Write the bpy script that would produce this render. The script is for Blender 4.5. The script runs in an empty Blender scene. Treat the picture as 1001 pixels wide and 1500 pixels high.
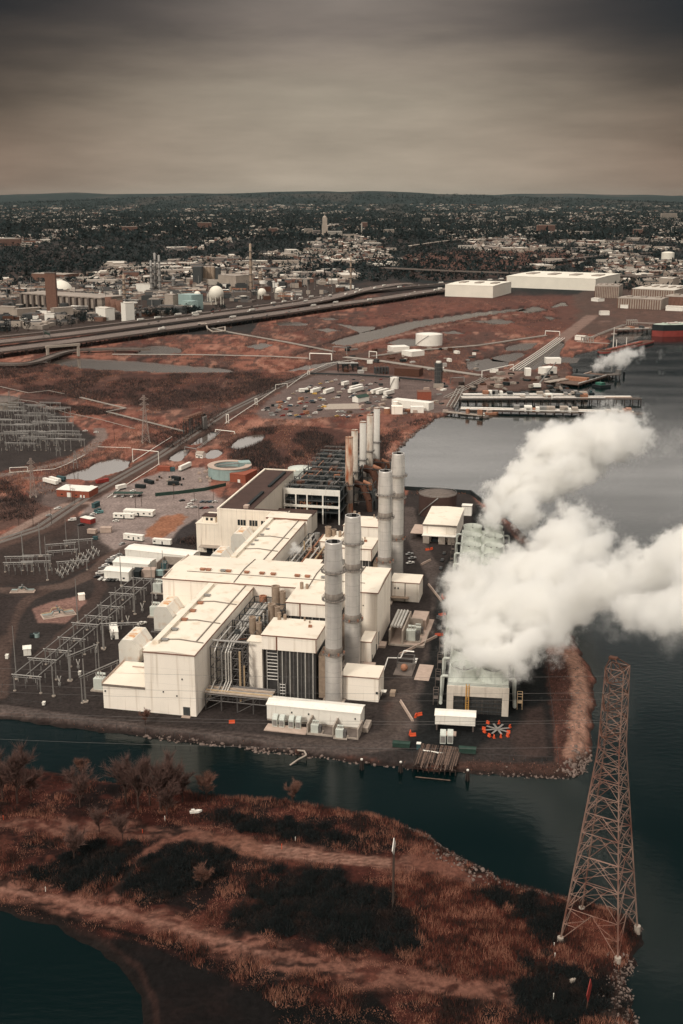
import bpy, bmesh, math, random
import numpy as np
from mathutils import Vector, Matrix
random.seed(7)
RNG = np.random.default_rng(7)
SC = bpy.context.scene
COL = SC.collection
PI = math.pi

# ------------------------------------------------------------------ camera geometry and the helpers that turn a map reading into a point
CAM_H = 220.0
FOC = 1680.0
PITCH = math.atan(463 / FOC)
CP, SP = math.cos(PITCH), math.sin(PITCH)

def G(u, v, z=0.0):
	x = (u - 500.5) / FOC
	y = (750 - v) / FOC
	t = (CAM_H - z) / (SP - y * CP)
	return (x * t, (CP + y * SP) * t)

def G3(u, v, z=0.0):
	x, y = G(u, v, z)
	return (x, y, z)

AX = math.radians(11.8)          # the power station is turned 11.8 degrees
CA, SA = math.cos(AX), math.sin(AX)
OX, OY = G(288, 1050)

def PT(a, b, z=0.0):
	return (OX + a * CA + b * SA, OY - a * SA + b * CA, z)

BX = math.radians(7.3)           # the cooling tower is turned 7.3 degrees
CB, SB = math.cos(BX), math.sin(BX)
QX, QY = G(654, 1045)

def QT(a, b, z=0.0):
	return (QX + a * CB + b * SB, QY - a * SB + b * CB, z)

def lin(r, g, b, k=1.0):
	def f(c):
		c /= 255.0
		return (c / 12.92 if c <= 0.04045 else ((c + 0.055) / 1.055) ** 2.4) * k
	return (f(r), f(g), f(b))

# ------------------------------------------------------------------ materials
def new_mat(name):
	m = bpy.data.materials.new(name)
	m.use_nodes = True
	return m, m.node_tree, m.node_tree.nodes['Principled BSDF']

def mat(name, col, rough=0.75, metal=0.0, var=0.16, scale=0.25, streak=None, spec=0.3, bump=0.0, seams=None):
	"""procedural surface: mottled base colour, optional vertical stains and panel seams"""
	m, nt, p = new_mat(name)
	N, L = nt.nodes, nt.links
	tc = N.new('ShaderNodeTexCoord')
	nz = N.new('ShaderNodeTexNoise')
	nz.inputs['Scale'].default_value = scale
	nz.inputs['Detail'].default_value = 6
	nz.inputs['Roughness'].default_value = 0.65
	L.new(tc.outputs['Object'], nz.inputs['Vector'])
	mx = N.new('ShaderNodeMix'); mx.data_type = 'RGBA'
	mr = N.new('ShaderNodeMapRange')
	mr.inputs[1].default_value = 0.3; mr.inputs[2].default_value = 0.7
	L.new(nz.outputs['Fac'], mr.inputs[0])
	L.new(mr.outputs[0], mx.inputs[0])
	mx.inputs[6].default_value = (*[c * (1 - var) for c in col], 1)
	mx.inputs[7].default_value = (*[min(0.95, c * (1 + var)) for c in col], 1)
	out = mx.outputs[2]
	if streak:
		scol, amt, sx, sz = streak
		mp = N.new('ShaderNodeMapping')
		mp.inputs['Scale'].default_value = (sx, sx, sz)
		L.new(tc.outputs['Object'], mp.inputs['Vector'])
		n2 = N.new('ShaderNodeTexNoise')
		n2.inputs['Scale'].default_value = 1.0; n2.inputs['Detail'].default_value = 5
		L.new(mp.outputs[0], n2.inputs['Vector'])
		r2 = N.new('ShaderNodeMapRange')
		r2.inputs[1].default_value = 0.62 - 0.3 * amt; r2.inputs[2].default_value = 0.78 - 0.2 * amt
		r2.inputs[4].default_value = min(1.0, 0.35 + amt)
		L.new(n2.outputs['Fac'], r2.inputs[0])
		m2 = N.new('ShaderNodeMix'); m2.data_type = 'RGBA'
		L.new(r2.outputs[0], m2.inputs[0]); L.new(out, m2.inputs[6])
		m2.inputs[7].default_value = (*scol, 1)
		out = m2.outputs[2]
	if seams:
		# thin darker joints every few metres along one object axis (cladding sheets, plates)
		axis, step, wdt, k = seams
		sp = N.new('ShaderNodeSeparateXYZ'); L.new(tc.outputs['Object'], sp.inputs[0])
		md = N.new('ShaderNodeMath'); md.operation = 'PINGPONG'; md.inputs[1].default_value = step / 2
		L.new(sp.outputs[axis], md.inputs[0])
		ls = N.new('ShaderNodeMath'); ls.operation = 'LESS_THAN'; ls.inputs[1].default_value = wdt
		L.new(md.outputs[0], ls.inputs[0])
		ml = N.new('ShaderNodeMath'); ml.operation = 'MULTIPLY'; ml.inputs[1].default_value = k
		L.new(ls.outputs[0], ml.inputs[0])
		m3 = N.new('ShaderNodeMix'); m3.data_type = 'RGBA'
		L.new(ml.outputs[0], m3.inputs[0]); L.new(out, m3.inputs[6])
		m3.inputs[7].default_value = (*[c * 0.35 for c in col], 1)
		out = m3.outputs[2]
	L.new(out, p.inputs['Base Color'])
	p.inputs['Roughness'].default_value = rough
	p.inputs['Metallic'].default_value = metal
	p.inputs['Specular IOR Level'].default_value = spec
	if bump:
		bp = N.new('ShaderNodeBump'); bp.inputs['Strength'].default_value = bump
		L.new(nz.outputs['Fac'], bp.inputs['Height']); L.new(bp.outputs[0], p.inputs['Normal'])
	return m

RUST = (0.20, 0.065, 0.025)
M = {}
M['roof_cream'] = mat('roof_cream', (0.73, 0.655, 0.55), 0.7, var=0.06, scale=0.06, streak=((0.50, 0.38, 0.26), 0.22, 0.16, 0.16))
M['wall_cream'] = mat('wall_cream', (0.90, 0.815, 0.715), 0.65, var=0.05, scale=0.08, streak=((0.56, 0.46, 0.36), 0.26, 0.55, 0.025), seams=('Z', 7.2, 0.06, 0.25))
M['wall_old'] = mat('wall_old', (0.80, 0.71, 0.60), 0.8, var=0.08, scale=0.1, streak=((0.45, 0.35, 0.26), 0.2, 0.5, 0.04), seams=('X', 3.0, 0.08, 0.3))
M['white'] = mat('white_paint', (0.78, 0.74, 0.67), 0.5, var=0.06, scale=0.3, streak=((0.5, 0.44, 0.38), 0.15, 0.8, 0.1))
M['white_far'] = mat('white_cladding', (0.72, 0.67, 0.58), 0.6, var=0.06, scale=0.03)
M['white_rusty'] = mat('white_rusty', (0.74, 0.70, 0.63), 0.6, var=0.08, scale=0.3, streak=((0.55, 0.26, 0.09), 0.22, 0.22, 0.22), seams=('Y', 3.0, 0.06, 0.35))
M['tower_wall'] = mat('tower_end_panel', (0.56, 0.50, 0.43), 0.8, var=0.15, scale=0.2, streak=((0.33, 0.28, 0.23), 0.25, 0.5, 0.05))
M['trim'] = mat('brown_trim', (0.085, 0.05, 0.038), 0.7)
M['seam'] = mat('grey_seam', (0.18, 0.145, 0.12), 0.7)
M['seam_red'] = mat('red_brown_trim', (0.20, 0.095, 0.065), 0.7)
M['rust'] = mat('rusty_steel', (0.080, 0.034, 0.021), 0.85, var=0.4, scale=0.8)
M['rust_pale'] = mat('pale_rust', (0.30, 0.14, 0.085), 0.85, var=0.35, scale=0.5)
M['stack'] = mat('stack_steel', (0.60, 0.565, 0.53), 0.42, 0.4, var=0.10, scale=0.25, streak=((0.36, 0.31, 0.27), 0.2, 1.1, 0.02), seams=('Z', 5.2, 0.09, 0.4))
M['stack_dirty'] = mat('stack_soot_band', (0.27, 0.235, 0.205), 0.6, 0.2, var=0.2, scale=0.5, streak=((0.12, 0.095, 0.08), 0.3, 0.9, 0.06))
M['stack_old'] = mat('old_stack_steel', (0.47, 0.42, 0.36), 0.75, 0.0, var=0.14, scale=0.5, streak=((0.26, 0.13, 0.075), 0.3, 0.5, 0.06))
M['stack_rust'] = mat('old_stack_rust', (0.44, 0.34, 0.26), 0.85, 0.0, var=0.2, scale=0.6, streak=((0.26, 0.075, 0.03), 0.62, 0.45, 0.07))
M['stack_pale'] = mat('old_stack_pale', (0.50, 0.47, 0.43), 0.7, 0.0, var=0.08, scale=0.4, streak=((0.33, 0.27, 0.22), 0.15, 0.6, 0.03))
M['soot'] = mat('soot_black', (0.012, 0.011, 0.011), 0.95)
M['dark'] = mat('dark_steel', (0.012, 0.0165, 0.0175), 0.75, var=0.3, scale=0.6)
M['dark_grey'] = mat('dark_grey_steel', (0.048, 0.050, 0.050), 0.7, var=0.3, scale=0.5)
M['mesh_screen'] = mat('dark_casing', (0.045, 0.042, 0.040), 0.8, var=0.3, scale=0.35, streak=((0.13, 0.10, 0.08), 0.2, 0.8, 0.05))
M['steel'] = mat('galvanised_steel', (0.26, 0.245, 0.23), 0.55, 0.3, var=0.25, scale=0.9)
M['steel_mid'] = mat('weathered_steel', (0.12, 0.11, 0.105), 0.65, 0.2, var=0.3, scale=0.7)
M['silver'] = mat('silver_lagging', (0.60, 0.57, 0.53), 0.4, 0.45, var=0.15, scale=0.5)
M['pipe_tan'] = mat('tan_pipe', (0.40, 0.29, 0.18), 0.65, var=0.2, scale=0.5)
M['tan_steel'] = mat('tan_vent_steel', (0.32, 0.24, 0.18), 0.6, 0.2, var=0.25, scale=0.5)
M['conc'] = mat('concrete', (0.34, 0.285, 0.24), 0.9, var=0.18, scale=0.4, streak=((0.2, 0.16, 0.13), 0.15, 0.5, 0.2))
M['conc_pink'] = mat('pale_concrete', (0.42, 0.32, 0.265), 0.9, var=0.14, scale=0.35)
M['conc_dark'] = mat('old_concrete', (0.13, 0.105, 0.092), 0.9, var=0.25, scale=0.3)
M['brown_roof'] = mat('brown_roof_felt', (0.060, 0.034, 0.028), 0.95, var=0.22, scale=0.12)
M['brick'] = mat('red_brick', (0.26, 0.075, 0.045), 0.9, var=0.2, scale=0.8, seams=('Z', 0.9, 0.05, 0.25))
M['brick_brown'] = mat('brown_brick', (0.16, 0.085, 0.062), 0.9, var=0.2, scale=0.3)
M['cyan'] = mat('pale_teal_paint', (0.27, 0.355, 0.34), 0.6, var=0.12, scale=0.2, streak=((0.16, 0.2, 0.18), 0.15, 0.5, 0.05))
M['fan_teal'] = mat('fan_ring_fibreglass', (0.52, 0.54, 0.49), 0.55, var=0.1, scale=0.3, streak=((0.28, 0.30, 0.27), 0.2, 0.7, 0.08))
M['teal_dark'] = mat('dark_teal_steel', (0.035, 0.075, 0.080), 0.7, var=0.25, scale=0.4)
M['green_dark'] = mat('dark_green_paint', (0.020, 0.045, 0.034), 0.7, var=0.25, scale=0.5)
M['green'] = mat('green_roof', (0.035, 0.13, 0.09), 0.7)
M['orange'] = mat('orange_plastic', (0.62, 0.085, 0.028), 0.55, var=0.1)
M['yellow'] = mat('yellow_steel', (0.55, 0.30, 0.08), 0.6)
M['red'] = mat('red_steel', (0.26, 0.035, 0.028), 0.6, var=0.2)
M['glass'] = mat('dark_window', (0.018, 0.022, 0.024), 0.15, spec=0.6)
M['tyre'] = mat('tyre_rubber', (0.012, 0.012, 0.012), 0.9)
M['wood'] = mat('weathered_timber', (0.12, 0.078, 0.060), 0.95, var=0.45, scale=0.9)
M['wood_dark'] = mat('dark_timber', (0.035, 0.024, 0.020), 0.95, var=0.4, scale=0.9)
M['water_white'] = mat('chalky_sign_face', (0.72, 0.68, 0.62), 0.6)
M['pole'] = mat('grey_pole', (0.22, 0.195, 0.175), 0.7, var=0.2)
M['timber_pole'] = mat('timber_pole', (0.055, 0.040, 0.033), 0.9, var=0.2)
M['pylon'] = mat('pylon_rusty_lattice', (0.26, 0.165, 0.13), 0.75, 0.1, var=0.35, scale=0.12, streak=((0.16, 0.052, 0.034), 0.5, 0.16, 0.09))
M['pylon_far'] = mat('far_lattice', (0.30, 0.24, 0.21), 0.7, 0.1, var=0.25, scale=0.2)
M['bark'] = mat('dead_bark', (0.050, 0.028, 0.022), 0.95, var=0.3, scale=1.5)
M['twig'] = mat('bare_twigs', (0.115, 0.066, 0.055), 0.95, var=0.35, scale=0.7)
M['twig_pale'] = mat('pale_twigs', (0.17, 0.085, 0.062), 0.95, var=0.35, scale=0.7)
M['scrub_dark'] = mat('dark_scrub', (0.0058, 0.0088, 0.0092), 0.95, var=0.5, scale=0.6)
M['scrub_brown'] = mat('brown_scrub', (0.026, 0.0155, 0.0125), 0.95, var=0.5, scale=0.5)
M['scrub_marsh'] = mat('marsh_scrub_brown', (0.045, 0.032, 0.029), 0.95, var=0.45, scale=0.05)
M['scrub_marsh_dark'] = mat('marsh_scrub_dark', (0.012, 0.0145, 0.0150), 0.95, var=0.45, scale=0.05)
M['reed_red'] = mat('red_brown_reeds', (0.135, 0.040, 0.026), 0.95, var=0.45, scale=0.12)
M['reed_tan'] = mat('tan_dry_grass', (0.30, 0.135, 0.090), 0.95, var=0.4, scale=0.1)
M['rock'] = mat('shore_rock', (0.15, 0.11, 0.094), 0.9, var=0.4, scale=0.6)
M['tree_far'] = mat('far_bare_trees', (0.0055, 0.0125, 0.0130), 0.95, var=0.5, scale=0.02)
M['tree_far_b'] = mat('far_brown_trees', (0.016, 0.017, 0.0165), 0.95, var=0.5, scale=0.02)
M['h_cream'] = mat('pale_render', (0.33, 0.275, 0.23), 0.85, var=0.2, scale=0.05)
M['h_white'] = mat('white_boards', (0.43, 0.385, 0.335), 0.8, var=0.12, scale=0.05)
M['h_brick'] = mat('house_brick', (0.17, 0.088, 0.066), 0.9, var=0.25, scale=0.05)
M['h_grey'] = mat('house_grey', (0.19, 0.16, 0.145), 0.85, var=0.2, scale=0.05)
M['r_dark'] = mat('dark_shingle', (0.042, 0.040, 0.039), 0.9, var=0.25, scale=0.05)
M['r_brown'] = mat('brown_shingle', (0.13, 0.088, 0.070), 0.9, var=0.25, scale=0.05)
M['r_pale'] = mat('pale_flat_roof', (0.29, 0.245, 0.21), 0.85, var=0.2, scale=0.03)
M['r_white'] = mat('white_flat_roof', (0.54, 0.49, 0.43), 0.8, var=0.1, scale=0.03)
M['pipe_far'] = mat('far_pipe_lagging', (0.29, 0.26, 0.23), 0.6, var=0.2, scale=0.05)
M['deck'] = mat('highway_asphalt', (0.135, 0.102, 0.090), 0.9, var=0.16, scale=0.02)
M['ship_red'] = mat('ship_red_hull', (0.20, 0.035, 0.028), 0.6, var=0.2, scale=0.1)
M['ship_deck'] = mat('ship_green_deck', (0.40, 0.45, 0.39), 0.7, var=0.2, scale=0.1)
CAR = {}
for n, c in dict(white=(0.66, 0.62, 0.57), silver=(0.30, 0.285, 0.27), black=(0.018, 0.018, 0.019), grey=(0.09, 0.085, 0.082),
                 red=(0.20, 0.03, 0.022), blue=(0.03, 0.055, 0.075), teal=(0.10, 0.22, 0.22), yellow=(0.55, 0.33, 0.08), tan=(0.33, 0.25, 0.18)).items():
	CAR[n] = mat('car_paint_' + n, c, 0.35, 0.1, var=0.05, spec=0.5)

# ------------------------------------------------------------------ mesh builder
class MB:
	def __init__(s):
		s.v = []; s.f = []; s.fm = []; s.cur = 0
	def add(s, vs, fs):
		o = len(s.v)
		s.v.extend(vs)
		for f in fs:
			s.f.append([i + o for i in f]); s.fm.append(s.cur)
		return s
	def box(s, x0, x1, y0, y1, z0, z1):
		return s.add([(x0, y0, z0), (x1, y0, z0), (x1, y1, z0), (x0, y1, z0), (x0, y0, z1), (x1, y0, z1), (x1, y1, z1), (x0, y1, z1)],
                     [(3, 2, 1, 0), (4, 5, 6, 7), (0, 1, 5, 4), (1, 2, 6, 5), (2, 3, 7, 6), (3, 0, 4, 7)])
	def cbox(s, cx, cy, cz, sx, sy, sz, rz=0.0):
		c, n = math.cos(rz), math.sin(rz)
		vs = []
		for z in (-sz / 2, sz / 2):
			for x, y in ((-sx / 2, -sy / 2), (sx / 2, -sy / 2), (sx / 2, sy / 2), (-sx / 2, sy / 2)):
				vs.append((cx + x * c - y * n, cy + x * n + y * c, cz + z))
		return s.add(vs, [(3, 2, 1, 0), (4, 5, 6, 7), (0, 1, 5, 4), (1, 2, 6, 5), (2, 3, 7, 6), (3, 0, 4, 7)])
	def tube(s, p, q, r, n=6, r2=None, caps=True):
		p = Vector(p); q = Vector(q); d = q - p
		if d.length < 1e-6: return s
		d.normalize()
		a = d.orthogonal().normalized()
		if n == 4: a = (a + d.cross(a)).normalized()
		b = d.cross(a)
		r2 = r if r2 is None else r2
		vs = []
		for c, rr in ((p, r), (q, r2)):
			for i in range(n):
				t = 2 * PI * i / n
				vs.append(tuple(c + a * (rr * math.cos(t)) + b * (rr * math.sin(t))))
		fs = [(i, (i + 1) % n, n + (i + 1) % n, n + i) for i in range(n)]
		if caps: fs += [tuple(range(n))[::-1], tuple(range(n, 2 * n))]
		return s.add(vs, fs)
	def bar(s, p, q, w):
		return s.tube(p, q, w * 0.7071, 4)
	def path(s, pts, r, n=6):
		for p, q in zip(pts, pts[1:]): s.tube(p, q, r, n)
		return s
	def cyl(s, x, y, z0, z1, r, n=20, r2=None, caps=True):
		return s.tube((x, y, z0), (x, y, z1), r, n, r2, caps)
	def lathe(s, x, y, prof, n=24):
		vs = []; fs = []
		for r, z in prof:
			for i in range(n):
				t = 2 * PI * i / n
				vs.append((x + r * math.cos(t), y + r * math.sin(t), z))
		for k in range(len(prof) - 1):
			for i in range(n):
				j = (i + 1) % n
				fs.append((k * n + i, k * n + j, (k + 1) * n + j, (k + 1) * n + i))
		return s.add(vs, fs)
	def sphere(s, x, y, z, r, n=14, m=8, z0=-1.0):
		prof = []
		for k in range(m + 1):
			t = -PI / 2 + PI * k / m
			if math.sin(t) < z0 - 1e-6: continue
			prof.append((max(r * math.cos(t), 0.001), z + r * math.sin(t)))
		return s.lathe(x, y, prof, n)
	def prism(s, poly, z0, z1):
		n = len(poly)
		vs = [(x, y, z0) for x, y in poly] + [(x, y, z1) for x, y in poly]
		fs = [tuple(range(n))[::-1], tuple(range(n, 2 * n))] + [(i, (i + 1) % n, n + (i + 1) % n, n + i) for i in range(n)]
		return s.add(vs, fs)
	def gable(s, x0, x1, y0, y1, z, rise, over=0.3, th=0.25, axis='x'):
		"""roof slab with a ridge along axis"""
		if axis == 'x':
			ym = (y0 + y1) / 2
			prof = [(y0 - over, z), (ym, z + rise), (y1 + over, z), (y1 + over, z + th), (ym, z + rise + th), (y0 - over, z + th)]
			vs = [(x0 - over, a, b) for a, b in prof] + [(x1 + over, a, b) for a, b in prof]
		else:
			xm = (x0 + x1) / 2
			prof = [(x0 - over, z), (xm, z + rise), (x1 + over, z), (x1 + over, z + th), (xm, z + rise + th), (x0 - over, z + th)]
			vs = [(a, y0 - over, b) for a, b in prof] + [(a, y1 + over, b) for a, b in prof]
		fs = [(i, (i + 1) % 6, 6 + (i + 1) % 6, 6 + i) for i in range(6)] + [(5, 4, 1, 0), (4, 3, 2, 1), (6, 7, 10, 11), (7, 8, 9, 10)]
		return s.add(vs, fs)
	def gable_walls(s, x0, x1, y0, y1, z0, z1, rise, axis='x'):
		s.box(x0, x1, y0, y1, z0, z1)
		if axis == 'x':
			ym = (y0 + y1) / 2
			return s.add([(x0, y0, z1), (x0, y1, z1), (x0, ym, z1 + rise), (x1, y0, z1), (x1, y1, z1), (x1, ym, z1 + rise)], [(0, 2, 1), (3, 4, 5)])
		xm = (x0 + x1) / 2
		return s.add([(x0, y0, z1), (x1, y0, z1), (xm, y0, z1 + rise), (x0, y1, z1), (x1, y1, z1), (xm, y1, z1 + rise)], [(0, 1, 2), (3, 5, 4)])
	def build(s, name, mats, parent=None, loc=None, rz=0.0, smooth=False):
		me = bpy.data.meshes.new(name)
		me.from_pydata(s.v, [], s.f)
		if not isinstance(mats, (list, tuple)): mats = [mats]
		for m in mats: me.materials.append(m)
		if len(mats) > 1: me.polygons.foreach_set('material_index', s.fm)
		if smooth: me.polygons.foreach_set('use_smooth', [True] * len(s.f))
		me.update()
		o = bpy.data.objects.new(name, me)
		COL.objects.link(o)
		if parent: o.parent = parent
		if loc is not None: o.location = loc
		o.rotation_euler = (0, 0, rz)
		return o

def tag(o, label=None, cat=None, group=None, kind=None):
	if label: o['label'] = label
	if cat: o['category'] = cat
	if group: o['group'] = group
	if kind: o['kind'] = kind
	return o

def thing(name, label, cat, loc=(0, 0, 0), rz=0.0, group=None):
	o = bpy.data.objects.new(name, None)
	o.empty_display_size = 1.0
	COL.objects.link(o)
	o.location = loc; o.rotation_euler = (0, 0, rz)
	return tag(o, label, cat, group)

def dup(root, loc, rz=0.0, label=None, group=None, scale=None):
	r = root.copy(); COL.objects.link(r)
	r.location = loc; r.rotation_euler = (0, 0, rz)
	if scale: r.scale = (scale, scale, scale)
	if label: r['label'] = label
	if group: r['group'] = group
	for ch in list(root.children):
		c = ch.copy(); COL.objects.link(c); c.parent = r
		for g in list(ch.children):
			d = g.copy(); COL.objects.link(d); d.parent = c
	return r

def np_mesh(name, verts, faces, mats, fm=None, smooth=False):
	"""verts (N,3), faces (K,n) uniform"""
	me = bpy.data.meshes.new(name)
	n = faces.shape[1]
	me.vertices.add(len(verts)); me.vertices.foreach_set('co', np.ascontiguousarray(verts, dtype=np.float32).ravel())
	me.loops.add(faces.size); me.loops.foreach_set('vertex_index', np.ascontiguousarray(faces, dtype=np.int32).ravel())
	me.polygons.add(len(faces))
	me.polygons.foreach_set('loop_start', np.arange(0, faces.size, n, dtype=np.int32))
	me.polygons.foreach_set('loop_total', np.full(len(faces), n, dtype=np.int32))
	if not isinstance(mats, (list, tuple)): mats = [mats]
	for m in mats: me.materials.append(m)
	if fm is not None: me.polygons.foreach_set('material_index', np.ascontiguousarray(fm, dtype=np.int32))
	if smooth: me.polygons.foreach_set('use_smooth', np.ones(len(faces), dtype=bool))
	me.update(calc_edges=True)
	o = bpy.data.objects.new(name, me)
	COL.objects.link(o)
	return o

# ------------------------------------------------------------------ value noise in numpy
def _hash(ix, iy, seed):
	h = (ix.astype(np.int64) * 374761393 + iy.astype(np.int64) * 668265263 + seed * 1442695041) & 0x7fffffff
	h = (h ^ (h >> 13)) * 1274126177 & 0x7fffffff
	return ((h ^ (h >> 16)) & 0xffff) / 65535.0

def vnoise(x, y, seed=0):
	ix = np.floor(x); iy = np.floor(y)
	fx = x - ix; fy = y - iy
	fx = fx * fx * (3 - 2 * fx); fy = fy * fy * (3 - 2 * fy)
	a = _hash(ix, iy, seed); b = _hash(ix + 1, iy, seed); c = _hash(ix, iy + 1, seed); d = _hash(ix + 1, iy + 1, seed)
	return (a * (1 - fx) + b * fx) * (1 - fy) + (c * (1 - fx) + d * fx) * fy

def fbm(x, y, seed=0, oct=4):
	s = 0.0; a = 0.5; t = 0.0
	for k in range(oct):
		s = s + a * vnoise(x, y, seed + k * 17); t += a
		a *= 0.5; x = x * 2.03 + 5.1; y = y * 2.03 + 9.7
	return s / t

def poly_sd(X, Y, poly):
	"""signed distance, positive inside"""
	P = np.asarray(poly, dtype=np.float64)
	d2 = np.full(X.shape, 1e18); ins = np.zeros(X.shape, dtype=bool)
	n = len(P)
	for i in range(n):
		ax, ay = P[i]; bx, by = P[(i + 1) % n]
		ex, ey = bx - ax, by - ay
		wx, wy = X - ax, Y - ay
		t = np.clip((wx * ex + wy * ey) / (ex * ex + ey * ey + 1e-12), 0, 1)
		d2 = np.minimum(d2, (wx - ex * t) ** 2 + (wy - ey * t) ** 2)
		c = ((ay <= Y) & (by > Y)) | ((by <= Y) & (ay > Y))
		with np.errstate(divide='ignore', invalid='ignore'):
			xi = ax + (Y - ay) * ex / (ey if abs(ey) > 1e-12 else 1e-12)
		ins ^= c & (X < xi)
	d = np.sqrt(d2)
	return np.where(ins, d, -d)

def line_d(X, Y, pts):
	d2 = np.full(X.shape, 1e18)
	for (ax, ay), (bx, by) in zip(pts, pts[1:]):
		ex, ey = bx - ax, by - ay
		wx, wy = X - ax, Y - ay
		t = np.clip((wx * ex + wy * ey) / (ex * ex + ey * ey + 1e-12), 0, 1)
		d2 = np.minimum(d2, (wx - ex * t) ** 2 + (wy - ey * t) ** 2)
	return np.sqrt(d2)
# ------------------------------------------------------------------ terrain: one sheet from under the camera to the hills
WL = -2.2
def W(pts, z=WL): return [G(u, v, z) for u, v in pts]

LAND = W([(-900, 1010), (-300, 1040), (-80, 1048), (0, 1053), (60, 1062), (150, 1072), (200, 1078), (260, 1086), (330, 1093), (400, 1102), (440, 1107), (470, 1110),
          (520, 1117), (580, 1123), (604, 1128), (668, 1133), (700, 1135), (760, 1137), (800, 1140), (830, 1140), (850, 1136), (862, 1120), (867, 1095),
          (869, 1060), (873, 1020), (870, 990), (858, 965), (845, 945), (828, 900), (808, 850), (788, 812), (772, 787), (752, 768), (728, 748), (706, 735),
          (692, 722), (640, 719), (594, 716), (572, 705), (566, 690), (575, 672), (590, 652), (612, 632), (640, 613), (668, 604), (664, 592), (690, 574),
          (760, 573), (800, 571), (822, 559), (838, 550), (840, 541), (832, 530), (846, 519), (868, 514), (890, 508), (897, 500), (888, 497), (905, 489),
          (940, 485), (962, 480), (1010, 477), (1100, 471), (1500, 462)]) + [(30000, 8000), (46000, 46000), (-46000, 46000), (-30000, 1500)]
SPIT = W([(-900, 1060), (-80, 1104), (0, 1118), (60, 1129), (120, 1139), (200, 1151), (300, 1164), (400, 1173), (470, 1183), (530, 1191), (580, 1203), (620, 1222),
          (660, 1246), (700, 1269), (740, 1291), (790, 1308), (830, 1317), (860, 1322), (890, 1330), (915, 1342), (936, 1360), (940, 1385), (930, 1412), (922, 1440),
          (930, 1480), (938, 1560), (930, 1800), (900, 2600), (-1500, 2600)])
PONDS = [W(p) for p in (
	[(92, 700), (110, 693), (135, 686), (150, 677), (170, 673), (185, 676), (186, 684), (175, 691), (150, 697), (130, 705), (120, 702), (95, 703)],
	[(60, 531), (110, 525), (200, 530), (330, 541), (345, 547), (250, 547), (130, 541)],
	[(215, 508), (240, 507), (262, 511), (265, 517), (235, 521), (203, 520)],
	[(399, 474), (425, 471), (450, 474), (445, 478), (415, 478)],
	[(465, 466), (480, 465), (496, 468), (485, 470)],
	[(493, 474), (520, 478), (548, 479), (546, 483), (528, 487), (518, 483)],
	[(463, 483), (480, 481), (498, 485), (480, 487)],
	[(486, 504), (500, 497), (530, 489), (600, 472), (700, 458), (765, 452), (768, 454), (700, 464), (612, 480), (572, 492), (540, 500), (505, 507)],
	[(568, 503), (590, 496), (612, 497), (614, 507), (588, 508)],
	[(690, 471), (720, 469), (725, 467), (755, 472), (735, 476), (722, 475)],
	[(760, 456), (785, 449), (800, 454), (775, 459)],
	[(806, 451), (826, 443), (830, 448)],
	[(797, 464), (813, 465), (808, 469)],
	[(648, 487), (665, 485), (678, 489), (660, 490)],
	[(686, 530), (715, 526), (742, 532), (741, 538), (707, 545), (687, 541)],
	[(722, 524), (745, 519), (762, 517), (766, 520), (748, 531), (730, 529)],
	[(742, 509), (765, 503), (786, 502), (773, 513), (746, 515)],
	[(752, 545), (770, 534), (800, 513), (822, 500), (824, 506), (819, 514), (817, 522), (842, 525), (838, 531), (800, 534), (777, 543)],
	[(900, 500), (915, 491), (936, 488), (925, 497), (905, 503)],
	[(252, 674), (262, 664), (272, 659), (270, 667), (260, 676)],
	[(284, 652), (296, 643), (312, 634), (313, 640), (298, 650)],
	[(299, 669), (315, 659), (323, 665), (312, 672)],
	[(340, 656), (352, 645), (366, 639), (384, 637), (378, 649), (350, 660)],
	[(360, 508), (385, 503), (400, 506), (380, 512)],
	[(420, 545), (450, 536), (490, 530), (500, 533), (455, 541)],
	[(-60, 1326), (0, 1346), (60, 1360), (120, 1388), (163, 1422), (187, 1462), (195, 1520), (190, 1700), (-500, 1700), (-500, 1280)],
)]
DYKE = []

def cut(X, Y, poly, f, lim=90.0):
	"""evaluate f only inside the padded bounding box of a polygon"""
	xs = [p[0] for p in poly]; ys = [p[1] for p in poly]
	return (X > min(xs) - lim) & (X < max(xs) + lim) & (Y > min(ys) - lim) & (Y < max(ys) + lim)

STRIP = W([(803, 960), (801, 976), (818, 1117), (835, 1125), (858, 1110), (862, 1060), (866, 1020), (862, 985), (850, 960)], 0)
STRIP_L = W([(833, 960), (850, 1010), (848, 1075), (838, 1110)], 0)

def shore_sd(X, Y):
	jit = (fbm(X / 6.0, Y / 6.0, 3, 3) - 0.5) * 4.0
	sd = np.full(X.shape, 60.0)
	near = (Y < 6000)
	a = poly_sd(X[near], Y[near], LAND)
	b = poly_sd(X[near], Y[near], SPIT)
	sd[near] = np.maximum(a, b)
	sd = np.clip(sd, -60, 60) + jit
	for p in PONDS:
		m = cut(X, Y, p, None)
		if m.any():
			s = poly_sd(X[m], Y[m], p)
			jj = (fbm(X[m] / 9.0, Y[m] / 9.0, 5, 3) - 0.5) * 7.0
			sd[m] = np.minimum(sd[m], -(s * 1.0 + jj * 0.6 + 2.5))
	return sd

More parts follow.
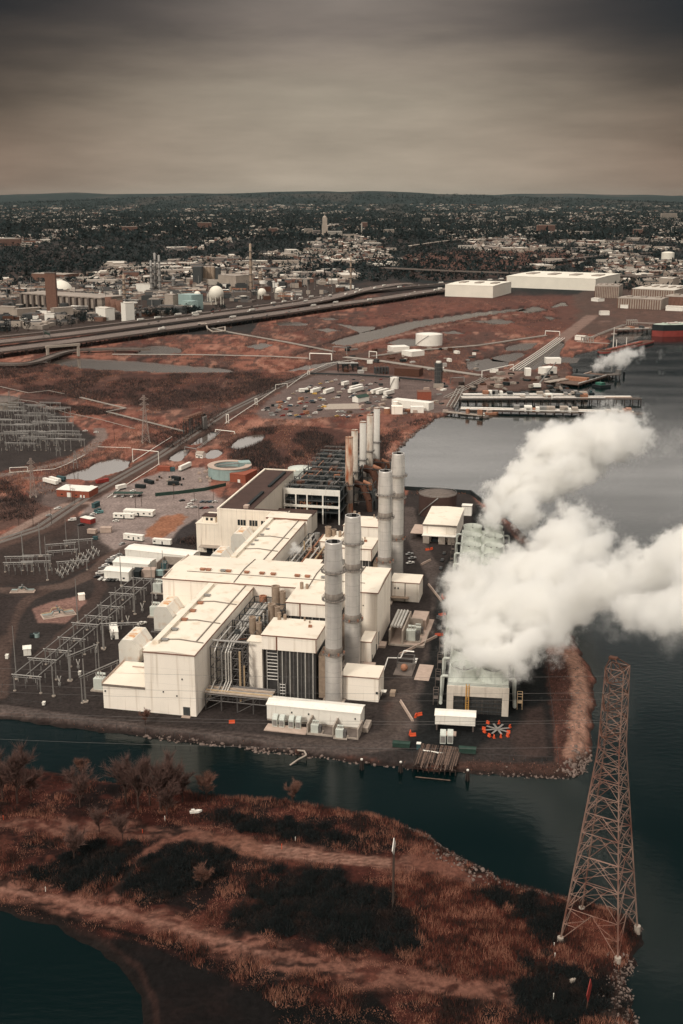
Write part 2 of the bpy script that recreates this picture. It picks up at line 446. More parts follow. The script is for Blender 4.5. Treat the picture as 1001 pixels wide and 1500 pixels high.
def ground_h(X, Y, sd=None):
	X = np.asarray(X, dtype=np.float64); Y = np.asarray(Y, dtype=np.float64)
	if sd is None: sd = shore_sd(X, Y)
	slope = np.where(Y < 420, 0.45, 0.62)
	z = np.where(sd > 0, np.minimum(0.0, WL + sd * slope), np.maximum(WL + sd * slope, WL - 3.5))
	# rough heath on the near spit
	k = np.clip((420 - Y) / 15, 0, 1) * np.clip(sd / 6.0, 0, 1)
	z = z + k * ((fbm(X / 14, Y / 14, 11, 4) - 0.45) * 2.6 + (fbm(X / 3.5, Y / 3.5, 12, 3) - 0.5) * 0.8)
	# spoil bank beside the cooling tower yard
	m = cut(X, Y, STRIP, None, 20)
	if m.any():
		s = np.clip(poly_sd(X[m], Y[m], STRIP) / 5.0, 0, 1)
		z[m] += s * (0.8 + 1.3 * (fbm(X[m] / 5, Y[m] / 5, 21, 4)))
	# marsh hummocks
	k = np.clip((Y - 950) / 80, 0, 1) * np.clip((2600 - Y) / 300, 0, 1) * np.clip(sd / 12.0, 0, 1)
	z = z + k * (fbm(X / 30, Y / 30, 31, 3) - 0.5) * 1.2
	# low wooded ridges on the skyline
	far = np.clip((Y - 14000) / 14000, 0, 1)
	z = z + far * far * (3 - 2 * far) * (60 + 520 * np.clip(fbm(X / 8000.0, Y / 9000.0, 41, 4) - 0.22, 0, 1))
	return z

def gz(x, y):
	return float(ground_h(np.array([x]), np.array([y]))[0])

ys = list(np.arange(50, 238, 6.0))
y = 238.0
while y < 44000:
	ys.append(y)
	y += min(2.0 * (y * y + CAM_H ** 2) / (CAM_H * FOC), 900)
ys = np.array(ys)
ss = np.concatenate([np.linspace(-0.85, -0.33, 60, endpoint=False), np.arange(-0.33, 0.33, 2.0 / FOC), np.linspace(0.33, 0.85, 60)])
NR, NC = len(ys), len(ss)
SS, YY = np.meshgrid(ss, ys)
XX = SS * (YY * CP + CAM_H * SP)
X = XX.ravel(); Y = YY.ravel()
SD = shore_sd(X, Y)
Z = ground_h(X, Y, SD)

# soil and cover colours, laid as blended areas
C = np.zeros((len(X), 3))
def setc(mask, col, k=1.0):
	kk = (mask * k)[:, None]
	C[:] = C * (1 - kk) + np.array(col)[None, :] * kk
def smooth(a, lo, hi):
	t = np.clip((a - lo) / (hi - lo), 0, 1)
	return t * t * (3 - 2 * t)
def area(px, col, soft=3.0, wob=4.0, freq=12.0, k=1.0, z=0.0, seed=0, world=None):
	p = world or W(px, z)
	m = cut(X, Y, p, None, 40 + wob * 2)
	if not m.any(): return
	s = poly_sd(X[m], Y[m], p) + (fbm(X[m] / freq, Y[m] / freq, 60 + seed, 4) - 0.5) * 2 * wob
	kk = (smooth(s, -soft, soft) * k)[:, None]
	C[m] = C[m] * (1 - kk) + np.array(col)[None, :] * kk
def band(px, wid, col, soft=1.5, wob=1.0, freq=10.0, k=1.0, seed=0, patch=False):
	p = W(px, 0)
	m = cut(X, Y, p, None, wid + 40)
	if not m.any(): return
	s = wid / 2 - line_d(X[m], Y[m], p) + (fbm(X[m] / freq, Y[m] / freq, 80 + seed, 3) - 0.5) * 2 * wob
	kk = smooth(s, -soft, soft) * k
	if patch: kk = kk * (0.15 + 0.85 * smooth(fbm(X[m] / 4.5, Y[m] / 2.2, 90 + seed, 4), 0.36, 0.56))
	kk = kk[:, None]
	C[m] = C[m] * (1 - kk) + np.array(col)[None, :] * kk

A1, A2, A3 = lin(136, 85, 69), lin(82, 58, 52), lin(168, 118, 98)
C[:] = A1
n1 = fbm(X / 60, Y / 160, 1, 5); n2 = fbm(X / 22, Y / 60, 2, 4)
setc(smooth(n1, 0.44, 0.56), A2, 0.9)
setc(smooth(n2, 0.58, 0.70), A3, 0.6)
setc(smooth(fbm(X / 9, Y / 22, 14, 4), 0.54, 0.64), lin(66, 50, 46), 0.75)
setc(smooth(fbm(X / 14, Y / 40, 4, 4), 0.56, 0.68), lin(98, 52, 42), 0.7)
# town ground beyond the highway, woods beyond that
town = smooth(Y, 2300, 2900)
setc(np.maximum(town, ((X < -150) & (Y > 1900)) * 1.0), lin(38, 41, 41), 0.9)
n3 = fbm(X / 260, Y / 900, 6, 4)
setc(town * smooth(n3, 0.52, 0.62), lin(24, 33, 34), 0.85)
setc(smooth(Y, 8000, 13000), lin(28, 41, 41), 0.95)
setc(smooth(Y, 6000, 9000) * smooth(fbm(X / 700, Y / 2600, 8, 4), 0.56, 0.66), lin(78, 68, 62), 0.45)
area([(590, 372), (720, 366), (860, 372), (850, 385), (740, 396), (640, 398), (600, 388)], lin(92, 62, 52), 20, 25, 60)
area([(540, 396), (700, 400), (760, 405), (640, 412)], lin(66, 50, 45), 15, 15, 60)
# industrial ground west of the highway
area([(-60, 505), (-60, 400), (300, 395), (520, 405), (500, 430), (250, 462), (0, 495)], lin(66, 54, 49), 12, 18, 50, 0.9)
area([(820, 470), (810, 440), (900, 415), (1100, 405), (1200, 470), (1010, 474), (940, 482), (890, 492), (850, 488)], lin(84, 66, 59), 6, 12, 25, 0.85)
area([(570, 436), (840, 432), (850, 490), (760, 490), (640, 482), (560, 512), (520, 480)], lin(96, 58, 49), 8, 14, 40, 0.65, seed=41)
for px, wd_, c_ in (([(60, 547), (140, 546), (260, 551), (350, 551), (430, 545)], 7, (52, 40, 37)), ([(95, 524), (200, 525), (300, 533), (350, 541)], 6, (50, 38, 35)), ([(200, 523), (300, 526), (410, 529)], 6, (46, 37, 35)), ([(430, 521), (486, 500), (530, 485), (600, 468), (700, 455), (770, 448)], 9, (56, 38, 34)), ([(500, 512), (560, 497), (612, 486), (700, 468), (770, 459)], 8, (150, 112, 97)), ([(395, 493), (450, 480), (520, 470), (640, 450)], 4, (62, 42, 37)), ([(340, 486), (420, 500), (480, 512)], 12, (70, 52, 47)), ([(345, 604), (332, 588), (322, 572), (335, 556), (350, 549)], 5, (140, 104, 90)), ([(150, 592), (230, 604), (300, 596), (345, 580)], 4, (134, 98, 84)), ([(0, 582), (60, 586), (140, 602), (215, 620), (262, 640)], 9, (62, 46, 42)), ([(420, 632), (480, 626), (540, 634), (600, 622)], 4, (140, 92, 76)), ([(345, 640), (380, 625), (430, 618)], 4, (136, 100, 86)), ([(690, 556), (760, 552), (830, 545)], 6, (120, 98, 90)), ([(840, 474), (900, 470), (960, 472)], 9, (120, 94, 84)), ([(780, 470), (830, 466), (860, 470)], 6, (56, 42, 38))):
	band(px, wd_, lin(*c_), 1.6, 1.6, 12, 0.85)
# scrub belts in the marsh
area([(-80, 530), (90, 534), (250, 548), (380, 545), (400, 560), (345, 590), (240, 604), (150, 588), (0, 572), (-80, 560)], lin(70, 46, 40), 10, 22, 30, 0.75, seed=1)
area([(330, 655), (360, 628), (440, 622), (505, 632), (560, 640), (566, 690), (505, 692), (440, 690), (395, 690), (345, 682)], lin(72, 46, 40), 6, 16, 22, 0.8, seed=2)
area([(360, 560), (430, 545), (440, 556), (380, 580)], lin(78, 52, 45), 6, 10, 20, 0.7, seed=3)
# junk yard, terminal and pipe yard
area([(372, 606), (400, 582), (432, 558), (470, 542), (530, 545), (600, 552), (655, 560), (672, 585), (664, 602), (640, 605), (560, 600), (505, 608), (440, 614), (392, 614)], lin(104, 87, 82), 3, 6, 14, 1.0, seed=4)
area([(670, 590), (690, 574), (800, 570), (836, 549), (830, 541), (770, 546), (700, 548), (660, 556)], lin(88, 68, 61), 3, 8, 18, 0.9, seed=5)
area([(440, 520), (520, 512), (620, 520), (680, 535), (660, 556), (560, 548), (480, 540)], lin(84, 58, 50), 4, 10, 20, 0.85, seed=6)
band([(655, 592), (700, 570), (760, 541), (800, 515), (830, 491), (868, 462)], 24, lin(126, 100, 90), 2, 2)
band([(440, 520), (520, 502), (640, 478), (760, 462)], 10, lin(112, 80, 68), 2, 2, k=0.8)
band([(480, 520), (600, 512), (700, 505), (800, 492)], 12, lin(104, 80, 70), 2, 2, k=0.7)
band([(-20, 552), (150, 561), (330, 552), (430, 545)], 8, lin(88, 52, 43), 2, 3, k=0.7)
# left switchyard and its roads
area([(-80, 590), (40, 588), (92, 606), (120, 628), (148, 640), (100, 668), (0, 692), (-80, 700)], lin(56, 49, 47), 3, 5, 15, 1.0, seed=7)
band([(-60, 706), (40, 690), (100, 676), (135, 655), (150, 640), (146, 628)], 11, lin(120, 102, 95), 1.5, 1.5)
band([(40, 700), (80, 700), (110, 722)], 9, lin(108, 92, 86), 2, 2)
# service yard west of the station
area([(128, 738), (180, 712), (238, 690), (300, 684), (312, 698), (305, 716), (330, 735), (318, 752), (285, 772), (262, 795), (195, 800), (150, 812), (96, 800)], lin(138, 121, 115), 2, 3, 12, 1.0, seed=8)
area([(60, 705), (120, 712), (130, 736), (100, 746), (62, 742), (40, 720)], lin(100, 84, 79), 2, 3, 10, 1.0, seed=9)
area([(218, 772), (238, 757), (262, 753), (276, 757), (258, 775), (236, 790), (214, 786)], lin(146, 96, 70), 1.5, 3, 6, 1.0, seed=10)
area([(248, 796), (262, 775), (288, 760), (292, 800)], lin(56, 50, 50), 1.5, 1.5, 8, 1.0, seed=11)
area([(-80, 722), (40, 735), (78, 745), (40, 768), (-80, 795)], lin(92, 68, 60), 3, 6, 14, 0.9, seed=12)
area([(0, 732), (40, 728), (68, 722), (60, 735), (10, 744)], lin(58, 47, 45), 3, 4, 9, 0.8, seed=13)
area([(-80, 812), (40, 786), (100, 762), (128, 752), (150, 790), (168, 806), (140, 824), (90, 853), (0, 860), (-80, 866)], lin(56, 47, 44), 3, 4, 12, 0.95, seed=51)
# the station yard
area([(-300, 1040), (0, 1040), (200, 1066), (440, 1096), (600, 1117), (815, 1120), (806, 1000), (795, 900), (776, 820), (740, 770), (700, 738), (690, 722), (600, 717),
      (588, 745), (500, 700), (440, 690), (330, 745), (262, 795), (190, 803), (140, 822), (90, 850), (0, 858), (-300, 870)], lin(53, 46, 44), 1.2, 1.5, 10, 1.0, seed=14)
band([(-60, 862), (40, 866), (96, 858), (140, 838), (168, 812), (200, 798)], 11, lin(88, 71, 64), 1.2, 1.0)
band([(0, 1020), (4, 960), (18, 905), (40, 878), (66, 866)], 8, lin(76, 60, 54), 1.2, 1.0)
band([(140, 838), (150, 860), (120, 905), (60, 960)], 7, lin(72, 57, 52), 1.5, 1.0, k=0.8)
area([(-40, 870), (30, 876), (10, 930), (-40, 940)], lin(54, 45, 43), 1.5, 1.5, 8, 0.9)
area([(48, 892), (74, 882), (118, 872), (128, 880), (108, 902), (96, 914), (56, 912)], lin(132, 98, 88), 0.8, 0.8, 5, 0.9, seed=15)
area([(8, 866), (30, 858), (56, 860), (56, 872), (20, 874)], lin(64, 52, 48), 1, 1, 5, 0.9, seed=16)
area([(560, 1035), (600, 1010), (612, 1060), (585, 1078)], lin(80, 62, 55), 2, 2, 6, 0.6)
band([(-60, 1040), (0, 1040), (150, 1060), (300, 1077), (440, 1091), (530, 1096), (580, 1088), (604, 1068), (618, 1040), (632, 990), (642, 930), (648, 880), (640, 845), (622, 815), (604, 780), (596, 745)], 11, lin(82, 71, 67), 1.0, 0.6, 8, 0.95, seed=42)
band([(-60, 1029), (0, 1029), (150, 1052), (300, 1070), (390, 1082)], 1.2, lin(40, 33, 31), 0.5, 0.3, 8, 0.8)
area([(392, 1078), (520, 1084), (560, 1070), (575, 1030), (560, 1000), (600, 985), (612, 1020), (590, 1075), (530, 1090), (440, 1088)], lin(78, 67, 62), 1.5, 1.5, 8, 0.8, seed=43)
# shade round the cooling tower, painted dark into the yard colour
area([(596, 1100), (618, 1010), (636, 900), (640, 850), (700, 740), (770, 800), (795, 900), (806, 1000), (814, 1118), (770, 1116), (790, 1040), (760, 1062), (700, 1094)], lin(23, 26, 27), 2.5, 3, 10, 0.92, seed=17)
area([(765, 1112), (750, 1080), (772, 1040), (796, 1030), (803, 1108)], lin(66, 52, 48), 3, 2, 8, 0.9, seed=18)
# grass verge along the channel, spoil bank
band([(-80, 1046), (60, 1058), (200, 1074), (330, 1088), (440, 1103), (600, 1124)], 8, lin(50, 39, 36), 1.5, 2, 6, 0.95)
band([(668, 1124), (740, 1128), (828, 1130)], 13, lin(66, 47, 41), 2, 2.5, 5, 0.95)
area(None, lin(78, 50, 43), 2, 2.5, 5, 1.0, seed=19, world=STRIP)
band([(838, 958), (852, 1010), (850, 1060), (842, 1108)], 8, lin(156, 116, 98), 2, 2.5, 5, 0.95)
area([(842, 1108), (868, 1100), (862, 1132), (838, 1136)], lin(58, 46, 42), 2, 2.5, 4, 0.8)
# railway corridor
band([(-60, 815), (60, 775), (130, 727), (235, 668), (330, 606), (420, 562), (500, 530), (560, 512)], 20, lin(82, 63, 56), 2.5, 2.5)
band([(-80, 822), (0, 790), (60, 757), (100, 738), (132, 736)], 8, lin(136, 112, 101), 1.0, 0.8)
# the near spit
near = np.zeros(X.shape, dtype=bool); _m = (Y < 440); near[_m] = poly_sd(X[_m], Y[_m], SPIT) > -5
nm = near * 1.0
setc(nm, lin(80, 39, 31))
setc(nm * smooth(fbm(X / 10, Y / 10, 101, 5), 0.5, 0.64), lin(46, 26, 23), 0.85)
setc(nm * smooth(fbm(X / 7, Y / 7, 103, 4), 0.58, 0.68), lin(112, 62, 48), 0.6)
setc(nm * smooth(fbm(X / 18, Y / 12, 107, 5), 0.55, 0.63), lin(23, 21, 21), 0.85)
area([(560, 1290), (640, 1275), (740, 1295), (800, 1330), (850, 1380), (800, 1440), (700, 1450), (600, 1420), (540, 1350)], lin(84, 38, 28), 4, 5, 10, 0.9, seed=22)
TR = lin(126, 76, 60)
band([(-80, 1285), (0, 1302), (70, 1318), (140, 1332), (210, 1346), (290, 1370), (360, 1390), (450, 1412), (560, 1432), (660, 1446), (760, 1452)], 11, lin(140, 92, 76), 3.0, 5.0, 9, 0.9, seed=23, patch=True)
band([(-40, 1296), (70, 1316), (150, 1334), (230, 1352), (330, 1382), (420, 1404)], 3.0, lin(160, 112, 95), 1.6, 1.6, 5, 0.9, seed=24, patch=True)
band([(-80, 1198), (0, 1206), (90, 1213), (200, 1219), (290, 1226), (380, 1240), (470, 1253), (560, 1262), (640, 1268), (700, 1286)], 9.5, lin(134, 90, 75), 2.4, 4.0, 8, 0.9, seed=25, patch=True)
for off in (-5, -1, 3, 7):
	band([(340, 1236 + off), (420, 1246 + off), (500, 1256 + off), (570, 1262 + off)], 1.0, lin(168, 124, 106), 0.5, 0.4, 4, 0.8)
area([(300, 1222), (380, 1226), (392, 1252), (330, 1252)], lin(136, 88, 70), 1.5, 2, 5, 0.7)
area([(600, 1235), (640, 1240), (700, 1280), (660, 1290), (600, 1268)], lin(134, 84, 68), 2, 2, 5, 0.75)
band([(288, 1224), (240, 1234), (205, 1258), (176, 1296), (170, 1318)], 3.6, lin(138, 88, 72), 1.0, 1.0, 4, 0.85)
for px in ([(182, 1300), (200, 1262), (240, 1240), (330, 1244), (352, 1256), (330, 1280), (260, 1318), (200, 1326)],
           [(40, 1284), (100, 1255), (150, 1232), (205, 1236), (190, 1268), (160, 1296), (90, 1300)],
           [(330, 1345), (380, 1285), (460, 1262), (540, 1300), (620, 1330), (620, 1400), (540, 1400), (430, 1372), (350, 1362)],
           [(700, 1300), (790, 1316), (830, 1340), (810, 1380), (745, 1340)],
           [(740, 1440), (790, 1395), (830, 1420), (920, 1440), (915, 1520), (760, 1520)],
           [(290, 1198), (350, 1192), (450, 1208), (530, 1228), (500, 1238), (380, 1222)],
           [(330, 1500), (380, 1440), (440, 1452), (560, 1478), (640, 1520), (400, 1560)],
           [(690, 1268), (760, 1300), (830, 1326), (820, 1345), (740, 1315)]):
	area(px, lin(14, 17, 17), 2.6, 9.0, 9, 0.94, seed=len(px) + int(px[0][0]))
# dark ditch beside the track, bare earth round the pool
band([(-80, 1305), (0, 1320), (90, 1342), (160, 1362), (240, 1384), (310, 1412), (380, 1440), (450, 1455)], 2.4, lin(20, 15, 15), 0.9, 1.0, 4, 0.95)
area([(-80, 1312), (0, 1328), (90, 1350), (170, 1372), (250, 1398), (330, 1432), (400, 1470), (420, 1560), (180, 1560), (160, 1425), (90, 1385), (-80, 1340)], lin(26, 23, 23), 1.6, 1.5, 6, 0.95, seed=30)
band([(-60, 1322), (60, 1346), (140, 1380), (190, 1420), (212, 1470), (214, 1540)], 1.6, lin(30, 21, 20), 0.7, 0.5, 5, 0.8)
band([(-60, 1317), (66, 1340), (150, 1373), (204, 1416), (228, 1470), (230, 1540)], 1.6, lin(62, 41, 36), 0.7, 0.5, 5, 0.7)
area([(820, 1345), (870, 1335), (915, 1360), (930, 1400), (880, 1410), (860, 1380)], lin(118, 62, 46), 2, 3, 5, 0.8, seed=33)
area([(900, 1410), (925, 1420), (925, 1520), (885, 1520)], lin(88, 66, 58), 2, 2.5, 4, 0.8, seed=34)
# every bank turns to dark wet mud at the waterline
setc(smooth(-Z, 0.7, 1.9), lin(36, 30, 28), 0.85)
C *= np.where(near, 0.53, 0.86)[:, None]
g_ = C.mean(axis=1, keepdims=True); C[:] = C * 0.88 + g_ * 0.12
fc = np.ones((len(X), 4), dtype=np.float32); fc[:, :3] = C

idx = np.arange(NR * NC).reshape(NR, NC)
F = np.stack([idx[:-1, :-1], idx[:-1, 1:], idx[1:, 1:], idx[1:, :-1]], -1).reshape(-1, 4)
m, nt, p = new_mat('soil')
N, L = nt.nodes, nt.links
at = N.new('ShaderNodeAttribute'); at.attribute_name = 'soil'
tc = N.new('ShaderNodeTexCoord')
def nzn(sc, det=5, rough=0.65):
	n = N.new('ShaderNodeTexNoise'); n.inputs['Scale'].default_value = sc
	n.inputs['Detail'].default_value = det; n.inputs['Roughness'].default_value = rough
	L.new(tc.outputs['Object'], n.inputs['Vector']); return n
def mrn(src, a, b, c, d):
	r = N.new('ShaderNodeMapRange')
	for i, vv in ((1, a), (2, b), (3, c), (4, d)): r.inputs[i].default_value = vv
	L.new(src, r.inputs[0]); return r.outputs[0]
na = nzn(0.55); nb = nzn(0.07)
va = mrn(na.outputs['Fac'], 0.3, 0.7, 0.55, 1.45); vb = mrn(nb.outputs['Fac'], 0.3, 0.7, 0.75, 1.25)
ml = N.new('ShaderNodeMath'); ml.operation = 'MULTIPLY'; L.new(va, ml.inputs[0]); L.new(vb, ml.inputs[1])
vm = N.new('ShaderNodeVectorMath'); vm.operation = 'SCALE'
L.new(at.outputs['Color'], vm.inputs[0]); L.new(ml.outputs[0], vm.inputs['Scale'])
L.new(vm.outputs[0], p.inputs['Base Color'])
p.inputs['Roughness'].default_value = 0.95; p.inputs['Specular IOR Level'].default_value = 0.1
bp = N.new('ShaderNodeBump'); bp.inputs['Strength'].default_value = 0.5; bp.inputs['Distance'].default_value = 0.6
L.new(na.outputs['Fac'], bp.inputs['Height']); L.new(bp.outputs[0], p.inputs['Normal'])
M['soil'] = m
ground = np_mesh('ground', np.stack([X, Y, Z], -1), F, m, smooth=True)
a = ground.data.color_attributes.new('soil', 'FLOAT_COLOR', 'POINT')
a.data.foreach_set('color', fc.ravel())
tag(ground, kind='structure')

# water
m, nt, p = new_mat('water')
N, L = nt.nodes, nt.links
tc = N.new('ShaderNodeTexCoord')
mp = N.new('ShaderNodeMapping'); mp.inputs['Scale'].default_value = (0.45, 1.0, 1.0); mp.inputs['Rotation'].default_value = (0, 0, 0.5)
L.new(tc.outputs['Object'], mp.inputs['Vector'])
n1_ = N.new('ShaderNodeTexNoise'); n1_.inputs['Scale'].default_value = 0.42; n1_.inputs['Detail'].default_value = 3; n1_.inputs['Roughness'].default_value = 0.5
L.new(mp.outputs[0], n1_.inputs['Vector'])
n2_ = N.new('ShaderNodeTexNoise'); n2_.inputs['Scale'].default_value = 0.02; n2_.inputs['Detail'].default_value = 4
mp2 = N.new('ShaderNodeMapping'); mp2.inputs['Scale'].default_value = (0.3, 1.0, 1.0); mp2.inputs['Rotation'].default_value = (0, 0, 0.25)
L.new(tc.outputs['Object'], mp2.inputs['Vector']); L.new(mp2.outputs[0], n2_.inputs['Vector'])
bp = N.new('ShaderNodeBump'); bp.inputs['Strength'].default_value = 0.055; bp.inputs['Distance'].default_value = 0.8
L.new(n1_.outputs['Fac'], bp.inputs['Height']); L.new(bp.outputs[0], p.inputs['Normal'])
cr = N.new('ShaderNodeMix'); cr.data_type = 'RGBA'
L.new(n2_.outputs['Fac'], cr.inputs[0])
cr.inputs[6].default_value = (0.0002, 0.0045, 0.005, 1); cr.inputs[7].default_value = (0.0006, 0.0065, 0.0066, 1)
L.new(cr.outputs[2], p.inputs['Base Color'])
rr = N.new('ShaderNodeMapRange'); rr.inputs[1].default_value = 0.35; rr.inputs[2].default_value = 0.65; rr.inputs[3].default_value = 0.09; rr.inputs[4].default_value = 0.14
L.new(n2_.outputs['Fac'], rr.inputs[0])
sy_ = N.new('ShaderNodeSeparateXYZ'); L.new(tc.outputs['Object'], sy_.inputs[0])
ry = N.new('ShaderNodeMapRange'); ry.inputs[1].default_value = 380; ry.inputs[2].default_value = 900; ry.inputs[3].default_value = 0.06; ry.inputs[4].default_value = 0.0
L.new(sy_.outputs['Y'], ry.inputs[0]); ra = N.new('ShaderNodeMath'); ra.operation = 'ADD'; L.new(rr.outputs[0], ra.inputs[0]); L.new(ry.outputs[0], ra.inputs[1])
L.new(ra.outputs[0], p.inputs['Roughness'])
bs = N.new('ShaderNodeMapRange'); bs.inputs[1].default_value = 380; bs.inputs[2].default_value = 900; bs.inputs[3].default_value = 0.085; bs.inputs[4].default_value = 0.055
L.new(sy_.outputs['Y'], bs.inputs[0]); L.new(bs.outputs[0], bp.inputs['Strength'])
p.inputs['Specular IOR Level'].default_value = 0.5
p.inputs['IOR'].default_value = 1.31
M['water'] = m
wv = np.array([(-1500, 40, WL), (7000, 40, WL), (7000, 6000, WL), (-1500, 6000, WL)], dtype=np.float64)
water = np_mesh('water', wv, np.array([[0, 1, 2, 3]]), m)
tag(water, kind='structure')

# shallow muddy marsh pools
m = mat('pond_water', (0.085, 0.070, 0.060), 0.14, var=0.12, scale=0.03, spec=0.4)
M['pond'] = m
for k, P in enumerate(PONDS[:-1]):
	n = len(P); c_ = [sum(p[0] for p in P) / n, sum(p[1] for p in P) / n]
	ar = sum(P[i][0] * P[(i + 1) % n][1] - P[(i + 1) % n][0] * P[i][1] for i in range(n))
	Q = []
	for i in range(n):
		ax, ay = P[i - 1]; bx, by = P[(i + 1) % n]
		dx, dy = bx - ax, by - ay; l = math.hypot(dx, dy) + 1e-9
		s_ = 8.0 if ar > 0 else -8.0
		Q.append((P[i][0] + dy / l * s_, P[i][1] - dx / l * s_))
	pm = MB(); pm.add([(x, y, WL + 0.06) for x, y in Q], [tuple(range(n)) if ar > 0 else tuple(range(n))[::-1]])
	tag(pm.build('pond_water', m), kind='structure')
# ------------------------------------------------------------------ the power station
R_ = random.Random(11)
RZ = -AX

def roof_parts(t, w, d, h, axis, rise, joints, gut=None, mon=None):
	"""low pitched roof with expansion joints, gutter line and raised walkway strip"""
	rb = MB(); rb.gable(0, w, 0, d, h, rise, 0.25, 0.45, axis)
	roof = rb.build('roof', M['roof_cream'], t)
	for j in joints:
		sb = MB()
		if axis == 'y':
			sb.bar((0.3, j, h + 0.62), (w / 2, j, h + rise + 0.62), 0.5); sb.bar((w / 2, j, h + rise + 0.62), (w - 0.3, j, h + 0.62), 0.5)
		else:
			sb.bar((j, 0.3, h + 0.62), (j, d / 2, h + rise + 0.62), 0.5); sb.bar((j, d / 2, h + rise + 0.62), (j, d - 0.3, h + 0.62), 0.5)
		sb.build('expansion_joint', M['seam'], roof)
	eb = MB()
	eb.box(-0.4, w + 0.4, -0.5, -0.26, h - 0.1, h + 0.36)
	eb.box(w + 0.26, w + 0.5, -0.5, d + 0.3, h - 0.1, h + 0.36)
	eb.build('eaves_trim', M['seam_red'], roof)
	return roof

def vent_box(parent, x, y, z, rusty=True, s=1.0):
	b = MB()
	b.box(x - 1.1 * s, x + 1.1 * s, y - 0.8 * s, y + 0.8 * s, z, z + 0.9 * s)
	b.box(x - 1.4 * s, x + 1.4 * s, y - 1.1 * s, y + 1.1 * s, z + 0.9 * s, z + 1.25 * s)
	return b.build('roof_vent', M['rust_pale'] if rusty else M['steel'], parent)

def hall(name, label, a0, b0, w, d, h, axis='y', rise=0.9, joints=(), cat='building', wall='wall_cream'):
	t = thing(name, label, cat, PT(a0, b0), RZ)
	MB().gable_walls(0, w, 0, d, 0, h, rise, axis).build('wall', M[wall], t)
	roof = roof_parts(t, w, d, h, axis, rise, joints)
	return t, roof

# front turbine hall
t, roof = hall('turbine_hall', 'long cream turbine hall with windowless end wall facing the channel', -23.2, 0, 23.2, 91.0, 28.6, 'y', 0.9, (13.5, 38, 64))
mb = MB(); mb.box(1.1, 3.9, 8, 88, 28.9, 30.9); mb.build('roof_walkway', M['roof_cream'], roof)
mb = MB(); mb.box(19.2, 19.7, 13.5, 91, 29.2, 29.75); mb.build('gutter', M['seam'], roof)
for y_, r in ((12, False), (25, False), (38, True), (50, True), (61, True), (72, False)): vent_box(roof, 5.6, y_, 29.2, r)
MB().box(17.2, 20.4, -0.06, 0.0, 0.15, 4.2).build('door', M['dark_grey'], t)
MB().box(16.9, 20.8, -2.2, -0.05, 0.0, 0.25).build('door_step', M['conc_pink'], t)
for x_, z_ in ((8.4, 10.3), (14.6, 8.9), (17.3, 17.0)):
	MB().box(x_ - 0.22, x_ + 0.22, -0.4, -0.02, z_, z_ + 0.6).build('wall_lamp', M['dark'], t)
# lower annex on its left
t = thing('annex', 'low flat cream annex at the foot of the turbine hall end wall', 'building', PT(-43.2, 0.15), RZ)
MB().box(0, 19.9, 0, 26, 0, 11.3).build('wall', M['wall_cream'], t)
r = MB().box(-0.25, 19.95, -0.25, 26.2, 11.3, 11.75).build('roof', M['roof_cream'], t)
eb = MB(); eb.box(-0.3, 19.9, -0.5, -0.27, 10.9, 11.9); eb.build('eaves_trim', M['seam'], r)
eb = MB(); eb.box(-0.5, -0.27, 0, 26, 11.3, 12.6); eb.box(6, 13, 20, 20.4, 11.76, 12.3); eb.build('parapet', M['conc_pink'], r)
MB().box(0.8, 1.4, -0.3, -0.02, 8.0, 8.7).build('wall_lamp', M['dark'], t)

# cross hall
t, roof = hall('cross_hall', 'widest cream hall lying across behind the front turbine hall', -48.4, 91.6, 112.4, 39.8, 30.0, 'x', 1.1, (38.2, 77, 99))
mb = MB(); mb.box(9.5, 104, 10.9, 11.3, 30.95, 31.35); mb.build('gutter', M['seam'], roof)
for k, (x_, r) in enumerate(((17, True), (20.2, True), (28.2, False), (31.2, True), (41, True), (49.2, True), (55.2, True), (68, True), (73.4, True), (82, False))):
	vent_box(roof, x_, 14.2, 31.0, r)
mb = MB(); mb.box(0.3, 0.9, 1, 39, 30.5, 31.2); mb.build('parapet', M['conc_pink'], roof)
MB().box(109.6, 112.3, -0.06, 0.0, 0.1, 3.2).build('door', M['dark_grey'], t)
MB().box(112.4, 112.47, 4, 6.2, 0.2, 8).build('side_door', M['dark_grey'], t)
MB().box(112.5, 116, 3.2, 9.5, 0, 1.2).build('loading_step', M['conc_pink'], t)
for x_, z_ in ((99.0, 20), (105, 23)): MB().box(x_, x_ + 0.5, -0.3, -0.02, z_, z_ + 0.6).build('wall_lamp', M['dark'], t)

# rear turbine hall
t, roof = hall('turbine_hall', 'rear cream turbine hall running back from the cross hall', -26.4, 131.6, 23.2, 84, 28.0, 'y', 0.9, (22, 47))
mb = MB(); mb.box(1.1, 3.9, 4, 83, 28.3, 30.3); mb.build('roof_walkway', M['roof_cream'], roof)
mb = MB(); mb.box(19.2, 19.7, 2, 84, 28.6, 29.15); mb.build('gutter', M['seam'], roof)
for y_ in (30, 38, 50, 62): vent_box(roof, 6.0, y_, 28.6, False, 0.8)
t = thing('stair_block', 'cream stair block closing the far end of the rear turbine hall', 'building', PT(-27.2, 215.8), RZ)
MB().box(0, 25.6, 0, 12, 0, 29.6).build('wall', M['wall_cream'], t)
r = MB().box(-0.3, 25.9, -0.3, 12.3, 29.6, 30.1).build('roof', M['roof_cream'], t)
MB().box(-0.2, 25.9, -0.5, -0.31, 29.2, 30.2).build('eaves_trim', M['seam_red'], r)

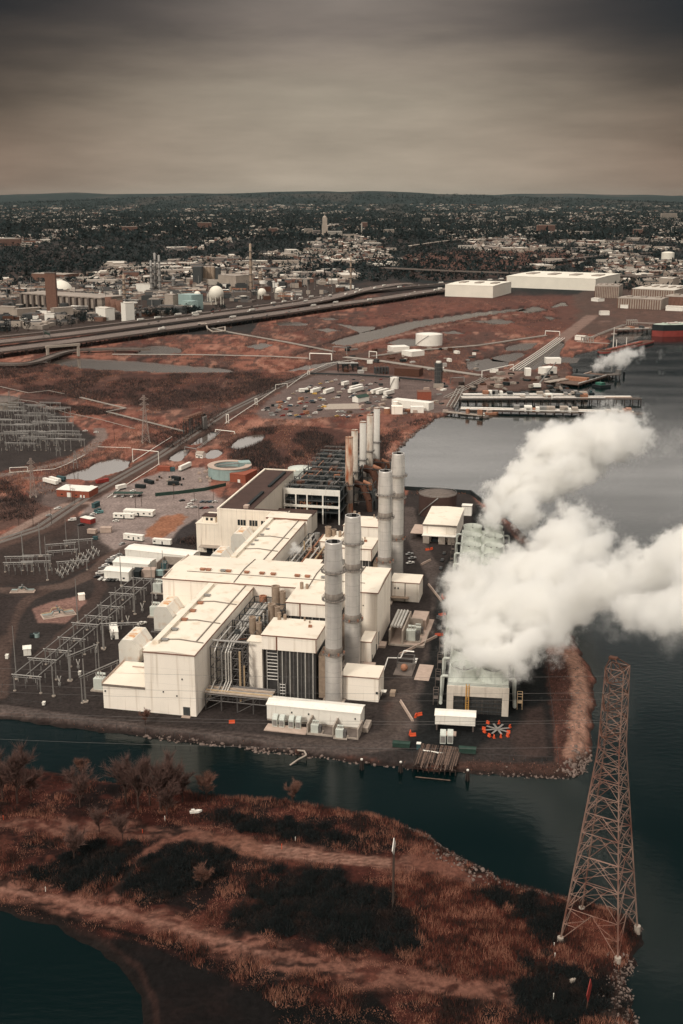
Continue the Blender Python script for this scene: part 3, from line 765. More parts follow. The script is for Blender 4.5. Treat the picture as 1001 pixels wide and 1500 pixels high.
# inlet filter houses on legs beside the turbine halls
def filter_house(b0, label, rust):
	t = thing('inlet_filter_house', label, 'filter house', PT(-47.5, b0), RZ, 'inlet filter houses')
	mb = MB()
	prof = [(0, 8.0), (8.6, 8.0), (10.2, 13.0), (10.2, 16.0), (7.0, 21.0), (1.8, 21.0), (0, 18.6)]
	n = len(prof)
	vs = [(x, 0, z) for x, z in prof] + [(x, 17, z) for x, z in prof]
	mb.add(vs, [tuple(range(n)), tuple(range(n, 2 * n))[::-1]] + [((i + 1) % n, i, n + i, n + (i + 1) % n) for i in range(n)])
	mb.build('casing', M['white_rusty'], t)
	for y_ in (0.0, 16.6):
		for x_ in (0.4, 8.0): MB().bar((x_, y_ + .2, 0), (x_, y_ + .2, 8.0), 0.6).build('leg', M['steel_mid'], t)
	MB().box(2.4, 6.6, 1.0, 16.2, 21.02, 21.12).build('rusty_top_plate', rust, t)
	MB().box(-0.06, 0.0, 2.0, 15.2, 9.5, 17.6).build('louvre', M['white'], t)
	MB().box(10.2, 14.5, 4, 13, 12.0, 16.0).build('duct', M['white_rusty'], t)
	rb = MB()
	for z_ in (8.2, 9.2):
		rb.bar((-1.2, -1.4, z_), (9.4, -1.4, z_), 0.12)
	rb.box(-1.4, 9.6, -1.6, 0, 7.5, 7.8)
	rb.build('platform', M['steel_mid'], t)
fm_rust = mat('rust_stained_white', (0.66, 0.58, 0.48), 0.8, var=0.2, scale=0.4, streak=((0.52, 0.22, 0.06), 0.5, 0.35, 0.3))
filter_house(29.5, 'boxy white filter house nearest the channel with orange rust on top', fm_rust)
filter_house(75.0, 'boxy white filter house standing between front turbine hall and cross hall', fm_rust)
filter_house(164, 'low white filter house just behind the cross hall roof edge', fm_rust)
filter_house(207, 'white filter house below the dark windows of the old building', fm_rust)

# old white building with brown roof
t = thing('old_boiler_house', 'older white building with flat dark brown roof and corner penthouse', 'building', PT(-78, 231), RZ)
MB().box(14.2, 36, 0, 112, 0, 28.6).build('main_wall', M['wall_old'], t)
MB().box(36.05, 60, 0, 7, 0, 28.6).build('front_wall', M['wall_old'], t)
MB().box(60.05, 66, 2, 8, 0, 25.6).build('side_wall', M['wall_old'], t)
MB().box(36.05, 63, 7.05, 70, 0, 12.0).build('low_wall', M['wall_old'], t)
MB().box(0, 14.15, 0, 27, 0, 18.7).build('corner_block_wall', M['wall_old'], t)
MB().box(-0.3, 14.1, -0.3, 27.3, 18.7, 19.2).build('corner_block_roof', M['roof_cream'], t)
rb = MB(); rb.box(14.9, 36.2, 0.8, 111.5, 28.62, 28.9); rb.box(36.25, 59.5, 0.8, 6.8, 28.62, 28.9); rb.box(60.1, 66.2, 2, 8, 25.62, 25.9); rb.box(36.3, 63.2, 7.3, 70, 12.02, 12.4)
roof = rb.build('roof', M['brown_roof'], t)
pb = MB(); pb.box(14.1, 15.3, 0.6, 112, 28.6, 29.7); pb.box(14.1, 60, -0.15, 0.75, 28.6, 29.6); pb.box(14.4, 37.4, 111.8, 112.8, 28.5, 29.6)
pb.build('parapet', M['wall_old'], roof)
for y0, y1 in ((10, 46), (62, 104)): MB().box(30.4, 32.4, y0, y1, 28.92, 30.2).build('roof_duct', M['dark'], roof)
MB().box(29.9, 33, 5.6, 9.6, 28.92, 30.7).build('roof_hatch', M['conc_pink'], roof)
ph = MB().box(3.6, 11.8, 3.0, 9.5, 19.2, 23.0).build('penthouse', M['wall_old'], t)
MB().box(3.0, 12.4, 2.4, 10.1, 23.0, 23.4).build('penthouse_roof', M['brown_roof'], ph)
for x_ in (5.6, 8.6): MB().box(x_, x_ + 1.6, 2.93, 3.0, 20.4, 22.2).build('pane', M['glass'], ph)
for x_ in (27.5, 35.2, 42.8):
	wnd = MB().box(x_, x_ + 5.6, -0.05, 0.0, 19.3, 23.0).build('window', M['glass'], t)
	fb = MB()
	for k in (0.0, 1.9, 3.7, 5.6): fb.box(x_ + k - 0.12, x_ + k + 0.12, -0.16, -0.06, 19.2, 23.1)
	fb.build('window_frame', M['wall_old'], wnd)
dk = MB(); dk.box(6.5, 10.5, -0.05, 0, 0, 4.4); dk.build('door', M['glass'], t)
dk = MB(); dk.box(11.3, 13.8, -0.05, 0, 0, 3.6); dk.build('door', M['dark'], t)
MB().box(3, 20, -5.5, -0.1, 4.6, 5.0).build('entrance_canopy', M['conc'], t)

# heat recovery boilers
def boiler(b0, label, left=22.8, detail=True):
	t = thing('boiler_house', label, 'boiler house', PT(left, b0), RZ, 'boiler houses below the steel stacks')
	w = 48.0 - left
	MB().box(1.0, w - 0.8, 2.2, 21, 0, 23.3).build('casing', M['mesh_screen'], t)
	MB().box(0, w, 0, 22, 23.35, 30.0).build('upper_wall', M['wall_cream'], t)
	roof = MB().box(-0.25, w + 0.25, -0.25, 22.25, 30.0, 30.4).build('roof', M['roof_cream'], t)
	tb = MB(); tb.box(-0.3, w + 0.3, -0.45, -0.27, 29.9, 30.36); tb.box(w + 0.27, w + 0.45, -0.4, 22, 29.9, 30.36); tb.box(6.6, 7.3, -0.14, 0, 23.4, 30.0)
	tb.box(w - 0.35, w + 0.05, -0.14, 0, 23.4, 29.6)
	tb.build('trim', M['seam_red'], roof)
	if detail:
		for k in range(9):
			x_ = 9.0 + k * (w - 11.0) / 8
			MB().box(x_ - 0.22, x_ + 0.22, 1.75, 2.18, 0.3, 23.2).build('wall_stanchion', M['steel_mid'] if k % 2 else M['silver'], t)
		lb = MB()
		for k in range(9): lb.bar((2.0, 1.3, 8.4 + k * 1.6), (7.0, 1.3, 8.4 + k * 1.6), 0.28)
		lb.bar((2.0, 1.3, 0), (2.0, 1.3, 23), 0.3); lb.bar((7.0, 1.3, 0), (7.0, 1.3, 23), 0.3)
		for k in range(5): lb.bar((8.0, 0.7, 0.6 + k * 1.5), (10.6, 0.7, 0.6 + k * 1.5), 0.22)
		lb.bar((8.0, 0.7, 0), (8.0, 0.7, 7.2), 0.22); lb.bar((10.6, 0.7, 0), (10.6, 0.7, 7.2), 0.22)
		lb.build('ladder_frame', M['silver'], t)
		MB().box(w + 0.0, w + 4.2, 4.5, 15, 0, 21).build('stack_breeching', M['tan_steel'], t)
	for k, (x_, y_, r, hh) in enumerate(((3, 20, 0.9, 3.4), (5.6, 20.6, 0.75, 2.4), (15, 20.5, 0.4, 1.8), (18, 18, 0.4, 1.2))):
		cb = MB(); cb.cyl(x_, y_, 30.4, 30.4 + hh, r, 12); cb.cyl(x_, y_, 30.4 + hh, 30.5 + hh, r * 0.8, 12)
		cb.build('vent_pipe', M['tan_steel'], roof)
	MB().box(18.6, 20.2, 12.6, 13.6, 30.4, 31.5).build('roof_vent', M['rust_pale'], roof)
	return t
bt = boiler(26.0, 'cream topped boiler house with dark ribbed front beside the nearest stack')
pier = MB(); pier.box(-6.8, -0.1, 0.7, 7.5, 0, 26.2); pier.build('pier_wall', M['wall_cream'], bt)
MB().box(-7.1, 0.0, 0.3, 8.0, 26.2, 26.6).build('pier_roof', M['roof_cream'], bt)
boiler(70.0, 'cream topped boiler house tucked between the two nearest stacks')
boiler(163.0, 'cream topped boiler house behind the cross hall, nearer of the rear pair')
boiler(207.0, 'cream topped boiler house farthest back beside the two rear stacks')

# main steel stacks
def stack(a, b, label, h=75.6, r=3.75, platf=(23.5, 49, 62), seed=0):
	t = thing('exhaust_stack', label, 'stack', PT(a, b), RZ, 'steel exhaust stacks')
	mb = MB(); mb.lathe(0, 0, [(r * 1.03, 0), (r * 1.03, 22), (r, 23), (r, 61.0), (r * 1.10, 62.5), (r * 1.10, 66.5), (r * 0.97, h - 0.6), (r * 0.97, h), (r * 0.84, h), (r * 0.84, h - 4)], 32)
	mb.build('shaft', M['stack'], t, smooth=True)
	mb = MB(); mb.cyl(0, 0, h - 3.2, h - 3.0, r * 0.83, 28); mb.lathe(0, 0, [(r * 0.838, h - 3.1), (r * 0.838, h - 0.02)], 28); mb.build('soot_lining', M['soot'], t)
	for k, z_ in enumerate(platf):
		rr = r * (1.12 if k < 2 else 1.2)
		pb = MB(); pb.lathe(0, 0, [(rr, z_), (rr + 1.05, z_), (rr + 1.05, z_ + 0.3), (rr, z_ + 0.3), (rr, z_)], 28)
		pl = pb.build('platform', M['stack_dirty'], t)
		rb = MB()
		for i in range(16):
			a0 = 2 * PI * i / 16; a1 = 2 * PI * (i + 1) / 16; q = rr + 1.0
			p0 = (q * math.cos(a0), q * math.sin(a0)); p1 = (q * math.cos(a1), q * math.sin(a1))
			rb.bar((*p0, z_), (*p0, z_ + 1.3), 0.12)
			for zz in (0.7, 1.3): rb.bar((*p0, z_ + zz), (*p1, z_ + zz), 0.11)
		rb.build('railing', M['steel_mid'], pl)
		if k < 2:
			MB().lathe(0, 0, [(r * 1.015, z_ + 0.35), (r * 1.06, z_ + 0.8), (r * 1.06, z_ + 3.0), (r * 1.015, z_ + 3.4)], 28).build('stiffener_ring', M['stack_dirty'], t, smooth=True)
	lb = MB()
	ang = 0.35
	cx, cy = (r + 0.45) * math.cos(ang), (r + 0.45) * math.sin(ang)
	lb.bar((cx, cy - 0.3, 0), (cx, cy - 0.3, 62), 0.1); lb.bar((cx, cy + 0.3, 0), (cx, cy + 0.3, 62), 0.1)
	for k in range(30): lb.bar((cx, cy - .3, 1 + 2 * k), (cx, cy + .3, 1 + 2 * k), 0.09)
	lb.build('ladder', M['steel_mid'], t)
	bb = MB()
	for i in range(7):
		a_ = 2 * PI * i / 7 + seed
		q = r * 1.12 + 0.6
		bb.cbox(q * math.cos(a_), q * math.sin(a_), platf[0] + 0.9, 0.7, 0.7, 1.1, a_)
	bb.build('instrument_boxes', M['rust_pale'], t)
	MB().box(-r - 1.2, r + 1.2, -r - 1.2, r + 1.2, 0, 0.7).build('footing', M['conc'], t)
	return t
stack(55.6, 27.5, 'tall grey steel stack nearest the channel beside the ribbed boiler front')
stack(55.6, 70.5, 'tall grey steel stack second from the channel, against the cross hall end', seed=1)
stack(55.4, 163.0, 'grey steel stack rising behind the cross hall, left of the rear pair', seed=2)
stack(55.2, 208.0, 'grey steel stack farthest back and closest to the river basin', seed=3)

# low buildings on the river side
def flat_block(name, label, a0, b0, w, d, h, roof='roof_cream', wall='wall_cream', door=None, group=None, cat='building', trim='seam_red'):
	t = thing(name, label, cat, PT(a0, b0), RZ, group)
	MB().box(0, w, 0, d, 0, h).build('wall', M[wall], t)
	r = MB().box(-0.2, w + 0.2, -0.2, d + 0.2, h, h + 0.35).build('roof', M[roof], t)
	e = MB(); e.box(-0.2, w + 0.2, -0.4, -0.22, h - 0.1, h + 0.28); e.box(w + 0.22, w + 0.4, -0.4, d, h - 0.1, h + 0.28)
	e.build('eaves_trim', M[trim], r)
	for (x_, side) in door or ():
		if side == 'f': MB().box(x_, x_ + 1.6, -0.05, 0, 0, 2.6).build('door', M['dark_grey'], t)
		else: MB().box(w, w + 0.05, x_, x_ + 1.8, 0, 2.8).build('door', M['dark_grey'], t)
	return t
t = flat_block('switch_house', 'low cream switch house with flat roof right of the nearest stack', 58.2, 31.0, 17.2, 14.2, 11.4, door=[(4, 's')])
MB().box(17.4, 20, 4.0, 6.4, 3.2, 3.6).build('side_canopy', M['white'], t)
MB().box(16.0, 17.0, -0.4, -0.05, 4, 5.0).build('wall_lamp', M['dark'], t)
t = flat_block('pump_house', 'small cream block squeezed between second stack and cross hall corner', 58.6, 74.5, 5.4, 14, 10.8, door=[(3, 's')])
MB().box(2, 8, -4.5, -0.3, 0, 0.7).build('plinth', M['conc_pink'], t)
t = flat_block('workshop', 'low cream workshop beyond the tall end of the cross hall', 58.2, 165.2, 16.6, 15.2, 11.1)
for x_ in (2.6, 4.4): MB().box(x_, x_ + 0.7, -0.3, -0.02, 7.2, 8.2).build('wall_lamp', M['dark'], t)
MB().box(8.4, 8.9, -0.12, -0.02, 0, 11.0).build('downpipe', M['seam'], t)
MB().box(-4, 11, -3.4, -0.2, 2.6, 3.1).build('canopy', M['tan_steel'], t)

# control building with transformer bays
t = thing('control_building', 'long low white building by the channel road with transformer bays', 'building', PT(31.2, 3.0), math.atan2(-9.3, 43.0) * 0.0 - AX - 0.02)
MB().box(0, 41.5, 0, 8.6, 0.9, 7.4).build('wall', M['white'], t)
MB().box(0.1, 41.4, 0.1, 8.5, 0, 0.88).build('plinth', M['conc'], t)
roof = MB().gable(0, 41.5, 0, 8.6, 7.4, 1.0, 0.35, 0.3, 'x').build('roof', M['white'], t)
for x_ in (11, 18.5, 39): MB().box(x_, x_ + 0.5, -0.35, -0.02, 4.6, 5.3).build('wall_lamp', M['dark'], t)
bay = MB(); bay.box(20.2, 20.8, -9.4, -0.05, 0, 4.8); bay.box(31.4, 31.9, -9.4, -0.05, 0, 4.6); bay.box(42.0, 42.6, -9.4, -0.05, 0, 4.8); bay.box(20.85, 41.95, -9.4, -8.9, 0, 0.7)
bay.build('blast_wall', M['conc'], t)
MB().box(20.9, 41.9, -8.85, -0.1, 0.0, 0.15).build('bay_floor', M['conc_dark'], t)
MB().box(1.5, 19.9, -10.0, -3.6, 0, 0.4).build('equipment_pad', M['conc_pink'], t)
MB().box(42.7, 45.2, -2, 6, 0.0, 2.2).build('ramp', M['conc'], t)
def cabinet(u, v, label, h=5.0, w=2.2, d=2.0, rz=RZ, group=None):
	t = thing('curved_duct', label, 'air duct', G3(u, v), rz, group)
	mb = MB()
	pr = [(-2.9, 0.4), (-2.9, h - 1.2), (-2.2, h - 0.3), (-0.6, h + 0.3), (0, h + 0.3), (0, h - 1.5), (-1.2, h - 2.1), (-1.2, 0.4)]
	n = len(pr)
	mb.add([(0, y_, z_) for y_, z_ in pr] + [(w, y_, z_) for y_, z_ in pr], [tuple(range(n))[::-1], tuple(range(n, 2 * n))] + [(i, (i + 1) % n, n + (i + 1) % n, n + i) for i in range(n)])
	mb.build('casing', M['fan_teal'], t)
	MB().box(0.2, w - 0.2, -3.0, -2.92, 0.9, h - 1.6).build('grille', M['steel'], t)
	return t
for k, u in enumerate((401.5, 411.5, 425.2, 435.4)):
	cabinet(u, 1061 + k * 1.2, ['leftmost', 'second from left', 'third from left', 'rightmost'][k] + ' of four pale curved ducts before the control building', group='pale air ducts on the pad')
def transformer(loc, rz, label, s=1.0, fins=True, group=None, col='fan_teal'):
	t = thing('transformer', label, 'transformer', loc, rz, group)
	MB().box(-1.6 * s, 1.6 * s, -1.2 * s, 1.2 * s, 0.4 * s, 4.0 * s).build('tank', M[col], t)
	fb = MB()
	for k in range(7): fb.box(1.75 * s, 2.9 * s, (-1.2 + k * 0.36) * s, (-1.05 + k * 0.36) * s, 0.8 * s, 3.5 * s)
	fb.build('cooling_fins', M['steel_mid'], t)
	for k in (-1, 0, 1):
		b = MB(); b.tube((k * 0.9 * s, 0, 4 * s), (k * 1.15 * s, 0, 5.6 * s), 0.24 * s, 8, 0.1 * s); b.build('bushing', M['silver'], t)
	MB().tube((-1.3 * s, 1.7 * s, 4.6 * s), (1.3 * s, 1.7 * s, 4.6 * s), 0.42 * s, 10).build('conservator', M[col], t)
	MB().box(-2.4 * s, 3.4 * s, -1.9 * s, 2.2 * s, 0, 0.38 * s).build('plinth', M['conc'], t)
	return t
transformer(PT(54.4, -4.6, 0.15), RZ, 'pale transformer in the left concrete bay of the control building')
transformer(PT(65.6, -6.9, 0.15), RZ, 'pale transformer in the right concrete bay of the control building')

# steel racks with silver pipes
def rack(name, label, cat, a0, b0, w, d, levels, nx, ny, pipes=(), colm='steel_mid', vessels=(), brace=True, group=None, base=None, fr=PT, rz=None, deckm=None):
	t = thing(name, label, cat, (base or fr(a0, b0)), RZ if rz is None else rz, group)
	fb = MB(); top = levels[-1]
	xs = [w * i / (nx - 1) for i in range(nx)]; ysl = [d * i / (ny - 1) for i in range(ny)]
	for x_ in xs:
		for y_ in ysl: fb.bar((x_, y_, 0), (x_, y_, top), 0.42)
	for z_ in levels:
		for x_ in xs: fb.bar((x_, 0, z_), (x_, d, z_), 0.34)
		for y_ in ysl: fb.bar((0, y_, z_), (w, y_, z_), 0.34)
	if brace:
		lz = [0] + list(levels)
		for z0, z1 in zip(lz, lz[1:]):
			for i in range(nx - 1):
				if (i + int(z0)) % 2 == 0: fb.bar((xs[i], 0, z0), (xs[i + 1], 0, z1), 0.2)
			for i in range(ny - 1):
				if (i + int(z0)) % 2 == 0: fb.bar((w, ysl[i], z0), (w, ysl[i + 1], z1), 0.2)
	fb.build('frame', M[colm], t)
	if deckm:
		for z_ in levels[:-1]:
			MB().box(0.3, w - 0.3, 0.3, d - 0.3, z_ + 0.2, z_ + 0.3).build('floor_grating', M[deckm], t)
	for pts, r, m_ in pipes:
		MB().path(pts, r, 8).build('pipe', M[m_], t)
	for x_, y_, z0, z1, r, m_ in vessels:
		mb = MB(); mb.lathe(x_, y_, [(0.01, z0), (r, z0), (r, z1), (r * 1.1, z1), (r * 1.1, z1 + 0.3), (r * 0.75, z1 + 0.3), (r * 0.75, z1 - 0.5), (0.01, z1 - 0.5)], 16); mb.build('vent_cylinder', M[m_], t)
	return t
pp = []
for k, (x_, m_) in enumerate(((2.2, 'silver'), (5.6, 'steel'), (7.4, 'silver'), (8.6, 'silver'), (9.8, 'silver'))):
	pp.append(([(x_, -8, 8.2), (x_, -1.0, 10.4), (x_, -0.9, 24.0), (x_, 5, 26.6), (x_, 24, 26.6)], 0.34, m_))
pp += [([(14.0, -1, 1), (14.0, -1, 25)], 0.5, 'pipe_tan'), ([(15.6, 0, 1), (15.6, 0, 18)], 0.36, 'pipe_tan'), ([(0, 4, 27.5), (17, 4, 27.5)], 0.5, 'steel'), ([(0.5, 10, 24), (14, 10, 27)], 0.35, 'rust')]
rack('pipe_rack', 'tall steel frame with bent silver pipes between turbine hall and boiler house', 'pipe rack', 1.2, 18, 15, 34, (6, 11, 16, 21, 26), 4, 5, pp, 'steel_mid', ((12.5, 25, 20, 31.5, 1.6, 'tan_steel'), (15.5, 25, 20, 29, 1.3, 'tan_steel'), (8, 16, 26, 28, 1.4, 'dark_grey')))
pp = [([(-0.5, 1 + k * 1.5, 8.0 + 0.25 * (k % 2)), (30, 1 + k * 1.5, 8.0 + 0.25 * (k % 2))], 0.55, ['conc', 'pipe_tan', 'steel', 'tan_steel', 'conc', 'steel_mid'][k]) for k in range(6)]
t = rack('pipe_bridge', 'low steel pipe bridge crossing before the boiler house at road level', 'pipe bridge', 1.6, 8.2, 29.5, 9.2, (4.6, 7.4), 5, 2, pp, 'steel_mid')
t.rotation_euler.z = RZ - 0.02
# crowded plant between front hall, cross hall and second boiler
pp = [([(2 + 1.7 * k, -2, 23 + 0.2 * k), (2 + 1.7 * k, 30, 23 + 0.2 * k)], 0.62, 'silver') for k in range(5)]
pp += [([(0, 8 + 5 * k, 17 + k), (19, 8 + 5 * k, 17 + k)], 0.4, ['steel', 'rust_pale', 'silver', 'pipe_tan'][k]) for k in range(4)]
pp += [([(12 + k * 1.4, 2 + k * 2, 8), (12 + k * 1.4, 2 + k * 2, 27 + k)], 0.4, ['pipe_tan', 'silver', 'steel', 'silver'][k]) for k in range(4)]
rack('pipe_rack', 'crowded steel rack with thick silver pipes behind the tan vents', 'pipe rack', 1.4, 54, 19, 35, (6, 12, 18, 22, 25), 4, 5, pp, 'dark_grey',
     ((13, 28, 20, 33.5, 2.0, 'tan_steel'), (16.6, 28, 20, 31, 1.5, 'tan_steel'), (16, 9, 18, 31, 1.7, 'tan_steel'), (19, 8.5, 18, 30, 1.3, 'tan_steel'), (5, 33, 22, 26, 1.8, 'rust_pale')))
# crowded plant behind the cross hall
pp = [([(1, 6 + 2.2 * k, 20 + 0.3 * k), (20, 6 + 2.2 * k, 20 + 0.3 * k)], 0.62, 'silver') for k in range(6)]
pp += [([(4 + 3 * k, 2, 24), (4 + 3 * k, 66, 24)], 0.5, ['silver', 'steel', 'rust_pale', 'silver', 'pipe_tan'][k]) for k in range(5)]
pp += [([(3 + 3 * k, 30 + 4 * (k % 3), 10), (3 + 3 * k, 30 + 4 * (k % 3), 28 + (k % 3))], 0.45, ['steel', 'pipe_tan', 'silver', 'rust'][k % 4]) for k in range(6)]
rack('pipe_rack', 'sprawling steel rack of pipes and vessels right of the rear turbine hall', 'pipe rack', 0.8, 140, 21, 70, (6, 12, 18, 23), 4, 8, pp, 'dark_grey',
     ((10, 36, 16, 24, 3.2, 'tan_steel'), (14, 34, 18, 23, 2.4, 'rust_pale'), (16, 52, 18, 33, 1.8, 'tan_steel'), (19, 54, 18, 31, 1.6, 'tan_steel'), (8, 58, 20, 27, 1.5, 'steel')))
t = flat_block('duct_house', 'narrow cream shed between the pipe rack and the rear boiler', 12.5, 144, 9.6, 10, 25.0)
t = flat_block('duct_house', 'cream shed left of the rear stacks behind the second stack top', 14, 182, 9.6, 22, 27.0)

# old open steel boiler structure
def old_frame():
	t = thing('boiler_structure', 'open dark boiler frame with white girders and cluttered top deck', 'steel frame', PT(-40.5, 311), RZ)
	W_, D_ = 39.0, 128.0
	fb = MB()
	for i in range(5):
		for j in range(10):
			fb.bar((i * W_ / 4, j * D_ / 9, 0), (i * W_ / 4, j * D_ / 9, 24 + (j % 3)), 0.6)
	for z_ in (8, 16, 23.5):
		for j in range(10): fb.bar((0, j * D_ / 9, z_), (W_, j * D_ / 9, z_), 0.7)
		for i in range(5): fb.bar((i * W_ / 4, 0, z_), (i * W_ / 4, D_, z_), 0.7)
	fb.build('frame', M['dark_grey'], t)
	wb = MB(); wb.box(-0.5, W_ + 0.5, -0.9, -0.4, 20.4, 24.6); wb.box(-0.5, W_ + 0.5, -1.6, -0.4, 11.6, 13.2)
	for x_ in (0, 8.2, 16.2, 27.4, W_): wb.box(x_ - 0.45, x_ + 0.45, -1.0, -0.42, 0, 20.4)
	wb.build('girder', M['white'], t)
	db = MB()
	for z_ in (8.5, 16.5): db.box(0.5, W_ - 0.5, 0.5, D_ - 0.5, z_, z_ + 0.3)
	db.build('floor_deck', M['dark'], t)
	MB().box(1.2, W_ - 1.2, 4, D_ - 3, 16.86, 21.0).build('boiler_mass', M['dark'], t)
	for k in range(60):
		x_, y_ = R_.uniform(1, W_ - 3), R_.uniform(0, D_ - 4)
		w_, d_, h_ = R_.uniform(1.5, 6), R_.uniform(1.5, 8), R_.uniform(1.5, 6)
		MB().box(x_, min(x_ + w_, W_), y_, y_ + d_, 21.02, 21.5 + h_ * 0.7).build('boiler_block', M[R_.choice(['dark', 'dark', 'dark', 'dark_grey', 'rust', 'steel_mid'])], t)
	for k in range(52):
		z_ = R_.uniform(21, 28); x_, y_ = R_.uniform(0, W_), R_.uniform(1, D_)
		if k % 2: pts = [(x_, y_, 17), (x_, y_, z_), (min(x_ + R_.uniform(3, 14), W_), y_, z_)]
		else: pts = [(x_, y_, z_), (x_, min(y_ + R_.uniform(6, 26), D_), z_), (x_, min(y_ + 26, D_), 18)]
		MB().path(pts, R_.uniform(0.22, 0.5), 6).build('pipe', M[R_.choice(['dark_grey', 'dark_grey', 'steel_mid', 'steel', 'rust_pale', 'dark'])], t)
	for k in range(22):
		x_, y_ = R_.uniform(1, W_ - 2), R_.uniform(-0.2, 6)
		MB().path([(x_, y_, 9), (x_, y_, 13 + R_.random() * 5), (x_ + 3, y_, 14)], 0.3, 6).build('pipe', M[R_.choice(['silver', 'rust', 'rust_pale', 'steel'])], t)
	rb = MB()
	for j in range(10):
		y_ = j * D_ / 9
		for x_ in np.linspace(0, W_, 9): rb.bar((x_, y_, 26), (x_, y_, 27.3), 0.12)
		rb.bar((0, y_, 27.3), (W_, y_, 27.3), 0.14); rb.bar((0, y_, 26.6), (W_, y_, 26.6), 0.1)
	rb.build('railing', M['steel'], t)
	return t
old_frame()
# rusty ducts at the foot of the old stacks
def rusty_duct(a, b, label, s=1.0):
	t = thing('rusty_duct', label, 'flue duct', PT(a, b), RZ, 'rusty flue ducts')
	mb = MB(); mb.path([(-2 * s, 0, 20 * s), (4 * s, 0, 18 * s), (9 * s, -2, 8 * s), (10 * s, -2, 0)], 2.4 * s, 12); mb.build('duct', M['rust'], t)
	MB().box(6 * s, 13 * s, 3, 9, 0, 14 * s).build('fan_casing', M['dark_grey'], t)
	MB().path([(9 * s, 5, 14 * s), (9 * s, 2, 19 * s), (4 * s, 2, 21 * s)], 1.3 * s, 10).build('breeching', M['rust_pale'], t)
	fb = MB()
	for x_ in (-2, 12):
		for y_ in (-3, 10): fb.bar((x_ * s, y_, 0), (x_ * s, y_, 20 * s), 0.5)
	for z_ in (7, 14, 20):
		fb.bar((-2 * s, -3, z_ * s), (12 * s, -3, z_ * s), 0.4); fb.bar((12 * s, -3, z_ * s), (12 * s, 10, z_ * s), 0.4)
	fb.build('frame', M['dark_grey'], t)
rusty_duct(3, 352, 'rust brown bent flue duct at the foot of the rusty stack')
rusty_duct(3, 388, 'rust brown flue duct right of the middle old stacks', 1.15)
rusty_duct(4, 424, 'rust brown flue duct farthest back by the tallest old stack', 1.0)
def old_stack(u, v, label, h, r, m_, bands):
	x, y = G(u, v)
	t = thing('old_stack', label, 'stack', (x, y, 0), RZ, 'row of old stacks')
	mb = MB(); mb.lathe(0, 0, [(r * 1.05, 0), (r, 20), (r * 0.95, h), (r * 0.8, h), (r * 0.8, h - 3)], 24); mb.build('shaft', M[m_], t, smooth=True)
	MB().cyl(0, 0, h - 2.6, h - 2.4, r * 0.8, 20).build('soot_lining', M['soot'], t)
	for z_ in bands:
		pb = MB(); pb.lathe(0, 0, [(r, z_), (r + 1.1, z_), (r + 1.1, z_ + 0.35), (r, z_ + 0.35), (r, z_)], 20)
		for i in range(12):
			a_ = 2 * PI * i / 12; a2 = 2 * PI * (i + 1) / 12; q = r + 1.05
			pb.bar((q * math.cos(a_), q * math.sin(a_), z_), (q * math.cos(a_), q * math.sin(a_), z_ + 1.3), 0.12)
			pb.bar((q * math.cos(a_), q * math.sin(a_), z_ + 1.3), (q * math.cos(a2), q * math.sin(a2), z_ + 1.3), 0.12)
		pb.build('platform', M['steel_mid'], t)
	MB().lathe(0, 0, [(r * 1.02, h - 0.5), (r * 1.02, h + 0.05), (r * 0.9, h + 0.05)], 20).build('rim', M['rust_pale'], t)
	MB().lathe(0, 0, [(r * 1.08, 8), (r * 1.08, 17), (r * 1.05, 18)], 20).build('stained_base', M['stack_dirty'], t, smooth=True)
	MB().box(-r - 1, r + 1, -r - 1, r + 1, 0, 1.0).build('footing', M['conc_dark'], t)
old_stack(511.5, 752, 'shortest old stack, streaked all over with orange rust', 56.0, 2.75, 'stack_rust', (21,))
old_stack(519.5, 737, 'old stack with brown rust stains directly behind the orange one', 55.5, 2.55, 'stack_old', (16, 24))
old_stack(531.5, 724, 'clean pale old stack in the middle of the row', 56.5, 2.6, 'stack_pale', (27,))
old_stack(541.5, 714, 'old stack with rust specks, second from the far end', 58.0, 2.6, 'stack_old', (29,))
old_stack(551.5, 703, 'pale old stack farthest back and highest in the row', 59.0, 2.6, 'stack_pale', (31,))

# warehouse by the cooling tower and tanks behind it
t = thing('gatehouse_warehouse', 'cream warehouse with lean-to at the far end of the cooling tower', 'building', PT(60.6, 283.5), RZ)
MB().box(0, 22, 0, 46, 0, 11.4).build('wall', M['wall_cream'], t)
r = MB().gable(0, 22, 0, 46, 11.4, 0.5, 0.4, 0.35, 'y').build('roof', M['roof_cream'], t)
MB().box(-0.3, 22.3, -0.7, -0.42, 10.9, 11.9).build('eaves_trim', M['seam'], r)
MB().box(0, 22, -5.0, -0.1, 5.2, 5.6).build('front_canopy', M['white'], t)
for x_ in (0.6, 11.0, 17): MB().box(x_, x_ + 4.2, -4.6, -0.1, 0, 5.1).build('loading_bay', M['conc'], t)
MB().box(5.6, 10.2, -0.1, 0, 0, 4.8).build('door', M['dark'], t)
MB().box(-8.6, -0.1, 1, 22, 4.6, 5.0).build('lean_to_roof', M['conc_pink'], t)
for y_ in (1.3, 11, 21.5): MB().bar((-8.3, y_, 0), (-8.3, y_, 4.6), 0.3).build('post', M['steel_mid'], t)
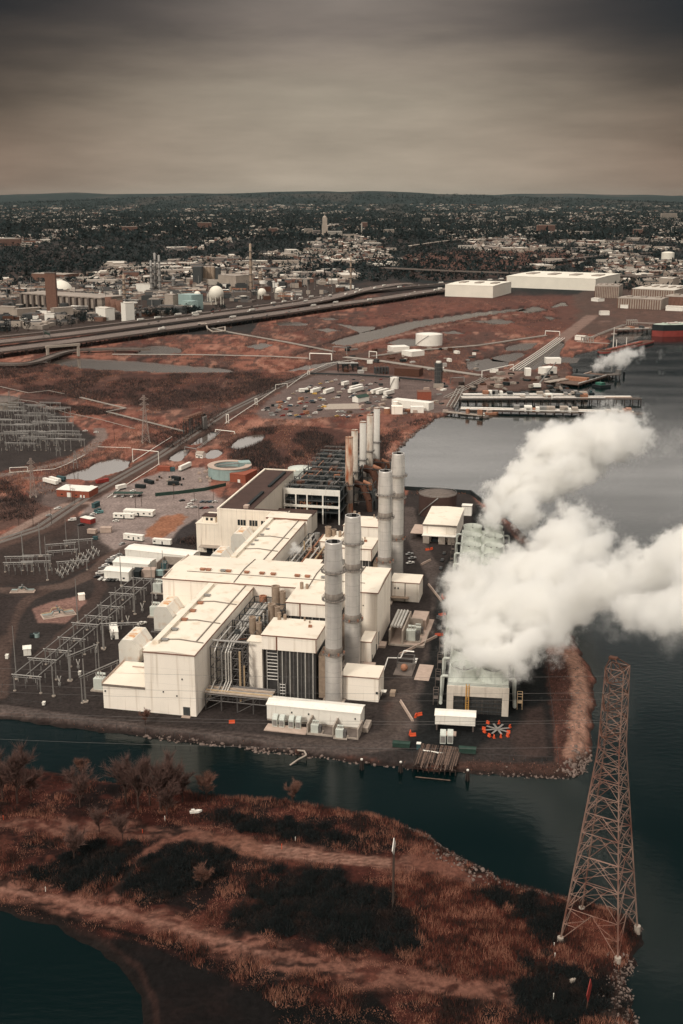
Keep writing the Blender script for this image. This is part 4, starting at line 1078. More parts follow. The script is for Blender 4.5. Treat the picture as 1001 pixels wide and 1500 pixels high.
def tank(name, label, loc, r, h, m_, top='r_pale', dome=1.0, rail=True, cat='tank', stair=True, group=None, n=32):
	t = thing(name, label, cat, loc, 0.3, group)
	MB().lathe(0, 0, [(r, 0), (r, h)], n).build('shell', M[m_], t, smooth=True)
	MB().lathe(0, 0, [(r + 0.12, h - 0.15), (r + 0.12, h + 0.15), (r * 0.5, h + dome * 0.75), (0.01, h + dome)], n).build('roof', M[top], t, smooth=True)
	if rail:
		rb = MB()
		for i in range(n):
			a0 = 2 * PI * i / n; a1 = 2 * PI * (i + 1) / n
			rb.bar((r * math.cos(a0), r * math.sin(a0), h + 1.1), (r * math.cos(a1), r * math.sin(a1), h + 1.1), 0.14)
			if i % 2 == 0: rb.bar((r * math.cos(a0), r * math.sin(a0), h), (r * math.cos(a0), r * math.sin(a0), h + 1.1), 0.12)
		rb.build('railing', M['steel'], t)
	if stair:
		sb = MB()
		for k in range(16):
			a_ = PI + 1.2 * k / 16; a2 = PI + 1.2 * (k + 1) / 16; q = r + 0.7
			sb.bar((q * math.cos(a_), q * math.sin(a_), h * k / 16), (q * math.cos(a2), q * math.sin(a2), h * (k + 1) / 16), 0.6)
		sb.build('stair', M['steel'], t)
	return t
tank('storage_tank', 'dark stained round tank at the basin edge behind the cream warehouse', G3(641, 752), 13.5, 15.0, 'brown_roof', 'conc_dark', 1.2, True)
t = flat_block('basin_hut', 'small white hut beside the dark round tank', 79, 352, 7, 6, 7, 'white', 'white', trim='seam')
tank('settling_tank', 'small pale domed tank behind the brown roof', G3(441, 697), 10.5, 6.5, 'fan_teal', 'fan_teal', 1.6, False, stair=False)
# bulkhead
def wall_run(name, label, px, h, w, m_, cat='wall', z0=0.0, posts=None, kind=None, zb=0.0):
	mb = MB(); P = W(px, zb)
	for (ax, ay), (bx, by) in zip(P, P[1:]):
		L_ = math.hypot(bx - ax, by - ay); an = math.atan2(by - ay, bx - ax)
		mb.cbox((ax + bx) / 2, (ay + by) / 2, z0 + h / 2, L_ + w * 0.5, w, h, an)
	ox, oy = P[0]
	mb.v = [(x - ox, y - oy, z) for x, y, z in mb.v]
	o = mb.build(name, M[m_], None, (ox, oy, 0))
	return tag(o, label, cat)
wall_run('sheet_pile_wall', 'dark sheet pile wall along the river basin behind the tank', [(594, 717.5), (640, 720), (690, 723.5), (707, 737)], 7.0, 1.2, 'dark', 'quay wall', -4.2)

# transformer yard at the end of the cross hall
t = thing('generator_yard', 'concrete transformer yard with blast walls at the cross hall end', 'transformer yard', PT(68.3, 99.5), RZ)
MB().box(0, 18.5, 0, 40, 0, 0.35).build('slab', M['conc_pink'], t)
wb = MB(); wb.box(0.2, 0.9, 0.5, 30, 0.4, 8.0); wb.box(6.8, 7.5, 0.5, 30, 0.4, 8.0); wb.box(0.95, 6.75, 29.4, 30, 0.4, 8); wb.box(7.55, 14.6, 22, 22.7, 0.4, 7)
wb.build('blast_wall', M['conc'], t)
wb = MB(); wb.box(18.0, 18.5, 0, 22, 0.36, 1.2); wb.box(0.3, 18, -0.4, 0, 0, 1.0); wb.build('kerb_wall', M['conc'], t)
MB().box(8, 16, 24, 38, 0.36, 5.5).build('switch_room', M['conc_pink'], t)
for k in range(4): MB().tube((0.9 + k * 1.6, 4, 8.7), (0.9 + k * 1.6, 28, 8.7), 0.65, 10).build('bus_duct', M['silver'], t)
transformer(PT(79.0, 107, 0.36), RZ, 'large ribbed transformer inside the yard at the cross hall end', 1.5)
transformer(PT(81.0, 117, 0.36), RZ, 'smaller transformer behind the large one in the cross hall yard', 1.0)
t = thing('skid', 'pump skid with rust red vessel in front of the concrete transformer yard', 'pump skid', PT(77.0, 62), RZ)
MB().box(0, 9, 0, 15, 0, 0.4).build('slab', M['conc_dark'], t)
fb = MB()
for x_ in (0.6, 8.4):
	for y_ in (8, 14): fb.bar((x_, y_, 0.4), (x_, y_, 5.5), 0.3)
for z_ in (3.5, 5.5):
	fb.bar((0.6, 8, z_), (8.4, 8, z_), 0.3); fb.bar((0.6, 14, z_), (8.4, 14, z_), 0.3); fb.bar((0.6, 8, z_), (0.6, 14, z_), 0.3); fb.bar((8.4, 8, z_), (8.4, 14, z_), 0.3)
fb.build('frame', M['steel_mid'], t)
MB().sphere(4.5, 5.5, 2.2, 1.8, 14, 8).build('vessel', M['rust_pale'], t, smooth=True)
MB().path([(-5, 2, 0.8), (-4, 9, 5.0), (2, 10, 5.0), (3, 14, 7.2), (8, 14, 7.2)], 0.34, 8).build('pipe', M['silver'], t)
MB().box(10.5, 17.5, -3, 16, 0, 0.12).build('lay_down_slab', M['conc_pink'], t)
tag(MB().box(0, 3.4, 0, 9.0, 0, 0.9).build('concrete_pad', M['conc_pink'], None, PT(63.8, 55), RZ), 'small concrete pad between the switch house and the second stack', 'concrete pad')

# ------------------------------------------------------------------ cooling tower
NCELL = 12
t = thing('cooling_tower', 'long two row cooling tower with round fan rings, half hidden by steam', 'cooling tower', QT(0, 0), -BX)
CW, CL, CH = 27.0, 246.0, 13.2
MB().box(3.2, CW - 3.2, 1.2, CL - 1, 0.0, 12.4).build('fill_casing', M['mesh_screen'], t)
eb = MB(); eb.box(0, 2.9, 0, 1.0, 0, 13.2); eb.box(CW - 2.9, CW, 0, 1.0, 0, 13.2); eb.box(2.95, CW - 2.95, 0, 1.0, 8.6, 13.2); eb.build('end_wall', M['tower_wall'], t)
MB().box(0, CW, 1.05, CL, 12.45, 13.0).build('deck', M['fan_teal'], t)
for x0, x1 in ((0.05, 0.75), (CW - 0.75, CW - 0.05)):
	sb = MB(); sb.box(x0, x1, 1.1, CL, 9.2, 12.4)
	for k in range(NCELL * 2 + 1): sb.box(x0, x1, 1.1 + k * (CL - 2) / (NCELL * 2), 1.6 + k * (CL - 2) / (NCELL * 2), 0, 9.2)
	sb.build('side_wall', M['tower_wall'], t)
	lb = MB()
	for k in range(6): lb.box(x0 + 0.15, x1 - 0.1, 1.7, CL, 1.0 + k * 1.4, 1.3 + k * 1.4)
	lb.build('louvre', M['steel_mid'], t)
gb = MB()
for k in range(12): gb.box(3.2 + k * 1.85, 3.4 + k * 1.85, 0.6, 1.15, 0, 8.6)
for k in range(4): gb.box(2.9, CW - 2.9, 0.5, 1.1, 1.4 + k * 2, 1.6 + k * 2)
gb.build('end_grid', M['dark_grey'], t)
lb = MB()
for x_ in (8.4, 9.6): lb.bar((x_, -0.5, 0.5), (x_, -0.5, 14.6), 0.32)
for k in range(16): lb.bar((8.4, -0.5, 0.8 + k * 0.85), (9.6, -0.5, 0.8 + k * 0.85), 0.16)
lb.build('yellow_ladder', M['yellow'], t)
for i in range(NCELL):
	for j, x_ in enumerate((6.9, CW - 6.9)):
		if i == 4 and j == 0: continue
		y_ = 11.0 + i * (CL - 20) / (NCELL - 1)
		fb = MB(); fb.lathe(x_, y_, [(6.35, 13.0), (5.75, 15.0), (5.6, 16.6), (5.95, 18.6), (5.75, 18.6), (5.4, 16.6), (5.5, 14)], 28)
		ring = fb.build('fan_ring', M['fan_teal'], t)
		bb = MB(); bb.cyl(x_, y_, 15.6, 16.2, 0.8, 12)
		for k in range(8):
			a_ = 2 * PI * k / 8 + i
			bb.cbox(x_ + 2.9 * math.cos(a_), y_ + 2.9 * math.sin(a_), 15.9, 4.6, 0.8, 0.12, a_)
		bb.build('fan', M['steel_mid'], ring)
MB().box(0.4, 13.2, 11 + 3.65 * (CL - 20) / 11, 11 + 4.4 * (CL - 20) / 11, 13.02, 20.5).build('plant_room', M['tower_wall'], t)
rb = MB()
for x_ in (0.2, CW - 0.2):
	for z_ in (13.7, 14.3): rb.bar((x_, 1, z_), (x_, CL, z_), 0.12)
	for k in range(60): rb.bar((x_, 1 + k * 4.1, 13), (x_, 1 + k * 4.1, 14.3), 0.12)
for z_ in (13.7, 14.3): rb.bar((0.2, 1, z_), (CW - .2, 1, z_), 0.12)
rb.build('railing', M['steel_mid'], t)
for k in range(NCELL):
	y_ = 14.0 + k * (CL - 20) / (NCELL - 1)
	for s, x0 in ((-1, 0.0), (1, CW)):
		pb = MB(); pb.path([(x0 + s * 2.9, y_, 0), (x0 + s * 2.9, y_, 11.0), (x0 + s * 2.5, y_, 11.8), (x0 - s * 0.3, y_, 11.8)], 0.62, 10); pb.build('riser_pipe', M['fan_teal'], t)
		if k % 2 == 0 or s < 0:
			sb = MB()
			for dx in (4.0, 6.2):
				for dy in (-6, -3.0): sb.bar((x0 + s * dx, y_ + dy, 0), (x0 + s * dx, y_ + dy, 7.4), 0.18)
			for z_ in (3.2, 6.2, 7.4):
				sb.bar((x0 + s * 4, y_ - 6, z_), (x0 + s * 6.2, y_ - 6, z_), 0.16); sb.bar((x0 + s * 6.2, y_ - 6, z_), (x0 + s * 6.2, y_ - 3, z_), 0.16)
				sb.bar((x0 + s * 4, y_ - 6, z_), (x0 + s * 4, y_ - 3, z_), 0.16); sb.bar((x0 + s * 4, y_ - 3, z_), (x0 + s * 6.2, y_ - 3, z_), 0.16)
			sb.box(min(x0 + s * 4, x0 + s * 6.2), max(x0 + s * 4, x0 + s * 6.2), y_ - 6, y_ - 3, 3.0, 3.15)
			sb.build('stair_tower', M['conc_dark'] if s < 0 else M['pipe_tan'], t)

hb_ = MB(); hb_.tube((-2.9, 8, 1.2), (-2.9, CL - 4, 1.2), 0.8, 10); hb_.build('header_pipe', M['fan_teal'], t)
hb_ = MB(); hb_.tube((CW + 2.9, 8, 1.2), (CW + 2.9, CL - 4, 1.2), 0.8, 10); hb_.build('header_pipe', M['fan_teal'], t)
# electrical house in front of the tower
t = thing('electrical_house', 'small white house on piers in front of the cooling tower end wall', 'building', QT(-4.2, -17.5), -BX)
MB().box(0, 17, 0, 6.4, 3.0, 7.0).build('wall', M['white'], t)
MB().gable(0, 17, 0, 6.4, 7.0, 0.6, 0.3, 0.25, 'x').build('roof', M['white'], t)
for x_ in (0.8, 16.2):
	for y_ in (0.8, 5.6): MB().bar((x_, y_, 0), (x_, y_, 3), 0.5).build('pier', M['conc_dark'], t)
MB().box(2.6, 9.2, -4.6, -0.4, 0, 0.4).build('pad', M['conc_pink'], t)
for k, u in enumerate((645.0, 655.5)):
	cabinet(u, 1086, ('left' if k == 0 else 'right') + ' one of the two pale ducts below the electrical house', 5.4, 2.4, rz=-BX, group='pale ducts below the electrical house')

# yard clutter by the tower
t = thing('spare_fan', 'grey eight bladed fan rotor lying on the ground inside orange drums', 'fan rotor', G3(729, 1070), 0.2)
MB().cyl(0, 0, 0.3, 1.2, 0.8, 14).build('hub', M['steel'], t)
for k in range(8):
	a_ = 2 * PI * k / 8
	MB().cbox(2.9 * math.cos(a_), 2.9 * math.sin(a_), 0.7, 4.6, 0.9, 0.16, a_).build('blade', M['steel'], t)
def drum(loc, label, group, s=1.0):
	t = thing('drum', label, 'drum', loc, 0, group)
	MB().lathe(0, 0, [(0.01, 0), (0.62 * s, 0), (0.62 * s, 0.5 * s), (0.68 * s, 0.55 * s), (0.62 * s, 0.6 * s), (0.62 * s, 1.5 * s), (0.5 * s, 1.55 * s), (0.01, 1.55 * s)], 14).build('body', M['orange'], t, smooth=True)
	return t
def barrier(loc, rz, label, group=None, L_=2.6, m_='orange'):
	t = thing('water_barrier', label, 'barrier', loc, rz, group)
	mb = MB(); pr = [(-0.5, 0), (0.5, 0), (0.42, 0.35), (0.22, 0.6), (0.18, 1.35), (-0.18, 1.35), (-0.22, 0.6), (-0.42, 0.35)]
	n = len(pr)
	mb.add([(-L_ / 2, y_, z_) for y_, z_ in pr] + [(L_ / 2, y_, z_) for y_, z_ in pr], [tuple(range(n)), tuple(range(n, 2 * n))[::-1]] + [((i + 1) % n, i, n + i, n + (i + 1) % n) for i in range(n)])
	mb.build('body', M[m_], t)
	return t
for k, (u, v) in enumerate([(715, 1060), (731, 1060), (747, 1066), (745, 1074), (744, 1079), (734, 1080), (724, 1081), (717, 1079), (710, 1073), (709, 1069)]):
	barrier(G3(u, v), R_.uniform(0, 3), 'orange barrier standing in the ring around the grey fan rotor', 'orange barriers round the fan rotor', 1.5)
BAR = [((609, 1050), 1.3, 'orange barrier by the lower end of the white boom', None), ((614.5, 1048), 0.5, 'orange barrier just right of the boom foot', None), ((601, 1075), 1.4, 'orange barrier on the bend of the channel road', None), ((605, 1078), 0.2, 'tan orange barrier lying by the road bend', None),
       ((648, 874), 1.5, 'orange barrier at the upper boom below the workshop', None), ((651, 877), 0.7, 'orange barrier half under the steam edge', None), ((646, 902), 0.3, 'orange barrier leaning in the roadway beside the dark car', None), ((650, 901), 0.2, 'second orange barrier beside the dark car', None),
       ((641, 931), 0.2, 'orange barrier at the head of the long white boom', None), ((646, 931), 0.1, 'orange barrier right of the long boom head', None), ((626, 806), 0.4, 'orange barrier in front of the cream warehouse canopy', None), ((632, 805), 0.9, 'orange barrier right of the one before the warehouse', None), ((340, 1059), 0.1, 'lone orange barrier on the road before the turbine hall', None)]
for (u, v), rz, lb_, g_ in BAR: barrier(G3(u, v), rz, lb_, g_)
def boom(p, q, label, r=0.55):
	a_ = G3(*p); b_ = G3(*q); L_ = math.hypot(b_[0] - a_[0], b_[1] - a_[1])
	t = thing('barrier_wall', label, 'concrete barrier', a_, math.atan2(b_[1] - a_[1], b_[0] - a_[0]), 'pale barrier walls across the yard roads')
	mb = MB(); mb.box(0, L_, -r, r, 0, 0.35); mb.box(0, L_, -r * 0.55, r * 0.55, 0.35, 1.1); mb.build('body', M['conc_pink'], t)
	return t
boom((587, 1028), (605, 1057), 'pale barrier wall by the bend of the channel road')
boom((585, 960), (640, 933), 'longest pale barrier wall reaching to the pump skid')
boom((628, 857), (647, 881), 'pale barrier wall right of the workshop')
boom((617, 828), (631, 821), 'short pale barrier wall before the cream warehouse')
def dumpster(p, q, d, h, label, m_='green_dark', group=None, frames=True, name='dumpster'):
	a_ = G3(*p); b_ = G3(*q); L_ = math.hypot(b_[0] - a_[0], b_[1] - a_[1])
	t = thing(name, label, 'skip', a_, math.atan2(b_[1] - a_[1], b_[0] - a_[0]), group)
	mb = MB(); mb.box(0, L_, 0, d, 0.25, h); mb.build('body', M[m_], t)
	rb = MB(); rb.box(-0.1, L_ + 0.1, -0.1, 0.12, h, h + 0.2); rb.box(-0.1, L_ + 0.1, d - 0.12, d + 0.1, h, h + 0.2); rb.box(-0.1, 0.1, 0.13, d - 0.13, h, h + 0.2); rb.box(L_ - 0.1, L_ + 0.1, 0.13, d - 0.13, h, h + 0.2)
	for k in range(1, int(L_)): rb.box(k, k + 0.14, -0.1, -0.01, 0.3, h)
	rb.build('ribs', M[m_], t)
	return t
dumpster((575, 1095), (600, 1097), 2.6, 1.9, 'dark skip with pale rim by the channel fence')
dumpster((672, 1104), (697, 1106), 2.6, 2.2, 'dark green skip by the channel fence below the cooling tower')
t = thing('toilet_cabin', 'portable toilet with white roof by the channel fence', 'cabin', G3(613.5, 1097), RZ)
MB().box(-0.8, 0.8, -0.8, 0.8, 0, 2.5).build('body', M['teal_dark'], t); MB().box(-0.9, 0.9, -0.9, 0.9, 2.5, 2.75).build('roof', M['white'], t)
tag(MB().tube((0, 0, 0.5), (8.5, -1.0, 0.5), 0.35, 8).build('white_pipe', M['white'], None, G3(620, 1101), RZ), 'white pipe length lying on the verge behind the timber dock', 'pipe')
tag(MB().box(0, 2.4, 0, 3.6, 0, 2.0).build('pump_unit', M['tan_steel'], None, G3(571, 1020), RZ), 'small tan pump unit on the asphalt right of the switch house', 'pump')
# fences along the yard
def fence(name, label, px, h=2.4, step=6.0, m_='dark_grey', dense=True, zb=0.0):
	P = W(px, zb); ox, oy = P[0]
	t = thing(name, label, 'fence', (ox, oy, zb), 0)
	proto = None; rb = MB()
	for (ax, ay), (bx, by) in zip(P, P[1:]):
		L_ = math.hypot(bx - ax, by - ay); n = max(1, int(L_ / step))
		for k in range(n):
			x_, y_ = ax + (bx - ax) * k / n - ox, ay + (by - ay) * k / n - oy
			if proto is None: proto = MB().bar((0, 0, 0), (0, 0, h), 0.12).build('post', M[m_], t)
			else:
				q = proto.copy(); COL.objects.link(q); q.parent = t; q.location = (x_, y_, 0)
		for z_ in (h,):
			rb.bar((ax - ox, ay - oy, z_), (bx - ox, by - oy, z_), 0.05)
	rb.build('rail', M[m_], t)
	return t
fence('chain_fence', 'low mesh fence along the channel edge of the station yard', [(-20, 1046), (150, 1066), (300, 1083), (440, 1098), (604, 1108), (818, 1117)])
fence('chain_fence', 'straight mesh fence between the yard and the brown spoil bank', [(818, 1117), (801, 976), (792, 910)])
# ------------------------------------------------------------------ yards west of the station
def edge(p, q, z=0.0):
	a_ = G3(p[0], p[1], z); b_ = G3(q[0], q[1], z)
	return a_, math.hypot(b_[0] - a_[0], b_[1] - a_[1]), math.atan2(b_[1] - a_[1], b_[0] - a_[0])

def shed(name, label, cat, p, q, d, h, wall='white', roof='white', style='flat', doors=(), windows=(), group=None, base=0.0, rise=1.2, win_z=1.3, win_h=1.0, side_door=None, z=0.0):
	loc, L_, rz = edge(p, q, z)
	t = thing(name, label, cat, loc, rz, group)
	if style == 'gable':
		MB().gable_walls(0, L_, 0, d, base, h, rise, 'x').build('wall', M[wall], t)
		MB().gable(0, L_, 0, d, h, rise, 0.3, 0.25, 'x').build('roof', M[roof], t)
	else:
		MB().box(0, L_, 0, d, base, h).build('wall', M[wall], t)
		MB().box(-0.15, L_ + 0.15, -0.15, d + 0.15, h, h + 0.28).build('roof', M[roof], t)
	if base > 0.05: MB().box(0.3, L_ - 0.3, 0.3, d - 0.3, 0, base).build('skirt', M['dark'], t)
	for x_, w_, hh, m_ in doors: MB().box(x_ * L_, x_ * L_ + w_, -0.06, 0, base, base + hh).build('door', M[m_], t)
	for x_ in windows: MB().box(x_ * L_ - 0.7, x_ * L_ + 0.7, -0.05, 0, base + win_z, base + win_z + win_h).build('window', M['glass'], t)
	return t

def trailer(p, q, label, group=None, d=3.0, h=3.6, m_='white', win=(0.25, 0.75), base=0.7, name='office_trailer', roof=None):
	t = shed(name, label, 'trailer', p, q, d, h, m_, roof or m_, 'flat', ((0.5, 0.9, 2.1, 'dark_grey'),) if win else (), win, group, base)
	return t
def box_trailer(p, q, label, group=None, d=2.6, h=3.9, m_='white', name='box_trailer'):
	loc, L_, rz = edge(p, q)
	t = thing(name, label, 'trailer', loc, rz, group)
	MB().box(0, L_, 0, d, 1.1, h).build('box', M[m_], t)
	MB().box(0.4, L_ - 0.4, 0.4, d - 0.4, 0.75, 1.08).build('chassis', M['dark'], t)
	for x_ in (1.4, L_ - 2.6, L_ - 1.4):
		for y_ in (0.15, d - 0.55): MB().tube((x_, y_, 0.5), (x_, y_ + 0.4, 0.5), 0.5, 10).build('wheel', M['tyre'], t)
	return t

# car prototypes
def car_body(mb, L_=4.6, w=1.85, h=1.45, kind='sedan'):
	if kind == 'van': pr = [(0, .35), (0, 1.0), (.9, 1.15), (1.7, 2.1), (L_, 2.1), (L_, .35)]
	elif kind == 'pickup': pr = [(0, .4), (0, .95), (1.3, 1.05), (1.9, 1.75), (3.2, 1.75), (3.4, 1.1), (L_, 1.1), (L_, .4)]
	else: pr = [(0, .3), (0, .75), (1.1, .92), (1.8, h), (3.3, h), (4.1, .95), (L_, .9), (L_, .3)]
	n = len(pr); x0 = L_ / 2
	mb.add([(x_ - x0, -w / 2, z_) for x_, z_ in pr] + [(x_ - x0, w / 2, z_) for x_, z_ in pr], [tuple(range(n)), tuple(range(n, 2 * n))[::-1]] + [((i + 1) % n, i, n + i, n + (i + 1) % n) for i in range(n)])
	return pr
CARP = {}
def car_proto(kind, col):
	key = (kind, col)
	if key in CARP: return CARP[key]
	L_ = {'van': 5.6, 'pickup': 5.5}.get(kind, 4.6)
	b = MB(); car_body(b, L_, 1.85, 1.45, kind)
	me_b = b.build('body', CAR[col])
	g = MB()
	if kind == 'van': g.box(-L_ / 2 + 1.15, -L_ / 2 + 1.6, -0.8, 0.8, 1.5, 2.05); g.box(-L_ / 2 + 1.9, -L_ / 2 + 3.0, -0.95, 0.95, 1.45, 1.95)
	elif kind == 'pickup': g.box(-L_ / 2 + 1.75, -L_ / 2 + 3.3, -0.95, 0.95, 1.15, 1.62); g.box(-L_ / 2 + 1.5, -L_ / 2 + 1.85, -0.75, 0.75, 1.2, 1.6)
	else: g.box(-0.75, 1.4, -0.945, 0.945, 0.95, 1.34); g.box(-0.95, -0.55, -0.75, 0.75, 1.0, 1.37); g.box(1.1, 1.6, -0.75, 0.75, 1.05, 1.36)
	me_g = g.build('window', M['glass'])
	wh = MB(); wh.tube((0, -0.11, 0), (0, 0.11, 0), 0.34, 10); me_w = wh.build('wheel', M['tyre'])
	for o in (me_b, me_g, me_w): COL.objects.unlink(o)
	CARP[key] = (me_b, me_g, me_w, L_)
	return CARP[key]
def car(u, v, rz, col, label, group=None, kind='sedan', parts=True, loc=None, name='parked_car', cat='car'):
	b, g, wl, L_ = car_proto(kind, col)
	loc = loc or G3(u, v)
	t = thing(name, label, cat, loc, rz, group)
	for src in (b, g):
		o = src.copy(); COL.objects.link(o); o.parent = t
	if parts:
		for sx in (-0.31, 0.31):
			for sy in (-0.87, 0.87):
				o = wl.copy(); COL.objects.link(o); o.parent = t; o.location = (sx * L_, sy, 0.34)
	return t

CC = ['white', 'silver', 'black', 'grey', 'white', 'black', 'red', 'blue', 'silver']
# cars parked round the end of the white sheds (each row a gentle arc)
lot = [(143, 846, 'black'), (147, 841, 'white'), (151, 838, 'grey'), (150, 833, 'silver'), (155, 829, 'white'), (160, 826, 'black'), (161, 823, 'silver'), (166, 820, 'grey'), (167, 817, 'white'), (174, 814, 'silver')]
for k, (u, v, c) in enumerate(lot): car(u, v, 0.25 + 0.02 * k, c, c + ' car parked nose to the end of the white sheds', 'cars by the white sheds', 'van' if k % 5 == 1 else 'sedan')
for k, (u, v, c) in enumerate([(149, 849, 'white'), (156, 850, 'white'), (162, 851, 'black'), (168, 851, 'black'), (174, 850, 'silver')]):
	car(u, v, 1.0, c, c + ' car in the front row below the white sheds', 'front row cars below the white sheds')
for k, u in enumerate((189, 196, 203.5, 211)): car(u, 818, 1.15, 'white', 'white pickup parked against the long white warehouse', 'white pickups along the warehouse', 'pickup')
car(204, 845, 0.1, 'white', 'white pickup in front of the tan shed', None, 'pickup')
car(179, 798, 0.9, 'silver', 'silver car left of the two windowed trailer', None)
car(246, 806, 0.2, 'black', 'black pickup at the end of the white trailer with a dark door', None, 'pickup')

shed('long_warehouse', 'long low white warehouse beside the row of white pickups', 'building', (184, 818), (281, 829), 12.0, 6.0, 'white', 'white', 'gable', rise=0.9)
shed('tin_shed', 'white shed with small square windows between warehouse and cars', 'building', (166, 834), (218, 838), 12, 4.6, 'white', 'white', 'gable', windows=(0.16, 0.4, 0.6, 0.82), rise=0.8)
shed('tin_shed', 'white shed nearest the dark parked cars', 'building', (153, 849), (189, 852), 9, 5.6, 'white', 'white', 'gable', windows=(0.8,), rise=0.9)
shed('open_bay', 'dark open carport between the white shed and the tan shed', 'carport', (189.5, 848), (204, 849), 8, 4.6, 'dark', 'dark')
shed('tan_shed', 'small tan shed at the end of the sheds row', 'building', (205, 846), (227, 846), 6, 4.4, 'conc_pink', 'conc_pink')
dumpster((229, 844), (240, 844), 3, 3.2, 'pale teal container beside the tan shed', 'cyan', name='shipping_container')
t = thing('walled_bay', 'open walled compound with a transformer next to the long warehouse', 'walled yard', G3(229, 836), RZ)
wb = MB(); wb.box(0, 0.5, 0, 14, 0, 5.0); wb.box(0.5, 18, 13.5, 14, 0, 5.0); wb.box(18, 18.5, 0, 14, 0, 5.0); wb.build('wall', M['conc'], t)
transformer(G3(241, 834), RZ, 'grey blue transformer standing inside the walled compound', 1.0, col='teal_dark')

trailer((181, 791), (209, 794), 'white trailer with two dark windows above the long warehouse', h=4.0, win=(0.28, 0.8))
trailer((224, 798), (250, 800), 'white trailer with one dark doorway right of the windowed trailer', h=3.8, win=(0.1,))
trailer((181, 756), (224, 758), 'longest white trailer with dark roof stripe on the service yard', d=6.5, h=4.0, win=(0.3, 0.5, 0.7, 0.9), group=None)
trailer((166, 760), (196, 761), 'white trailer half in front of the longest trailer', h=3.6, win=(0.15, 0.4, 0.9))
dumpster((188, 760), (197, 758), 2.4, 1.8, 'teal skip at the end of the white trailer', 'teal_dark')
car(170, 764, 0.1, 'white', 'white car left of the white trailers on the service yard')
car(146, 752, 0.5, 'teal', 'blue green truck by the railway', None, 'van')
dumpster((139, 745), (147, 741), 2.5, 3.4, 'blue teal container nearest the red shed by the railway', 'teal_dark', name='shipping_container')
dumpster((142, 752), (149, 749), 2.5, 2.2, 'low blue teal container beside the railway', 'teal_dark', name='shipping_container')
car(134, 757, 0.5, 'silver', 'silver car between red shed and blue truck')
car(137, 754, 0.5, 'white', 'white car between red shed and blue truck')
shed('site_shed', 'small red brown shed with white roof by the railway', 'building', (118, 765), (133, 768), 5, 3.4, 'red', 'white')
car(119, 770, 0.3, 'black', 'dark car below the small red brown shed')
car(106, 763, 0.4, 'white', 'white van on the railway side of the service yard', None, 'van')
dumpster((128, 782), (140, 783), 3, 3, 'pale tan container left of its pink twin', 'conc_pink', name='shipping_container')
dumpster((147, 781), (163, 781), 4, 3.6, 'larger pale tan container right of the smaller one', 'conc_pink', name='shipping_container')
dumpster((136, 791), (143, 791), 2.2, 2.0, 'small blue grey bin on the bare yard', 'teal_dark', name='waste_bin')
for k, (u, v, c) in enumerate([(267, 734, 'black'), (279, 739, 'white'), (284, 734, 'white'), (297, 736, 'blue'), (303, 736, 'grey'), (309, 736, 'blue'), (315, 736, 'white'), (277, 744, 'white'), (285, 744, 'silver'), (296, 745, 'black'), (302, 745, 'red'), (309, 744, 'grey')]):
	car(u, v, 0.5, c, '%s car in the lot below the brown roofed building' % c, 'cars in the lot below the old building', 'pickup' if k == 7 else 'sedan')
t = thing('carport', 'low dark carport roof over four cars on the service yard', 'carport', G3(166, 728), -0.05)
MB().box(0, 22, 0, 6, 2.6, 2.9).build('roof', M['green_dark'], t)
for x_ in (0.4, 7.5, 14.5, 21.6):
	for y_ in (0.3, 5.7): MB().bar((x_, y_, 0), (x_, y_, 2.6), 0.2).build('post', M['steel_mid'], t)
for k, (u, v, c) in enumerate([(170, 728, 'white'), (181, 728, 'silver'), (194, 728, 'white'), (205, 727, 'black')]): car(u, v, 1.2, c, '%s car nosed under the dark carport' % c, 'cars under the carport')
box_trailer((173, 719), (186, 716), 'small white tank trailer behind the dark carport', d=3.0)
car(195, 720, 0.3, 'white', 'white car behind the dark carport', None)
dumpster((198, 715), (212, 716), 3, 2.6, 'black skip nearest the carport', 'dark'); dumpster((211, 707), (222, 710), 3, 2.6, 'black skip farther along the service yard', 'dark')
dumpster((246, 711), (262, 711), 3.0, 2.6, 'long black skip before the screened fence', 'dark'); dumpster((251, 703), (262, 705), 3.0, 3.0, 'black skip near the round teal tank', 'dark')
dumpster((231, 690), (249, 691), 4, 3.8, 'rust red container by the white box trailer', 'brick', name='shipping_container')
dumpster((250, 691), (256, 691), 3, 3.2, 'teal container touching the rust red container', 'teal_dark', name='shipping_container')
box_trailer((266, 691), (281, 684), 'long white box trailer parked near the round teal tank', h=4.4)
dumpster((143, 709), (160, 706), 3, 2.8, 'dark red container by the pond', 'red', name='shipping_container')
fx = [(228, 727), (260, 724), (300, 719), (331, 712)]
wall_run('screen_fence', 'dark green screened fence curving across the service yard', fx, 2.6, 0.5, 'green_dark', 'fence')
for k in range(16):
	u, v = 228 + R_.random() * 40, 697 + R_.random() * 16
	dumpster((u, v), (u + 2 + R_.random() * 2, v), 1.5, 1.2, 'small pallet stack scattered on the service yard', R_.choice(['conc', 'dark', 'wood', 'steel']), 'pallet stacks on the service yard', name='pallet_stack')
for k in range(9):
	u, v = 288 + R_.random() * 20, 690 + R_.random() * 18
	dumpster((u, v), (u + 3 + R_.random() * 2, v), 1.8, 1.5, 'low heap of pale material near the round tank', R_.choice(['conc_pink', 'dark', 'conc']), 'stored material near the round tank', name='material_bay')

